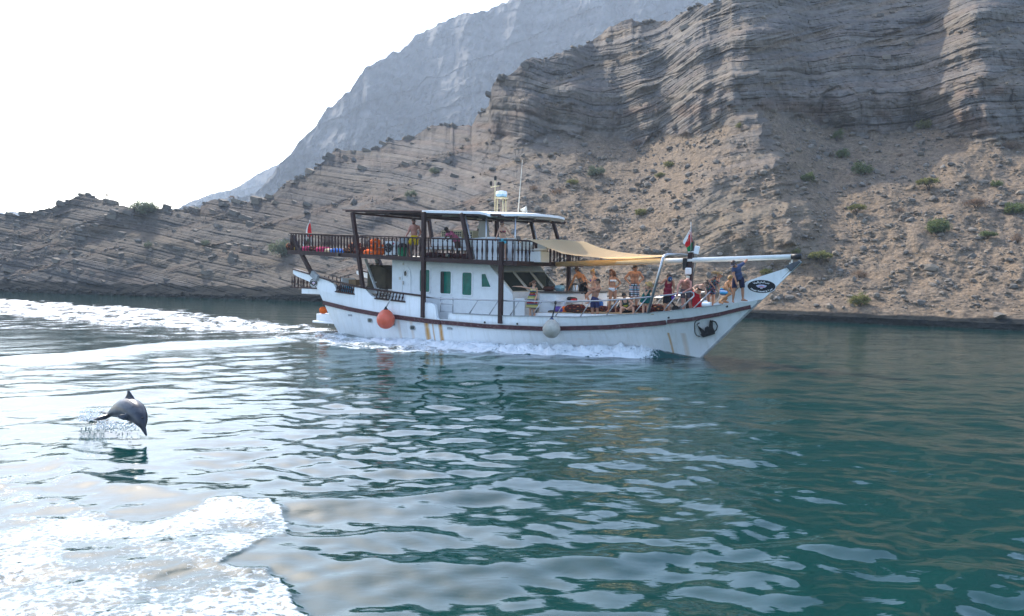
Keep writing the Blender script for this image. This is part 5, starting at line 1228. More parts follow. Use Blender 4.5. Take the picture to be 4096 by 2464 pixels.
for i, (pxx, lab) in enumerate(((2085, 'white padded seat beside the forward corner pole'), (2150, 'white padded seat furthest forward on the upper deck'))):
    u = bp(pxx, 1000, 1.2)[0]; e = thing_on_boat('padded_chair', u, 1.1, udz(u), lab, 'seat', 'padded seats at the front of the upper deck')
    MB().box((0, 0, 0.22), (0.62, 0.7, 0.44)).build('base', M_WHITE, e, bevel=0.02)
    p = pillow(0.6, 0.66, 0.14, i).build('seat', M_CREAM, e, True); p.location = (0, 0, 0.5)
    p = pillow(0.6, 0.16, 0.42, i + 3).build('backrest', M_CREAM, e, True); p.location = (0, 0.3, 0.72)
for a, b, lab in ((1355, 1019, 'small dark floodlight under the aft railing'), (1793, 1021, 'small floodlight on the deck edge below the man in pink')):
    u, z = bp(a, b, 2.75); e = thing_on_boat('floodlight', u, 2.74, z, lab, 'floodlight', 'floodlights on the deck edge')
    MB().box((0, -0.06, 0), (0.17, 0.09, 0.14)).build('housing', M_BLACK, e, bevel=0.01); MB().box((0, -0.108, 0), (0.14, 0.006, 0.11)).build('lens', M_DARKGLASS, e); MB().box((0, 0, -0.05), (0.05, 0.06, 0.03)).build('bracket', M_STEEL, e)
# ------------------------------------------------------------------ on the roof
u, z = bp(2005, 845, 0.0); zr_ = float(rf_z(u)) + 0.1
rd = empty('radar', lc(u, 0, zr_), 0, dhow)
M_YEL = paint('yellowed_paint', (0.56, 0.47, 0.27), 0.5, 0.1)
for dx, dy in ((-0.16, -0.1), (0.16, -0.1), (0, 0.14), (0.16, 0.14)): MB().tube([(dx, dy, -0.05), (dx * 0.9, dy * 0.9, 0.62)], 0.028, 7).build('radar_leg', M_YEL, rd, True)
top_z = bp(2005, 790, 0)[1] - zr_
MB().box((0, 0, top_z - 0.02), (0.46, 0.42, 0.05)).build('radar_plate', M_YEL, rd)
MB().lathe([(0.20, 0), (0.245, 0.05), (0.25, 0.11)], (0, 0, top_z + 0.02), 20).build('radar_dome_base', paint('pale_blue_plastic', (0.30, 0.48, 0.58), 0.4, 0.05), rd, 'auto')
MB().lathe([(0.25, 0.0), (0.25, 0.09), (0.22, 0.14), (0.10, 0.165), (0.0, 0.17)], (0, 0, top_z + 0.13), 20).build('radar_dome', M_WHITE, rd, 'auto')
u1, z1 = bp(1980, 800, -0.2)
ml = MB().tube([(u1, 0.2, float(rf_z(u1)) + 0.05), (u1, 0.2, bp(1980, 716, -0.2)[1])], 0.022, 7)
zc = bp(1980, 745, -0.2)[1]; ml.tube([(u1 - 0.24, 0.2, zc - 0.03), (u1 + 0.24, 0.2, zc + 0.02)], 0.022, 6)
mlo = ml.build('light_mast', M_YEL, dhow, True)
for du, dz, h in ((-0.24, 0.1, 0.2), (0.0, bp(1980, 716, -0.2)[1] - zc, 0.2), (0.18, 0.08, 0.14), (0.26, 0.06, 0.1)):
    MB().lathe([(0.05, 0), (0.06, 0.02), (0.06, h * 0.8), (0.04, h)], (u1 + du, 0.2, zc + dz - h * 0.3), 9).build('navigation_light', M_BLACK, mlo)
ua_, za_ = bp(2072, 848, -0.8); ub_, zb_ = bp(2090, 640, -0.8)
MB().tube([(ua_, 0.8, za_ - 0.1), ((ua_ + ub_)/2, 0.8, (za_ + zb_)/2), (ub_, 0.8, zb_)], [0.03, 0.016, 0.007], 6).build('radio_antenna', M_CREAM, dhow, True)
uh, zh = bp(2094, 840, -0.9)
hn = MB().lathe([(0.05, -0.13), (0.06, -0.05), (0.10, 0.05), (0.17, 0.14), (0.12, 0.14)], n=12, axis=0).build('loudhailer', M_CREAM, dhow, True); hn.location = (uh, 0.9, float(rf_z(uh)) + 0.32); hn.rotation_euler = (0, -0.1, 0.4)
MB().box((uh, 0.9, float(rf_z(uh)) + 0.14), (0.08, 0.08, 0.25)).box((uh + 0.3, 0.9, float(rf_z(uh)) + 0.05), (0.6, 0.12, 0.06)).build('loudhailer_stand', M_CREAM, dhow)
# ------------------------------------------------------------------ sunshade
nt = NT('sunlit_canvas'); v = nt.coord('Object')
df = nt.n('ShaderNodeBsdfDiffuse', Color=nt.ramp(nt.noise(v, 1.5, 5), [(0.3, (0.70, 0.56, 0.38)), (0.7, (0.78, 0.65, 0.46))])); tl = nt.n('ShaderNodeBsdfTranslucent', Color=(0.95, 0.77, 0.52))
mx = nt.n('ShaderNodeMixShader', Fac=0.7); nt.t.links.new(df.outputs[0], mx.inputs[1]); nt.t.links.new(tl.outputs[0], mx.inputs[2]); nt.t.links.new(mx.outputs[0], nt.out.inputs[0]); M_CANVAS = nt.m
near_px = [(2108,955),(2150,972),(2198,991),(2248,1011),(2305,1021),(2400,1030),(2505,1029),(2614,1027),(2654,1024)]
far_px = [(2336,964),(2347,969),(2359,976),(2380,985),(2403,993),(2468,1007),(2541,1015),(2600,1018),(2650,1020)]
NA = len(near_px); aw_pts = []
for i in range(NA):
    f = i / (NA - 1); vn = lerp(2.45, 1.42, f); vf = -vn
    a = np.array(lc(*(lambda q: (q[0], vn, q[1]))(bp(*near_px[i], vn)))); b = np.array(lc(*(lambda q: (q[0], vf, q[1]))(bp(*far_px[i], vf))))
    for k in range(13):
        t = k / 12; p = a + (b - a) * t; p[2] -= 0.16 * math.sin(math.pi * t) * math.sin(math.pi * min(1, f * 1.05)) + 0.02 * math.sin(9 * t + 5 * f); aw_pts.append(p)
aw_pts = np.array(aw_pts); n0 = len(aw_pts)
FA = grid_faces(NA, 13)
awn = MB().add(np.concatenate([aw_pts, aw_pts - np.array([0, 0, 0.006])]), np.concatenate([FA, FA[:, ::-1] + n0])).build('sunshade', M_CANVAS, None, True)
awn.matrix_world = Matrix.Translation(Vector(B0)) @ Matrix.Rotation(-TH, 4, 'Z'); tag(awn, 'tan canvas sunshade stretched from the upper railing to the steel arch', 'sunshade')
lace = MB()
for k in range(11):
    p = aw_pts[int(k * 1.2)]; q = p + np.array([-0.18, 0, -0.02 + 0.02 * (k % 2)]); lace.tube([p, q], 0.012, 5)
lace.build('lacing', M_CREAM, awn)
roll = MB(); rp = [bp(a, b, -0.2) for a, b in ((2226,1057),(2400,1052),(2600,1046),(2746,1041))]
roll.tube([(p[0], 0.2 - 0.05 * i, p[1]) for i, p in enumerate(rp)], [0.10, 0.125, 0.12, 0.10], 10)
ro = roll.build('rolled_canvas', M_CANVAS, None, True); ro.matrix_world = awn.matrix_world.copy(); tag(ro, 'roll of tan canvas lashed along the spar below the sunshade', 'canvas roll')
# ------------------------------------------------------------------ flags
def flag(pole0, pole1, outline, v, label, cols3):
    e = empty('flag', tuple(bw(pole0[0], v, pole0[1])), -TH); tag(e, label, 'flag', 'flags on the boat')
    off = np.array(lc(pole0[0], v, pole0[1]))
    MB().tube([np.array(lc(pole0[0], v, pole0[1])) - off, np.array(lc(pole1[0], v, pole1[1])) - off], 0.018, 7).build('flagpole', M_GREYCAP, e, True)
    for nm, mat, poly in cols3:
        pts = [bp(a, b, v) for a, b in poly]
        V, F = filled_sheet(dense_poly(pts, 3), lambda u, z: tuple(np.array(lc(u, v + 0.05 * math.sin(6.0 * u + 3.0 * z), z)) - off), 0.10)
        n_ = len(V); MB().add(V + [(a, b + 0.004, c) for a, b, c in V], F + [tuple(i + n_ for i in f[::-1]) for f in F]).build(nm, mat, e, True)
M_FR, M_FW, M_FG = cloth('flag_red', (0.50, 0.018, 0.02), 0.15), cloth('flag_white', (0.72, 0.68, 0.62), 0.1), cloth('flag_green', (0.0, 0.16, 0.045), 0.15)
flag(bp(1247, 1000, 0.6), bp(1239, 880, 0.6), None, 0.6, 'red white and green flag drooping from the aft pole on the upper deck', (('red_cloth', M_FR, [(1240,884),(1250,940),(1247,946),(1235,955),(1229,938)]), ('white_cloth', M_FW, [(1238,888),(1229,938),(1233,952),(1224,962),(1217,985),(1209,980),(1224,925)]), ('green_cloth', M_FG, [(1235,953),(1246,946),(1232,972),(1224,976),(1225,962)])))
flag(bp(2763, 1010, 0.16), bp(2764, 888, 0.16), None, 0.16, 'red white and green flag drooping from the mast head', (('red_cloth', M_FR, [(2763,908),(2765,935),(2748,965),(2752,985),(2743,985),(2740,978),(2751,950),(2754,925)]), ('white_cloth', M_FW, [(2762,910),(2756,940),(2752,950),(2740,978),(2733,972),(2735,960),(2750,930)]), ('red_cloth', M_FR, [(2765,936),(2767,967),(2752,990),(2744,988),(2749,968)]), ('green_cloth', M_FG, [(2767,967),(2768,1000),(2752,1007),(2747,990),(2756,984)])))
# ------------------------------------------------------------------ fenders
def fender(px_c, r_px, px_top, v, label, mat, capmat, tie):
    u, z = bp(*px_c, v); r = r_px / scale_at(u, v); e = empty('fender', tuple(bw(u, v, z)), -TH); tag(e, label, 'fender', 'round fenders hung over the side')
    o = MB().ellipsoid((0, 0, 0), (r, r, r), 20, 14)
    for i, p in enumerate(o.v):
        if p[2] > 0.55 * r: k = (p[2] - 0.55 * r) / (0.45 * r); o.v[i] = (p[0] * (1 + 0.05 * k), p[1] * (1 + 0.05 * k), p[2] + 0.16 * r * k * k)
    o.build('ball', mat, e, True)
    MB().lathe([(0.36 * r, 0.93 * r), (0.24 * r, 1.14 * r), (0.12 * r, 1.30 * r), (0.10 * r, 1.42 * r)], n=12).build('collar', capmat, e, True)
    off = np.array(lc(u, v, z)); t = np.array(lc(*tie)) - off
    MB().tube([(0, 0, 1.36 * r), 0.5 * (t + np.array([0, 0, 1.36 * r])) + np.array([0.03, -0.02, 0]), t], 0.018, 6).tube([(0.05, 0, 1.36 * r), t + np.array([0.04, 0, 0.02])], 0.014, 6).ellipsoid(tuple(t), (0.06, 0.05, 0.07), 8, 6).build('rope', paint('grey_rope', (0.33, 0.33, 0.32), 0.9, 0.2) if mat is M_FO else M_BLACK, e, True)
def scale_at(u, v):
    return FPX / ((bw(u, v, 1.5) - C_) @ F_)
M_FO = paint('orange_fender_vinyl', (0.62, 0.105, 0.05), 0.42, 0.2, 2.0, 0.4, dirt=(0.62, 0.30, 0.22), dirt_amt=0.5)
M_FGY = paint('grey_fender_vinyl', (0.40, 0.38, 0.33), 0.6, 0.25, 2.5, 0.3, dirt=(0.2, 0.18, 0.15), dirt_amt=0.6)
tu_, tz_ = bp(1566, 1182, 2.75)
fender((1543, 1279), 37, None, 3.12, 'big orange ball fender hanging from the aft railing', M_FO, M_RUBBER, (tu_, 2.72, tz_))
tu_, tz_ = bp(2222, 1210, 2.6)
fender((2206, 1317), 36, None, 3.02, 'dirty pale grey ball fender hanging amidships', M_FGY, paint('navy_collar', (0.02, 0.04, 0.09), 0.5, 0.2), (tu_, 2.6, tz_))
u, z = bp(1293, 1248, 1.4)
mesh_on_boat(MB().ellipsoid((0, 0, 0), (0.24, 0.17, 0.18)), 'life_buoy_drum', u, 1.4, lz1 + 0.17, 'orange float lying on the stern locker', 'float', M_ORANGE, None, 0, True)
# ------------------------------------------------------------------ aft deck gear
u0, z0 = bp(1515, 1155, 0.9)
tp = MB().prism([(-0.62, -0.1), (0.62, -0.1), (0.60, 0.90), (0.30, 1.02), (-0.42, 1.05), (-0.60, 0.98)], lambda a, b: (a, -0.9, b), lambda a, b: (a * 0.9, 0.8, b))
t_o = tp.build('covered_crate', paint('olive_tarpaulin', (0.085, 0.066, 0.04), 0.8, 0.3, 2.0, 0.2, bump=0.6), None, False, 0.05); t_o.location = wloc(u0, 0.2, z0 + 0.1); t_o.rotation_euler = (0, 0, -TH); tag(t_o, 'tall stack under an olive brown tarpaulin aft of the cabin', 'covered crate')
u0, z0 = bp(1418, 1130, 0.8); mesh_on_boat(MB().box((0, 0, 0), (0.42, 0.4, 0.28)), 'cardboard_box', u0, 0.8, z0, 'brown cardboard box on the white aft seat', 'box', paint('cardboard', (0.30, 0.19, 0.10), 0.9, 0.15), None, 0.2, False, 0.008)
mesh_on_boat(MB().box((0, 0, -0.3), (0.9, 0.9, 0.5)).box((-0.4, 0, 0.15), (0.1, 0.9, 0.45)), 'aft_seat', u0 - 0.05, 0.8, z0 - 0.16, 'white aft seat by the ladder carrying a cardboard box', 'seat', M_WHITE, None, 0, False, 0.03)
u0, z0 = bp(1375, 1150, 1.6)
for i, (du, m_, lab) in enumerate(((-0.3, cloth('navy_bag_cloth', (0.03, 0.05, 0.12)), 'navy bag behind the aft bulwark opening'), (0.35, cloth('sky_blue_cloth', (0.05, 0.32, 0.52)), 'light blue bag behind the aft bulwark opening'))):
    cushion(u0 + du, 1.7, z0 - 0.28, 0.55, 0.4, 0.34, m_, lab, None, 0.2, i + 40)
# ------------------------------------------------------------------ foredeck gear
fg = 'carpet cushions on the foredeck'
matp = []
mesh_on_boat(MB().box((0, 0, 0), (4.6, 3.4, 0.02)), 'deck_mat', -3.55, 0.0, 1.60, 'tan mat spread over the raised foredeck', 'mat', M_MAT)
bpy.data.objects['deck_mat'].rotation_euler = (0, -math.atan(0.026), -TH)
fc = [(2300,1236,1.35,0.75,0.34,M_RUG1,'big red and gold carpet cushion on the foredeck nearest the bar'),(2318,1250,1.5,0.8,0.18,M_RUG2,'flat patterned cushion in front of the big red and gold one'),(2356,1244,0.9,0.6,0.22,M_RUG2,'orange patterned cushion behind the man in navy shorts'),(2415,1240,0.3,0.7,0.24,M_RUG1,'red patterned cushion behind the water bottle'),(2450,1243,0.6,0.6,0.2,M_RUG3,'maroon cushion left of the woman in white'),(2512,1238,0.6,0.6,0.2,M_RUG2,'patterned cushion right of the woman in white'),(2562,1232,0.4,0.7,0.28,M_RUG1,'red patterned cushion behind the sitting man'),(2590,1236,0.8,0.5,0.2,M_RUG3,'maroon cushion left of the woman in the green dress'),(2620,1222,0.1,0.7,0.3,M_RUG1,'red patterned cushion folded beside the steel arch'),(2646,1232,0.3,0.7,0.24,M_RUG2,'orange patterned cushion under the folded one by the arch')]
for i, (a, b, v, w, h, m_, lab) in enumerate(fc):
    u, z = bp(a, b, v); zz = float(plat_z(u)) + 0.015
    cushion(u, v, zz, w, 0.6, h, m_, lab, fg, 0.5 * math.sin(i * 1.7), i + 60)
u, z = bp(2400, 1210, -0.2)
e = thing_on_boat('water_bottle', u, -0.2, float(plat_z(u)), 'large blue water cooler bottle with a white cap', 'bottle')
MB().lathe([(0.13, 0), (0.14, 0.03), (0.14, 0.38), (0.06, 0.46), (0.05, 0.5)], n=16).build('body', paint('blue_bottle_plastic', (0.02, 0.14, 0.50), 0.15, 0.1), e, 'auto'); MB().lathe([(0.055, 0.5), (0.055, 0.55)], n=10).build('cap', M_WHITE, e)
u, z = bp(2282, 1212, 0.0)
e = thing_on_boat('cool_box', u, 0.0, float(plat_z(-5)) , 'dark green cool box with a pale label under the bar', 'cool box')
MB().box((0, 0, 0.2), (0.6, 0.4, 0.38)).build('body', paint('dark_green_plastic', (0.006, 0.05, 0.05), 0.4, 0.1), e, bevel=0.03); MB().box((0, 0, 0.42), (0.63, 0.43, 0.07)).build('lid', M_WHITE, e, bevel=0.02); MB().box((0, -0.205, 0.25), (0.14, 0.01, 0.12)).build('label', M_GREYCAP, e)
for i, (a, b, v, lab) in enumerate(((2222,1212,1.2,'white plastic stool beside the bar front'),(2288,1202,0.9,'white plastic stool with a dark bag and red cloth on it'))):
    u, z = bp(a, b, v); e = thing_on_boat('stool', u, v, float(plat_z(u)), lab, 'stool', 'white stools by the bar')
    MB().lathe([(0.22, 0.40), (0.24, 0.43), (0.22, 0.47), (0.0, 0.48)], n=16).build('seat', M_WHITE, e, 'auto'); MB().lathe([(0.05, 0), (0.05, 0.42)], n=8).build('leg', M_CREAM, e); MB().lathe([(0.2, 0), (0.2, 0.03)], n=14).build('foot', M_CREAM, e)
    if i == 1: cushion(u, v, float(plat_z(u)) + 0.47, 0.4, 0.3, 0.16, M_BLACK, 'dark bag lying on a white stool', None, 0.1, 90); cushion(u + 0.15, v + 0.1, float(plat_z(u)) + 0.47, 0.25, 0.2, 0.1, cloth('red_cloth_plain', (0.5, 0.02, 0.02)), 'red cloth lying on a white stool', None, 0.1, 91)
for a, b, v, col, lab, w in ((2243,1226,1.0,(0.55,0.02,0.02),'bright red bag under the bar',0.4),(2262,1236,1.3,(0.85,0.16,0.02),'orange bag in front of the cool box',0.42),(2236,1244,1.4,(0.10,0.06,0.25),'purple and red towel heap by the bar',0.4),(2205,1250,1.4,(0.05,0.05,0.06),'dark sandals on the platform by the bar',0.25),(2330,1215,-0.2,(0.05,0.55,0.25),'light green bottle bag behind the tattooed man',0.18)):
    u, z = bp(a, b, v); cushion(u, v, float(plat_z(u)), w, 0.3, 0.10 if 'sandal' in lab else 0.26, cloth(lab.replace(' ', '_') + '_cloth', col), lab, None, 0.3, int(a))
# on the bar
for a, v, lab, r_, h in ((2248, 0.4, 'steel coffee pot on the bar', 0.09, 0.26), (2298, -0.9, 'steel tea urn with a black lid at the far end of the bar', 0.15, 0.26)):
    u = bp(a, 1160, v)[0]; u = min(u, -5.15); e = thing_on_boat('pot', u, v, 2.36, lab, 'pot', 'pots on the bar')
    MB().lathe([(r_, 0), (r_, h), (r_ * 0.9, h + 0.02)], n=16).build('body', M_STEEL, e, 'auto'); MB().lathe([(r_ * 1.03, h), (r_ * 0.8, h + 0.05), (0.02, h + 0.07)], n=14).build('lid', M_BLACK, e, True); MB().tube([(-r_, 0, h * 0.8), (-r_ - 0.08, 0, h * 0.7), (-r_ - 0.07, 0, h * 0.3), (-r_, 0, h * 0.25)], 0.012, 6).build('handle', M_BLACK, e, True)
u = bp(2190, 1163, 0.9)[0]; cushion(u, 0.8, 2.36, 0.5, 0.3, 0.2, cloth('brown_bag_cloth', (0.07, 0.03, 0.025)), 'brown bag lying on the bar', None, 0.2, 70)
cushion(u + 0.35, 0.5, 2.36, 0.4, 0.3, 0.26, cloth('teal_white_towel', (0.25, 0.42, 0.5)), 'blue and white towel on the bar beside the brown bag', None, -0.2, 71)
# by the mast: winch, white cylinders
u, z = bp(2822, 1205, 0.75)
mesh_on_boat(MB().lathe([(0.075, 0), (0.075, 0.33), (0.05, 0.37)], n=14), 'gas_bottle', u, 0.75, float(deck_z(u)) + 0.05, 'upright white cylinder at the end of the side rail', 'cylinder', M_WHITE, None, 0, 'auto')
u, z = bp(2806, 1226, 1.15)
mesh_on_boat(MB().lathe([(0.0, -0.17), (0.09, -0.16), (0.09, 0.16), (0.0, 0.17)], n=14, axis=0), 'mooring_bitt', u + 0.1, float(breadth(u, 1.9)) - 0.1, float(sheer_z(u)) + 0.12, 'white drum end lying on the rail near the bow', 'drum', M_WHITE, None, 0, 'auto')
u, z = bp(2712, 1220, 0.4)
wz = float(deck_z(u)); e = thing_on_boat('windlass', u, 0.35, wz, 'dark iron windlass with a long lever ahead of the arch', 'windlass')
MB().lathe([(0.14, -0.3), (0.09, -0.2), (0.09, 0.2), (0.14, 0.3)], (0, 0, 0.3), 14, 1).build('drum', M_BLACK, e, 'auto'); MB().box((0, 0, 0.12), (0.35, 0.3, 0.24)).build('base', M_BLACK, e, bevel=0.02); MB().tube([(0, -0.1, 0.3), (-0.45, -0.2, 0.85)], 0.035, 8).build('lever', M_BROWN, e, True)
# ------------------------------------------------------------------ people
CROPS = {1: (2250, 1030, 5.706), 2: (2440, 1040, 5.935), 3: (2620, 1040, 5.935), 5: (1560, 840, 4.405), 6: (2020, 1050, 6.184)}
M_SKIN_CACHE = {}
nt = NT('skin'); at = attrib(nt, 'skin'); v = nt.coord('Object')
nt.bsdf(Base__Color=nt.mix(1.0, at.outputs['Color'], nt.ramp(nt.noise(v, 9, 4), [(0.3, (0.98, 0.96, 0.95)), (0.7, (1.18, 1.15, 1.13))]), 'MULTIPLY'), Roughness=0.5, Specular__IOR__Level=0.35)
M_SKIN = nt.m
def hairmat(name, c): return paint(name, c, 0.55, 0.35, 14.0, 0.3, bump=0.4)
def frame(up, fwd):
    up = up / np.linalg.norm(up); fwd = fwd - up * (fwd @ up); fwd = fwd / (np.linalg.norm(fwd) + 1e-9)
    return np.cross(fwd, up), fwd, up                  # right-hand side of the head, forward, up
class Prim:
    def __init__(s, kind, **k): s.kind = kind; s.__dict__.update(k)
    def dist(s, P):
        if s.kind == 'cap':
            d = s.b - s.a; t = np.clip(((P - s.a) @ d) / (d @ d + 1e-12), 0, 1)
            return np.linalg.norm(P - s.a - t[:, None] * d, axis=1) - (s.r0 + (s.r1 - s.r0) * t), t
        q = (P - s.c) @ s.M.T; k = np.linalg.norm(q / s.r, axis=1); return (k - 1) * min(s.r), q[:, 2] / s.r[2]
    def mesh(s, mb):
        if s.kind == 'cap':
            d = s.b - s.a; L = np.linalg.norm(d)
            if L < 1e-6: return
            d /= L; pts, rs = [], []
            for t in (-1, -0.7, -0.35): pts.append(s.a + d * s.r0 * t); rs.append(s.r0 * math.sqrt(max(0.02, 1 - t * t)))
            pts.append(s.a); rs.append(s.r0); pts.append((s.a + s.b) / 2); rs.append((s.r0 + s.r1) / 2 + getattr(s, 'bulge', 0)); pts.append(s.b); rs.append(s.r1)
            for t in (0.35, 0.7, 1): pts.append(s.b + d * s.r1 * t); rs.append(s.r1 * math.sqrt(max(0.02, 1 - t * t)))
            mb.tube(pts, rs, 10)
        else:
            mb.ellipsoid(tuple(s.c), s.r, 16, 10, Matrix([list(r) for r in s.M]).transposed())
def person(crop, v0, J, face, skin, label, hair=None, clothes=(), S=1.0, female=False, beard=None, extra=None, face_dd=0.0, toes=(0.12, 0.02, 0.15), tint=None, group='people on the boat', build=1.0, grip=()):
    ox, oy, sc = CROPS[crop]
    feet = J['anL']; fx, fy = ox + feet[0] / sc, oy + feet[1] / sc
    r = ray(fx, fy); o = B0 + v0 * N_; d0 = ((o - C_) @ N_) / (r @ N_)
    toW = lambda q: C_ + ray(ox + q[0] / sc, oy + q[1] / sc) * (d0 - (q[2] if len(q) > 2 else 0.0))
    P = {k: toW(q) for k, q in J.items()}
    vecW = lambda q: q[0] * np.array([1.0, 0, 0]) + q[1] * np.array([0, 0, -1.0]) + q[2] * np.array([0, -1.0, 0])
    base = (P['anL'] + P['anR']) / 2
    prims = {}
    cap = lambda n, a, b, r0, r1, **k: prims.__setitem__(n, Prim('cap', a=a, b=b, r0=r0 * S, r1=r1 * S, **k))
    ell = lambda n, c, r, M: prims.__setitem__(n, Prim('ell', c=c, r=tuple(x * S for x in r), M=np.array(M)))
    neck, hip = P['neck'], P['hip']; spine = neck - hip; sl = np.linalg.norm(spine); up = spine / sl
    lat = P['shR'] - P['shL']; lat = lat - up * (lat @ up)
    if np.linalg.norm(lat) < 0.24: lat = lat / (np.linalg.norm(lat) + 1e-6) * 0.24
    hw = min(np.linalg.norm(lat) / 2, 0.21); lat = lat / np.linalg.norm(lat)
    fc = vecW(face); fc = fc / np.linalg.norm(fc)
    fwd = np.cross(up, lat); fwd = fwd if fwd @ vecW(J.get('_chest', face)) > 0 else -fwd
    M_t = [lat, fwd, up]
    w = 0.92 if female else 1.0; w *= build
    ell('chest', hip + spine * 0.70, (max(0.125, min(hw * 0.88, 0.165)) * w, 0.112 * w, sl * 0.36 / S), M_t)
    ell('belly', hip + spine * 0.32 + fwd * 0.01 * S, ((0.118 if female else 0.142) * build, 0.102 * build, sl * 0.30 / S), M_t)
    ell('pelvis', hip + spine * 0.02, ((0.165 if female else 0.150) * build, 0.118 * build, 0.115), M_t)
    cap('shoulders', P['shL'] + (P['shR'] - P['shL']) * 0.12, P['shR'] + (P['shL'] - P['shR']) * 0.12, 0.062 * w, 0.062 * w)
    cap('trap', neck - up * 0.05 * S, hip + spine * 0.80, 0.065, 0.10)
    if female:
        for sg in (-1, 1): ell('bust%d' % sg, hip + spine * 0.66 + fwd * 0.085 * S + lat * sg * 0.065 * S, (0.062, 0.062, 0.062), M_t)
    for sd in 'LR':
        a = 0.85 if female else 1.0; a *= build ** 0.6
        cap('uarm' + sd, P['sh' + sd], P['el' + sd], 0.052 * a, 0.040 * a, bulge=0.002); cap('farm' + sd, P['el' + sd], P['ha' + sd], 0.040 * a, 0.027 * a, bulge=0.003)
        d = P['ha' + sd] - P['el' + sd]; d /= np.linalg.norm(d) + 1e-9
        side = np.cross(d, up); side /= np.linalg.norm(side) + 1e-9; nrm = np.cross(side, d)
        pc = P['ha' + sd] + d * 0.055 * S
        ell('palm' + sd, pc, (0.040, 0.018, 0.05), [side, nrm, d])
        for k, (off, ln) in enumerate(((-0.030, 0.062), (-0.010, 0.075), (0.010, 0.070), (0.028, 0.055))):
            root = pc + side * off * S + d * 0.035 * S; k1 = root + (d * 0.8 + nrm * (-0.35)) * ln * 0.5 * S; k2 = k1 + (d * 0.35 - nrm * 0.9) * ln * 0.5 * S
            cap('fing%s%d' % (sd, k), root, k1, 0.0095, 0.009); cap('fing2%s%d' % (sd, k), k1, k2, 0.009, 0.0075)
        th = pc - side * 0.036 * S - d * 0.02 * S; cap('thumb' + sd, th, th + (-side * 0.5 + d * 0.6 - nrm * 0.5) * 0.055 * S, 0.0105, 0.0085)
        hp_ = P['hp' + sd]; a = 1.0 if female else 1.0
        cap('thigh' + sd, hp_, P['kn' + sd], 0.090 * a * build, 0.056, bulge=0.002); cap('calf' + sd, P['kn' + sd], P['an' + sd], 0.055, 0.034, bulge=0.008)
        ft = P.get('to' + sd); an = P['an' + sd]
        if ft is None:
            ft = an + vecW(toes) * 1.1 * S; ft[2] = an[2] - 0.055 * S
        ft = ft.copy(); dd = ft - an; L_ = np.linalg.norm(dd)
        if L_ > 0.2 * S: ft = an + dd / L_ * 0.2 * S
        heel = an - (ft - an) * 0.25; heel[2] = an[2] - 0.045 * S; cap('foot' + sd, heel, ft, 0.032, 0.026)
        cap('foot_top' + sd, an, an + (ft - an) * 0.7, 0.034, 0.024)
    # head
    hd = P['head']; hup = hd - neck; hup = hup / np.linalg.norm(hup) * 0.75 + np.array([0, 0, 0.25]) - 0.0 * fc
    if 'hup' in J: hup = vecW(J['hup'])
    rt, hf, hu = frame(hup, fc); M_h = [rt, hf, hu]
    ell('head', hd + hu * 0.018 * S, (0.076, 0.095, 0.102), M_h); ell('jaw', hd - hu * 0.050 * S + hf * 0.022 * S, (0.056, 0.066, 0.062), M_h)
    cap('nose', hd + hf * 0.090 * S + hu * 0.005 * S, hd + hf * 0.106 * S - hu * 0.024 * S, 0.010, 0.014)
    for sg in (-1, 1): ell('ear%d' % sg, hd + rt * sg * 0.077 * S - hf * 0.008 * S - hu * 0.005 * S, (0.012, 0.022, 0.032), M_h)
    cap('neck', neck - up * 0.03 * S, hd - hu * 0.05 * S - hf * 0.012 * S, 0.056 if not female else 0.048, 0.050 if not female else 0.043)
    mb = MB()
    for p_ in prims.values(): p_.mesh(mb)
    raw = mb.mesh('person_raw'); ob = D.objects.new('person_raw', raw); COL.objects.link(ob)
    md = ob.modifiers.new('r', 'REMESH'); md.mode = 'VOXEL'; md.voxel_size = 0.0155 * S
    sm = ob.modifiers.new('s', 'SMOOTH'); sm.factor = 0.5; sm.iterations = 2
    dg = bpy.context.evaluated_depsgraph_get(); dg.update()
    body = D.meshes.new_from_object(ob.evaluated_get(dg)); D.objects.remove(ob); D.meshes.remove(raw)
    n = len(body.vertices); co = np.empty(n * 3, np.float32); body.vertices.foreach_get('co', co); co = co.reshape(-1, 3).astype(float)
    nr = np.empty(n * 3, np.float32); body.vertices.foreach_get('normal', nr); nr = nr.reshape(-1, 3).astype(float)
    names = list(prims); DD = np.array([prims[k].dist(co)[0] for k in names]); lab = np.array(names)[DD.argmin(0)]
    q = (co - hd) / S; hx, hy, hz = q @ rt, q @ hf, q @ hu
    headish = np.isin(lab, ['head', 'jaw', 'ear-1', 'ear1', 'nose'])
    colr = np.tile(np.array(skin), (n, 1))
    facem = headish & (hy > 0.05)
    colr[facem & (np.abs(hz + 0.052) < 0.011) & (np.abs(hx) < 0.028)] = np.array(skin) * np.array([0.95, 0.55, 0.55])
    colr[facem & (np.abs(hz - 0.040) < 0.008) & (np.abs(hx) > 0.012) & (np.abs(hx) < 0.050)] = np.array(skin) * 0.3
    colr[facem & (np.abs(hz - 0.022) < 0.010) & (np.abs(np.abs(hx) - 0.030) < 0.014)] *= 0.55
    if beard is not None: colr[headish & (hz < -0.035) & (hy > -0.01) & ~((np.abs(hz + 0.052) < 0.009) & (np.abs(hx) < 0.022))] = beard
    tp = {}
    q2 = (co - hip) / S; tz = q2 @ up / (sl / S); tx = q2 @ lat; ty = q2 @ fwd
    tp = dict(tz=tz, tx=tx, ty=ty, lab=lab, co=co)
    if tint: tint(colr, tp, fwd)
    body.name = 'person'; attr_c(body, 'skin', colr); body.materials.clear(); body.materials.append(M_SKIN)
    body.polygons.foreach_set('use_smooth', [True] * len(body.polygons))
    root = link('person', body, None); tag(root, label, 'person', group)
    for v_ in body.vertices: pass
    body.transform(Matrix.Translation(Vector(tuple(-base)))); root.location = tuple(base)
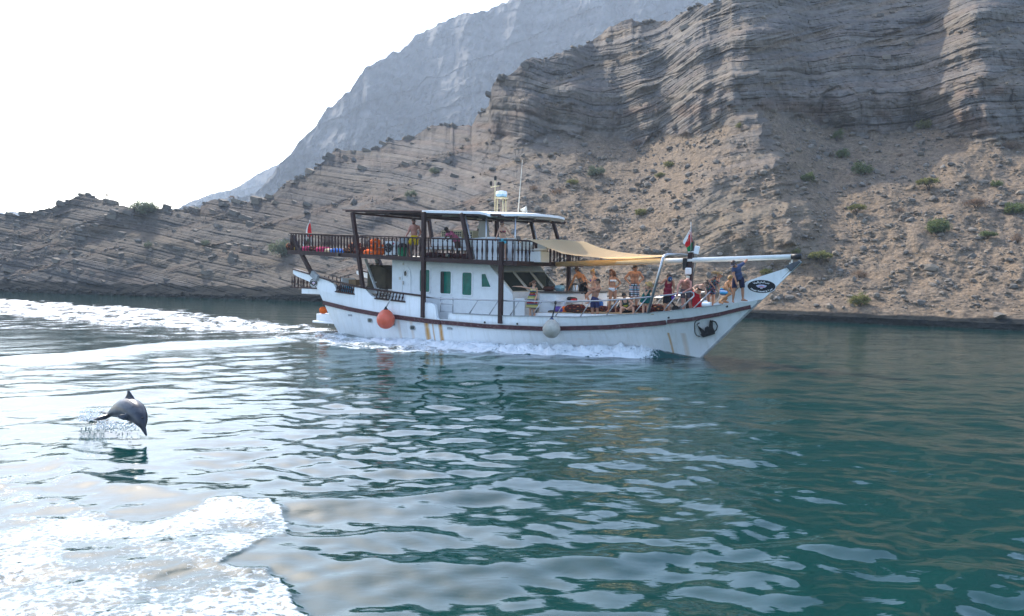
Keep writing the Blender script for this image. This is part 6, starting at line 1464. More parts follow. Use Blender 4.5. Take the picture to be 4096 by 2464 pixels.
    faces = np.array([list(p.vertices) if len(p.vertices) == 4 else list(p.vertices) + [p.vertices[2]] for p in body.polygons])
    def shell(mask, off, name, mat, flare=None, uvc=None):
        fm = mask[faces].all(1)
        if fm.sum() < 4: return None
        use = np.unique(faces[fm]); mp = np.full(n, -1); mp[use] = np.arange(len(use))
        c2 = co[use].copy(); offv = off[use] if hasattr(off, '__len__') else off
        c2 = c2 + nr[use] * (np.asarray(offv)[..., None] if hasattr(offv, '__len__') else offv) * S
        if flare is not None: c2 = flare(c2, use)
        FF = mp[faces[fm]]
        inner = co[use] + nr[use] * 0.003
        k = len(use)
        # close the hem: join border edges to the inner skin
        from collections import Counter
        E = Counter(); dirE = {}
        for f in FF:
            u_ = [f[0], f[1], f[2]] + ([f[3]] if f[3] != f[2] else [])
            for a, b in zip(u_, u_[1:] + u_[:1]): E[(min(a, b), max(a, b))] += 1; dirE[(min(a, b), max(a, b))] = (a, b)
        fl = [tuple(dict.fromkeys(f)) for f in FF.tolist()] + [(dirE[e][1], dirE[e][0], dirE[e][0] + k, dirE[e][1] + k) for e, c_ in E.items() if c_ == 1]
        o_ = MB().add(np.concatenate([c2, inner]) - base, fl).build(name, mat, root, True)
        return o_
    hem = lambda nm, t: (lab == nm) & (prims[nm].dist(co)[1] < t)
    torso = np.isin(lab, ['chest', 'belly', 'pelvis', 'shoulders', 'trap', 'bust-1', 'bust1'])
    for c in clothes:
        kind, mat = c[0], c[1]
        if kind == 'shorts':
            t = c[2]; low = c[3] if len(c) > 3 else 0.14
            leg_t = {sd: prims['thigh' + sd].dist(co)[1] for sd in 'LR'}
            mk = ((lab == 'pelvis') | ((lab == 'belly') & (tz < low)) | ((lab == 'thighL') & (leg_t['L'] < t)) | ((lab == 'thighR') & (leg_t['R'] < t))) & (tz < low)
            off = 0.012 + 0.022 * np.where(lab == 'thighL', leg_t['L'], np.where(lab == 'thighR', leg_t['R'], 0))
            if t > 0.95: 
                for sd in 'LR':
                    ct = prims['calf' + sd].dist(co)[1]; mk |= (lab == 'calf' + sd) & (ct < t - 1); off = np.where(lab == 'calf' + sd, 0.028, off)
            shell(mk, off, 'shorts' if t < 1.5 else 'trousers', mat)
        elif kind in ('tank', 'tshirt', 'dress'):
            low = c[2] if len(c) > 2 else -0.05
            mk = torso & (tz > low) & ~((lab == 'shoulders') & (np.abs(tx) > hw / S * (0.80 if kind != 'tshirt' else 9)))
            if kind != 'tshirt': mk &= ~((tz > 0.86) & (np.abs(tx) < 0.055)) & ~((tz > 0.80) & (ty > 0.05) & (np.abs(tx) < 0.06)) & (tz < 1.02)
            else:
                for sd in 'LR': mk |= hem('uarm' + sd, 0.62)
                mk |= (lab == 'neck') & (tz < 0.99)
            shell(mk, 0.014 + 0.012 * (tz < 0.4), 'shirt' if kind != 'dress' else 'bodice', mat)
        if kind in ('dress', 'skirt'):
            # skirt: loft from the waist down to the hem, gathered
            top = hip + spine * (0.32 if kind == 'dress' else 0.12); rad = c[4] if len(c) > 4 else 0.27
            kn = (P['knL'] + P['knR']) / 2; hm = lerp(hip, kn, c[3]); NS = 28; NRr = 9; V = []
            for i in range(NRr):
                f = i / (NRr - 1); cc = top + (hip - top) * min(1, f * 2.2) if f < 0.45 else hip + (hm - hip) * ((f - 0.45) / 0.55)
                ra = lerp(0.150 * build, rad, f ** 0.9) * S
                if f > 0.2: ra = max(ra, 0.185 * S)
                for k in range(NS):
                    a = 2 * math.pi * k / NS; g = 1 + 0.055 * f * math.sin(5 * a + 1.0) + 0.03 * f * math.sin(9 * a)
                    V.append(cc + (lat * math.cos(a) + fwd * math.sin(a) * 0.78) * ra * g)
            FF = [(i*NS+k, i*NS+(k+1)%NS, (i+1)*NS+(k+1)%NS, (i+1)*NS+k) for i in range(NRr - 1) for k in range(NS)]
            V2 = [v_ + (c_ - v_) * 0.05 for v_, c_ in zip(V, [np.mean(V[i*NS:(i+1)*NS], axis=0) for i in range(NRr) for _ in range(NS)])]
            o_ = NRr * NS; FF2 = [tuple(x + o_ for x in f[::-1]) for f in FF] + [((NRr-1)*NS+(k+1)%NS, (NRr-1)*NS+k, o_+(NRr-1)*NS+k, o_+(NRr-1)*NS+(k+1)%NS) for k in range(NS)]
            MB().add(np.array(V + V2) - base, FF + FF2).build('skirt', mat, root, True)
        elif kind == 'bikini_top':
            shell(torso & (np.abs(tz - 0.655) < 0.075) & ((ty > 0.06) | (np.abs(tz - 0.64) < 0.03)), 0.009, 'bikini_top', mat)
        elif kind == 'bikini_bottom':
            mk = (np.isin(lab, ['pelvis', 'belly', 'thighL', 'thighR'])) & (tz < 0.075) & (tz > -0.26 + 1.25 * np.abs(tx)) & (tz > -0.30)
            shell(mk, 0.008, 'bikini_bottom', mat)
        elif kind == 'cap':
            o_ = MB()
            for p_ in (Prim('ell', c=hd + hu * 0.035 * S, r=(0.088 * S, 0.105 * S, 0.098 * S), M=np.array(M_h)),): p_.mesh(o_)
            V = np.array(o_.v); keep = ((V - hd) @ hu) > 0.028 * S; V[~keep] -= np.outer(((V[~keep] - hd) @ hu) - 0.028 * S, hu)
            o_.v = [tuple(x) for x in V]
            br = []
            for k in range(9):
                a = math.radians(20 + 140 * k / 8); br.append(hd + hu * 0.030 * S + (rt * math.cos(a) * 0.085 + hf * math.sin(a) * 0.10) * S)
            for k in range(9):
                a = math.radians(20 + 140 * k / 8); br.append(hd + hu * 0.016 * S + (rt * math.cos(a) * 0.088 + hf * (math.sin(a) * 0.10 + 0.075 * math.sin(a))) * S)
            n0_ = len(o_.v); o_.v += [tuple(x) for x in br] + [tuple(np.array(x) - hu * 0.006) for x in br]
            o_.f += [(n0_+k, n0_+k+1, n0_+9+k+1, n0_+9+k) for k in range(8)] + [(n0_+18+k, n0_+18+9+k, n0_+18+9+k+1, n0_+18+k+1) for k in range(8)]
            o_.v = [tuple(np.array(x) - base) for x in o_.v]; o_.build('cap', mat, root, True)
        elif kind == 'straw_hat':
            o_ = MB(); prof = [(0.175, -0.02), (0.185, 0.0), (0.10, 0.012), (0.098, 0.06), (0.085, 0.10), (0.04, 0.115), (0.0, 0.115)]
            o_.lathe([(r_ * S, z_ * S) for r_, z_ in prof], n=18); Mh = np.array([rt, hf, hu]).T
            o_.v = [tuple(Mh @ np.array(x) + hd + hu * 0.04 * S - base) for x in o_.v]; o_.build('straw_hat', mat, root, True)
        elif kind == 'sunglasses':
            o_ = MB(); up_ = c[2] if len(c) > 2 else 0.02
            for sg in (-1, 1): o_.ellipsoid(tuple(hd + rt * sg * 0.032 * S + hf * (0.098 if up_ < 0.05 else 0.075) * S + hu * up_ * S - base), (0.028 * S, 0.012 * S, 0.02 * S), 10, 6, Matrix([list(x) for x in M_h]).transposed())
            for sg in (-1, 1): o_.tube([hd + rt * sg * 0.06 * S + hf * 0.085 * S + hu * up_ * S - base, hd + rt * sg * 0.083 * S - hf * 0.01 * S + hu * (up_ + 0.005) * S - base], 0.004 * S, 5)
            o_.build('sunglasses', mat, root, True)
    if hair is not None:
        mat, style = hair
        top = (hz > 0.055) | ((hy < 0.035) & (hz > -0.02)) | ((hy < -0.015) & (hz > -0.075)) | ((hy < 0.06) & (hz > 0.04))
        shell(headish & top & ~(np.isin(lab, ['ear-1', 'ear1', 'nose', 'jaw'])), 0.016 + 0.010 * (hz > 0.08), 'hair', mat)
        o_ = MB(); H = lambda x, y, z: hd + (rt * x + hf * y + hu * z) * S - base
        if style == 'bun': o_.ellipsoid(tuple(H(0, -0.075, 0.125)), (0.048 * S, 0.048 * S, 0.045 * S))
        if style == 'ponytail': o_.tube([H(0, -0.09, 0.03), H(0.0, -0.15, 0.0), H(0, -0.17, -0.06), H(0, -0.15, -0.12)], [0.045 * S, 0.065 * S, 0.06 * S, 0.02 * S], 10)
        if style == 'long':
            for x in (-0.05, 0.0, 0.05): o_.tube([H(x, -0.075, 0.04), H(x * 1.3, -0.105, -0.05), H(x * 1.4, -0.105, -0.15), H(x * 1.2, -0.085, -0.27)], [0.05 * S, 0.055 * S, 0.05 * S, 0.015 * S], 8)
            for sg in (-1, 1): o_.tube([H(sg * 0.07, 0.0, 0.05), H(sg * 0.085, -0.01, -0.04), H(sg * 0.085, 0.02, -0.14), H(sg * 0.07, 0.05, -0.22)], [0.03 * S, 0.032 * S, 0.03 * S, 0.01 * S], 8)
        if style == 'wild':
            for x in (-0.05, 0.0, 0.05): o_.tube([H(x, -0.07, 0.05), H(x * 1.6, -0.15, 0.02), H(x * 1.6, -0.24, -0.02), H(x * 1.2, -0.30, -0.08)], [0.05 * S, 0.055 * S, 0.045 * S, 0.012 * S], 8)
        if o_.v: o_.build('hair', mat, root, True)
    M_EYE = paint('dark_eye', (0.02, 0.015, 0.012), 0.2, 0.1)
    for sg in (-1, 1):
        MB().ellipsoid(tuple(hd + (rt * sg * 0.030 + hf * 0.088 + hu * 0.020) * S - base), (0.012 * S, 0.009 * S, 0.008 * S), 8, 5, Matrix([list(x) for x in M_h]).transposed()).build('eye', M_EYE, root, True)
    if extra: extra(root, P, base, dict(rt=rt, hf=hf, hu=hu, hd=hd, up=up, lat=lat, fwd=fwd, S=S, shell=shell, tp=tp, hip=hip, spine=spine))
    return root

SK_TAN, SK_PALE, SK_RED, SK_DARK, SK_OL = (0.36, 0.17, 0.095), (0.48, 0.27, 0.18), (0.44, 0.19, 0.135), (0.085, 0.042, 0.026), (0.30, 0.145, 0.085)
HB, HBR, HBL, HGI = hairmat('black_hair', (0.012, 0.010, 0.009)), hairmat('brown_hair', (0.055, 0.028, 0.015)), hairmat('blonde_hair', (0.38, 0.22, 0.08)), hairmat('auburn_hair', (0.12, 0.045, 0.018))
M_SG = paint('dark_lens', (0.012, 0.011, 0.014), 0.12, 0.1)
def multi(name, cols, scale=14.0):
    if name in _mats: return _mats[name]
    nt = NT(name); v = nt.coord('Object'); vo = nt.n('ShaderNodeTexVoronoi', Vector=v, Scale=scale)
    sp = nt.n('ShaderNodeSeparateColor', Color=vo.outputs['Color']); k = len(cols)
    nt.bsdf(Base__Color=nt.ramp(sp.outputs[0], [((i + 0.0) / k, c) for i, c in enumerate(cols)], 'CONSTANT'), Roughness=0.85, Specular__IOR__Level=0.1); _mats[name] = nt.m; return nt.m
def stripes(name, cols, period):
    nt = NT(name); v = nt.coord('Object'); z = nt.n('ShaderNodeSeparateXYZ', Vector=v).outputs[2]
    f = nt.math('FRACT', nt.math('DIVIDE', z, period)); k = len(cols)
    nt.bsdf(Base__Color=nt.ramp(f, [(i / k, c) for i, c in enumerate(cols)], 'CONSTANT'), Roughness=0.85, Specular__IOR__Level=0.1); _mats[name] = nt.m; return nt.m
def plaid(name):
    nt = NT(name); v = nt.coord('Object'); s = nt.n('ShaderNodeSeparateXYZ', Vector=v)
    def band(c, per, cols):
        f = nt.math('FRACT', nt.math('DIVIDE', c, per)); k = len(cols); return nt.ramp(f, [(i / k, x) for i, x in enumerate(cols)], 'CONSTANT')
    navy, wht, teal = (0.012, 0.014, 0.04), (0.62, 0.58, 0.60), (0.08, 0.33, 0.45)
    a = band(s.outputs[2], 0.17, [navy, teal, wht, navy, wht, wht]); b = band(nt.math('ADD', s.outputs[0], s.outputs[1]), 0.13, [navy, (1, 1, 1), (0.8, 0.7, 0.75), (1, 1, 1)])
    nt.bsdf(Base__Color=nt.mix(1.0, a, b, 'MULTIPLY'), Roughness=0.85, Specular__IOR__Level=0.1); return nt.m
# 1 man in yellow shorts on the upper deck
person(5, 2.25, dict(head=(415,205,.12), neck=(422,258,.05), shL=(362,292,.05), shR=(505,292), elL=(322,395,.12), haL=(272,478,.3), elR=(543,400,-.05), haR=(500,470,.08), hip=(428,480), hpL=(392,505,.03), hpR=(465,505), knL=(322,640,.22), knR=(462,650,.06), anL=(350,800,.05), anR=(462,806), toL=(312,830,.15), toR=(445,832,.12)),
    (-0.35, 0.15, 0.9), SK_RED, 'bare chested man in yellow swim shorts standing at the upper railing', (HBR, 'short'), [('shorts', cloth('yellow_cloth', (0.72, 0.47, 0.01)), 0.80)], beard=(0.16, 0.07, 0.04), build=1.06)
# 2 man in pink leaning on the rail
person(5, 1.75, dict(head=(998,352,.50), neck=(1042,392,.38), shL=(1012,420,.42), shR=(1095,398,.25), elL=(978,490,.62), haL=(962,508,.80), elR=(1068,492,.62), haR=(1020,520,.82), hip=(1185,545), hpL=(1175,560,.05), hpR=(1205,560,-.05), knL=(1185,700,.05), knR=(1212,700,-.05), anL=(1190,838), anR=(1215,838,-.1)),
    (-0.55, 0.2, 0.85), SK_DARK, 'man in a pink shirt leaning on the upper railing on his forearms', (HB, 'short'), [('tshirt', cloth('pink_cloth', (0.50, 0.12, 0.20)), -0.03), ('shorts', cloth('brown_cloth', (0.09, 0.045, 0.03)), 0.8)], beard=(0.02, 0.015, 0.012))
# 3 helmsman
person(5, 0.5, dict(head=(1657,195), neck=(1650,252), shL=(1570,285), shR=(1715,285), elL=(1545,370,.1), haL=(1640,440,.3), elR=(1730,370,.1), haR=(1740,440,.3), hip=(1635,470), hpL=(1600,490), hpR=(1672,490), knL=(1600,640), knR=(1672,640), anL=(1600,790), anR=(1672,790)),
    (0.7, 0.1, 0.6), SK_DARK, 'helmsman in a white shirt half hidden behind the windscreen', (HB, 'short'), [('tshirt', cloth('white_cloth', (0.66, 0.64, 0.60), 0.06), -0.05), ('shorts', M_BLACK, 1.9)])
# 4 woman in a bikini on the upper deck
person(5, 2.1, dict(head=(1976,248,.15), neck=(1987,300,.08), shL=(1938,315,.06), shR=(2050,318,.05), elL=(1896,420,.12), haL=(1866,505,.3), elR=(2112,412,.08), haR=(2162,465,.25), hip=(1990,520), hpL=(1960,540), hpR=(2024,540), knL=(1962,690), knR=(2036,690), anL=(1965,838), anR=(2034,845)),
    (-0.25, 0.35, 0.85), SK_PALE, 'woman in a dark floral bikini top and teal shorts at the upper railing', (hairmat('dark_red_hair', (0.05, 0.018, 0.016)), 'short'), [('bikini_top', multi('floral_red_black', [(0.02, 0.015, 0.03), (0.4, 0.03, 0.08), (0.02, 0.02, 0.05), (0.45, 0.2, 0.1)], 40)), ('shorts', cloth('teal_cloth', (0.10, 0.42, 0.50)), 0.38, 0.1), ('sunglasses', M_SG)], female=True, S=0.97)
# 5 woman in the striped dress, pointing aft
person(6, 2.15, dict(head=(712,528,.02), neck=(705,612), shL=(622,645,.0), shR=(783,645,.02), elL=(415,600,.05), haL=(262,590,.08), elR=(788,785,.03), haR=(740,935,.28), hip=(668,900), hpL=(628,925), hpR=(715,925), knL=(625,1190,.03), knR=(718,1190,.03), anL=(628,1425), anR=(722,1425)),
    (0.85, 0.08, 0.45), SK_PALE, 'woman in a striped sundress pointing towards the stern', (HGI, 'ponytail'), [('dress', stripes('striped_knit', [(0.30, 0.02, 0.03), (0.24, 0.16, 0.03), (0.07, 0.10, 0.14), (0.50, 0.42, 0.20), (0.33, 0.30, 0.07), (0.07, 0.10, 0.14)], 0.34), 0.0, 0.80, 0.255), ('sunglasses', M_SG)], female=True, S=0.98)
# 6 tattooed man, back to the camera
def tattoo(c, tp, fwd):
    m = (tp['ty'] < -0.02) & (np.abs(tp['tz'] - 0.36) < 0.22) & (tp['tx'] > -0.2) & (tp['tx'] < -0.0 + 0.02) & (perlin(tp['tx'] * 18, tp['tz'] * 14, 3.0) > -0.25)
    c[m] = (0.07, 0.075, 0.075)
person(1, -0.1, dict(head=(328,285), neck=(350,345), shL=(285,405,.05), shR=(470,405,-.05), elL=(228,560,.05), haL=(150,700,.0), elR=(545,520,-.12), haR=(560,620,-.2), hip=(475,620), hpL=(432,655), hpR=(520,655), knL=(412,860,.02), knR=(530,850,-.1), anL=(440,1135), anR=(462,1150,-.25), _chest=(0.3, 0, -0.95)),
    (-0.75, 0.1, -0.65), (0.42, 0.17, 0.06), 'bare backed man with a dark tattoo reaching over the bar', (HBR, 'short'), [('shorts', cloth('black_cloth', (0.012, 0.012, 0.016)), 0.86)], tint=tattoo, toes=(0.3, 0, -0.9))
# 7 woman with a bun, one leg up
person(1, 0.7, dict(head=(692,348), neck=(725,425), shL=(705,470,.10), shR=(772,470,-.12), elL=(652,595,.15), haL=(560,525,.1), elR=(668,600,-.1), haR=(575,560,-.1), hip=(712,720), hpL=(690,745,.08), hpR=(735,745,-.08), knL=(548,865,.1), knR=(690,930,-.1), anL=(625,1030,.05), anR=(690,1160,-.1), _chest=(-1, 0, 0.2)),
    (-0.95, 0.1, 0.25), SK_PALE, 'blonde woman with a bun and sunglasses in a purple bikini with one knee raised', (HBL, 'bun'), [('bikini_top', cloth('purple_cloth', (0.14, 0.06, 0.30))), ('bikini_bottom', cloth('purple_cloth', (0.14, 0.06, 0.30))), ('sunglasses', M_SG)], female=True, S=0.97, toes=(-0.9, 0, 0.3))
# 8 man taking a photograph
person(1, 1.85, dict(head=(808,562), neck=(825,652), shL=(785,695,-.10), shR=(862,715,.14), elL=(640,725,-.05), haL=(560,665,.0), elR=(690,778,.2), haR=(575,690,.1), hip=(735,945), hpL=(695,975,-.03), hpR=(780,975,.05), knL=(680,1190), knR=(795,1190,.05), anL=(690,1425), anR=(800,1425,.05), _chest=(-0.7, 0, 0.6)),
    (-0.95, 0.05, 0.3), SK_OL, 'bare chested dark haired man in navy shorts holding both hands up to take a picture', (HB, 'short'), [('shorts', cloth('navy_cloth', (0.028, 0.030, 0.085)), 0.80)],
    extra=lambda root, P, base, k: MB().box(tuple((P['haL'] + P['haR']) / 2 + np.array([-0.09, 0, 0.05]) - base), (0.04, 0.13, 0.075)).build('phone', M_BLACK, root), toes=(-0.5, 0, 0.7))
# 9 woman in the white bikini
person(1, 1.0, dict(head=(1118,340,.03), neck=(1142,432), shL=(1085,468,.03), shR=(1218,462,.0), elL=(1072,600,-.05), haL=(1105,700,-.12), elR=(1330,582,-.05), haR=(1240,668,.05), hip=(1145,712), hpL=(1102,742), hpR=(1192,742), knL=(1088,970,.03), knR=(1196,970), anL=(1050,1205), anR=(1212,1200), toL=(985,1245,.12), toR=(1222,1238,.14)),
    (-0.7, 0.1, 0.65), SK_TAN, 'woman with long brown hair in a white bikini, hand on hip', (HGI, 'long'), [('bikini_top', cloth('bikini_white', (0.78, 0.80, 0.82), 0.03)), ('bikini_bottom', cloth('bikini_white', (0.78, 0.80, 0.82), 0.03))], female=True, S=0.97)
# 10 tall man in plaid shorts
def chesthair(c, tp, fwd):
    m = (tp['ty'] > 0.05) & (((np.abs(tp['tz'] - 0.70) < 0.13) & (np.abs(tp['tx']) < 0.12)) | ((np.abs(tp['tx']) < 0.03) & (tp['tz'] < 0.6))) & (perlin(tp['tx'] * 40, tp['tz'] * 30, 1.0) > -0.35)
    c[m] = c[m] * 0.55
person(2, 0.5, dict(head=(597,205,.04), neck=(588,272), shL=(468,305), shR=(702,305), elL=(355,432,-.05), haL=(445,540,.05), elR=(795,432,-.05), haR=(700,540,.05), hip=(575,600), hpL=(518,625), hpR=(638,625), knL=(505,885,.02), knR=(632,885,.02), anL=(515,1135), anR=(622,1135)),
    (0.55, 0.1, 0.8), SK_TAN, 'tall bare chested man in plaid shorts standing with hands on hips', (HB, 'short'), [('shorts', plaid('plaid_cloth'), 0.96)], tint=chesthair, build=1.08, S=1.05)
# 11 sitting man in a green tank top
person(2, 1.2, dict(head=(335,858,.22), neck=(348,945,.12), shL=(262,968,.1), shR=(448,958,.08), elL=(252,1105,.2), haL=(355,1140,.45), elR=(558,1050,.25), haR=(440,1130,.45), hip=(362,1195), hpL=(312,1200,.03), hpR=(425,1200,.03), knL=(262,1165,.45), knR=(548,1140,.42), anL=(248,1345,.5), anR=(562,1325,.45)),
    (0.1, 0.6, 0.75), SK_PALE, 'bearded man in a dark green tank top sitting on the platform edge', (HB, 'short'), [('tank', paint('dark_green_cloth', (0.008, 0.035, 0.026), 0.85, 0.2), -0.02), ('shorts', cloth('black_cloth', (0.012, 0.012, 0.016)), 0.85)], beard=(0.03, 0.02, 0.018), build=1.05,
    extra=lambda root, P, base, k: [MB().box(tuple(k['hip'] + k['spine'] * z + k['fwd'] * 0.135 - base), s, Matrix([list(k['lat']), list(k['fwd']), list(k['up'])]).transposed()).build('chest_print', paint('yellow_print', (0.50, 0.42, 0.03), 0.7), root) for z, s in ((0.55, (0.17, 0.02, 0.028)), (0.44, (0.12, 0.02, 0.022)))])
# 12 woman in the green dress and straw hat
person(2, 1.4, dict(head=(925,600,.22), neck=(880,655,.1), shL=(815,668,.12), shR=(975,668,.0), elL=(845,835,.2), haL=(912,735,.25), elR=(1022,800,.0), haR=(985,720,.2), hip=(855,880), hpL=(815,900), hpR=(900,900), knL=(795,1075,.03), knR=(895,1075), anL=(782,1300), anR=(880,1295), hup=(0.35, -0.8, 0.4)),
    (0.25, 0.75, 0.6), SK_PALE, 'woman in a teal green dress bowing her straw hat over her hands', (HBL, 'short'), [('dress', cloth('teal_dress_cloth', (0.004, 0.095, 0.085)), 0.0, 0.62, 0.245), ('straw_hat', paint('straw', (0.36, 0.24, 0.09), 0.8, 0.3, 20))], female=True, S=0.96)
# 13 man in the red vest with the blue cap
person(3, 1.0, dict(head=(335,412,.08), neck=(322,490,.03), shL=(240,478,.03), shR=(425,492,.03), elL=(150,558,.1), haL=(75,540,.2), elR=(455,650,.05), haR=(432,785,.2), hip=(300,815), hpL=(255,845), hpR=(345,845), knL=(240,1060,.03), knR=(330,1050,.03), anL=(236,1295), anR=(322,1285)),
    (0.2, 0.35, 0.9), SK_TAN, 'man in a dark red vest and blue cap holding the steel arch', (HBR, 'short'), [('tank', paint('dark_red_cloth', (0.19, 0.008, 0.022), 0.85, 0.15), -0.12), ('shorts', cloth('black_cloth', (0.012, 0.012, 0.016)), 0.88), ('sunglasses', M_SG)], build=1.02,
    extra=lambda root, P, base, k: (MB().ellipsoid(tuple(k['hd'] + k['hf'] * 0.10 - k['hu'] * 0.045 - base), (0.088, 0.06, 0.10), 14, 9, Matrix([list(k['rt']), list(k['hf']), list(k['hu'])]).transposed()).build('cap', cloth('blue_cap_cloth', (0.025, 0.075, 0.17)), root, True),
        MB().add([tuple(k['hd'] + k['hf'] * 0.166 + k['rt'] * -x + k['hu'] * (y - 0.055) - base) for x, y in text_polys('S', 0.06, 0.003)[0]], text_polys('S', 0.06, 0.003)[1]).build('cap_letter', M_LETTER, root),
        pillow(0.14, 0.05, 0.24, 4).build('towel', cloth('violet_cloth', (0.10, 0.03, 0.33)), root, True).__setattr__('location', tuple(P['haR'] + np.array([0, -0.03, -0.14]) - base))))
# 14 bald man leaning on the rail
person(3, 0.75, dict(head=(768,500,.38), neck=(722,492,.18), shL=(618,505,.15), shR=(838,520,.15), elL=(545,640,.3), haL=(535,765,.45), elR=(848,680,.4), haR=(718,740,.5), hip=(722,680), hpL=(668,710), hpR=(785,710), knL=(662,950,.03), knR=(815,950,.05), anL=(670,1200), anR=(852,1195,.05), hup=(0.25, -0.62, 0.75)),
    (0.2, 0.9, 0.4), SK_RED, 'bald sunburnt man in grey shorts bending over the side rail', None, [('shorts', cloth('grey_purple_cloth', (0.10, 0.075, 0.085)), 0.84)], build=1.05)
# 15 woman in the red wrap
person(3, 0.6, dict(head=(1198,572,.35), neck=(1120,590,.2), shL=(985,612,.18), shR=(1150,622,.12), elL=(900,665,.3), haL=(955,722,.48), elR=(1205,740,.25), haR=(1225,895,.3), hip=(985,790), hpL=(945,815), hpR=(1030,815), knL=(950,1010,.05), knR=(1040,1010), anL=(955,1215), anR=(1045,1210), hup=(0.75, -0.6, 0.3), _chest=(0.6, 0.5, 0.6)),
    (0.5, 0.75, 0.5), SK_PALE, 'woman in a black bikini top and long red wrap bending over the rail', (HBR, 'bun'), [('bikini_top', cloth('black_cloth', (0.012, 0.012, 0.016))), ('skirt', cloth('red_wrap_cloth', (0.36, 0.008, 0.016)), 0, 1.65, 0.22), ('sunglasses', M_SG)], female=True)
# 16 blonde woman in the floral playsuit
person(3, 0.25, dict(head=(1535,360,.22), neck=(1462,410,.1), shL=(1398,432,.12), shR=(1512,448,.0), elL=(1280,492,.18), haL=(1375,600,.28), elR=(1492,580,.05), haR=(1520,680,.15), hip=(1328,690), hpL=(1288,715), hpR=(1375,715), knL=(1275,880,.05), knR=(1388,880), anL=(1272,1045), anR=(1375,1040), hup=(0.45, -0.85, 0.2), _chest=(0.7, 0.3, 0.6)),
    (0.7, 0.6, 0.5), SK_TAN, 'woman with long blonde hair in a dark floral playsuit leaning forward near the bow', (HBL, 'wild'), [('tank', multi('floral_dark', [(0.012, 0.014, 0.03), (0.05, 0.12, 0.22), (0.30, 0.05, 0.08), (0.012, 0.016, 0.03), (0.06, 0.16, 0.10)], 34), -0.05), ('shorts', multi('floral_dark', []), 0.62, 0.2), ('sunglasses', paint('sky_blue_lens', (0.03, 0.30, 0.48), 0.2), 0.075)], female=True)
# 17 crouching man in blue shorts
person(3, 0.6, dict(head=(1790,440,.0), neck=(1778,512,-.02), shL=(1715,535,.12), shR=(1800,545,-.15), elL=(1690,668,.25), haL=(1765,755,.3), elR=(1800,660,-.05), haR=(1830,740,.0), hip=(1612,745), hpL=(1600,775,.12), hpR=(1640,765,-.1), knL=(1772,800,.3), knR=(1800,830,-.1), anL=(1545,985,.18), anR=(1640,965,-.1), toL=(1612,1028,.3), hup=(0.3, -0.9, 0.0), _chest=(0.8, 0.3, 0.3)),
    (0.8, 0.5, 0.0), (0.45, 0.20, 0.075), 'bare backed man in blue striped shorts crouching at the foot of the prow', (HBL, 'short'), [('shorts', stripes('blue_stripe_cloth', [(0.10, 0.25, 0.50), (0.45, 0.55, 0.62), (0.03, 0.07, 0.22), (0.05, 0.30, 0.40)], 0.16), 0.85)])
# 18 man in the navy shirt standing at the prow
person(3, 0.72, dict(head=(1862,95,.28), neck=(1930,150,.12), shL=(1862,200,.15), shR=(2035,130,.0), elL=(1868,345,.2), haL=(1928,520,.28), elR=(2140,40,-.2), haR=(2222,-50,-.42), hip=(1972,430), hpL=(1905,462,.03), hpR=(2048,462), knL=(1880,700,.08), knR=(2080,690,.03), anL=(1850,955), anR=(2085,925), toL=(1868,1002,.12), toR=(2190,965,.12), hup=(-0.35, -0.85, 0.4), _chest=(-0.25, 0.2, 0.9)),
    (-0.45, 0.65, 0.65), SK_TAN, 'man in a navy shirt and grey cap standing at the prow holding the spar', (HBR, 'short'), [('tshirt', cloth('navy_shirt_cloth', (0.045, 0.062, 0.12)), -0.08), ('shorts', cloth('dark_navy_cloth', (0.014, 0.016, 0.040)), 0.88), ('cap', cloth('grey_cap_cloth', (0.10, 0.085, 0.10))), ('sunglasses', M_SG)], beard=(0.06, 0.03, 0.02), build=1.06)
# ------------------------------------------------------------------ shrubs and small acacias on the slopes
def leafmat(name, a, b):
    nt = NT(name); v = nt.coord('Object'); c = nt.ramp(nt.noise(v, 3.0, 5, 0.6), [(0.3, a), (0.7, b)])
    df = nt.n('ShaderNodeBsdfDiffuse', Color=c); tl = nt.n('ShaderNodeBsdfTranslucent', Color=c); mx = nt.n('ShaderNodeMixShader', Fac=0.35)
    nt.t.links.new(df.outputs[0], mx.inputs[1]); nt.t.links.new(tl.outputs[0], mx.inputs[2]); nt.t.links.new(mx.outputs[0], nt.out.inputs[0]); return nt.m
LEAF = {'green': leafmat('green_leaves', (0.085, 0.115, 0.042), (0.16, 0.19, 0.085)), 'yellow': leafmat('yellow_green_leaves', (0.14, 0.145, 0.05), (0.23, 0.22, 0.09)), 'grey': leafmat('grey_green_leaves', (0.11, 0.135, 0.09), (0.18, 0.20, 0.13)), 'dry': leafmat('dry_twigs', (0.15, 0.10, 0.07), (0.23, 0.16, 0.11))}
M_BARK = paint('grey_brown_bark', (0.10, 0.075, 0.055), 0.9, 0.3, 8.0)
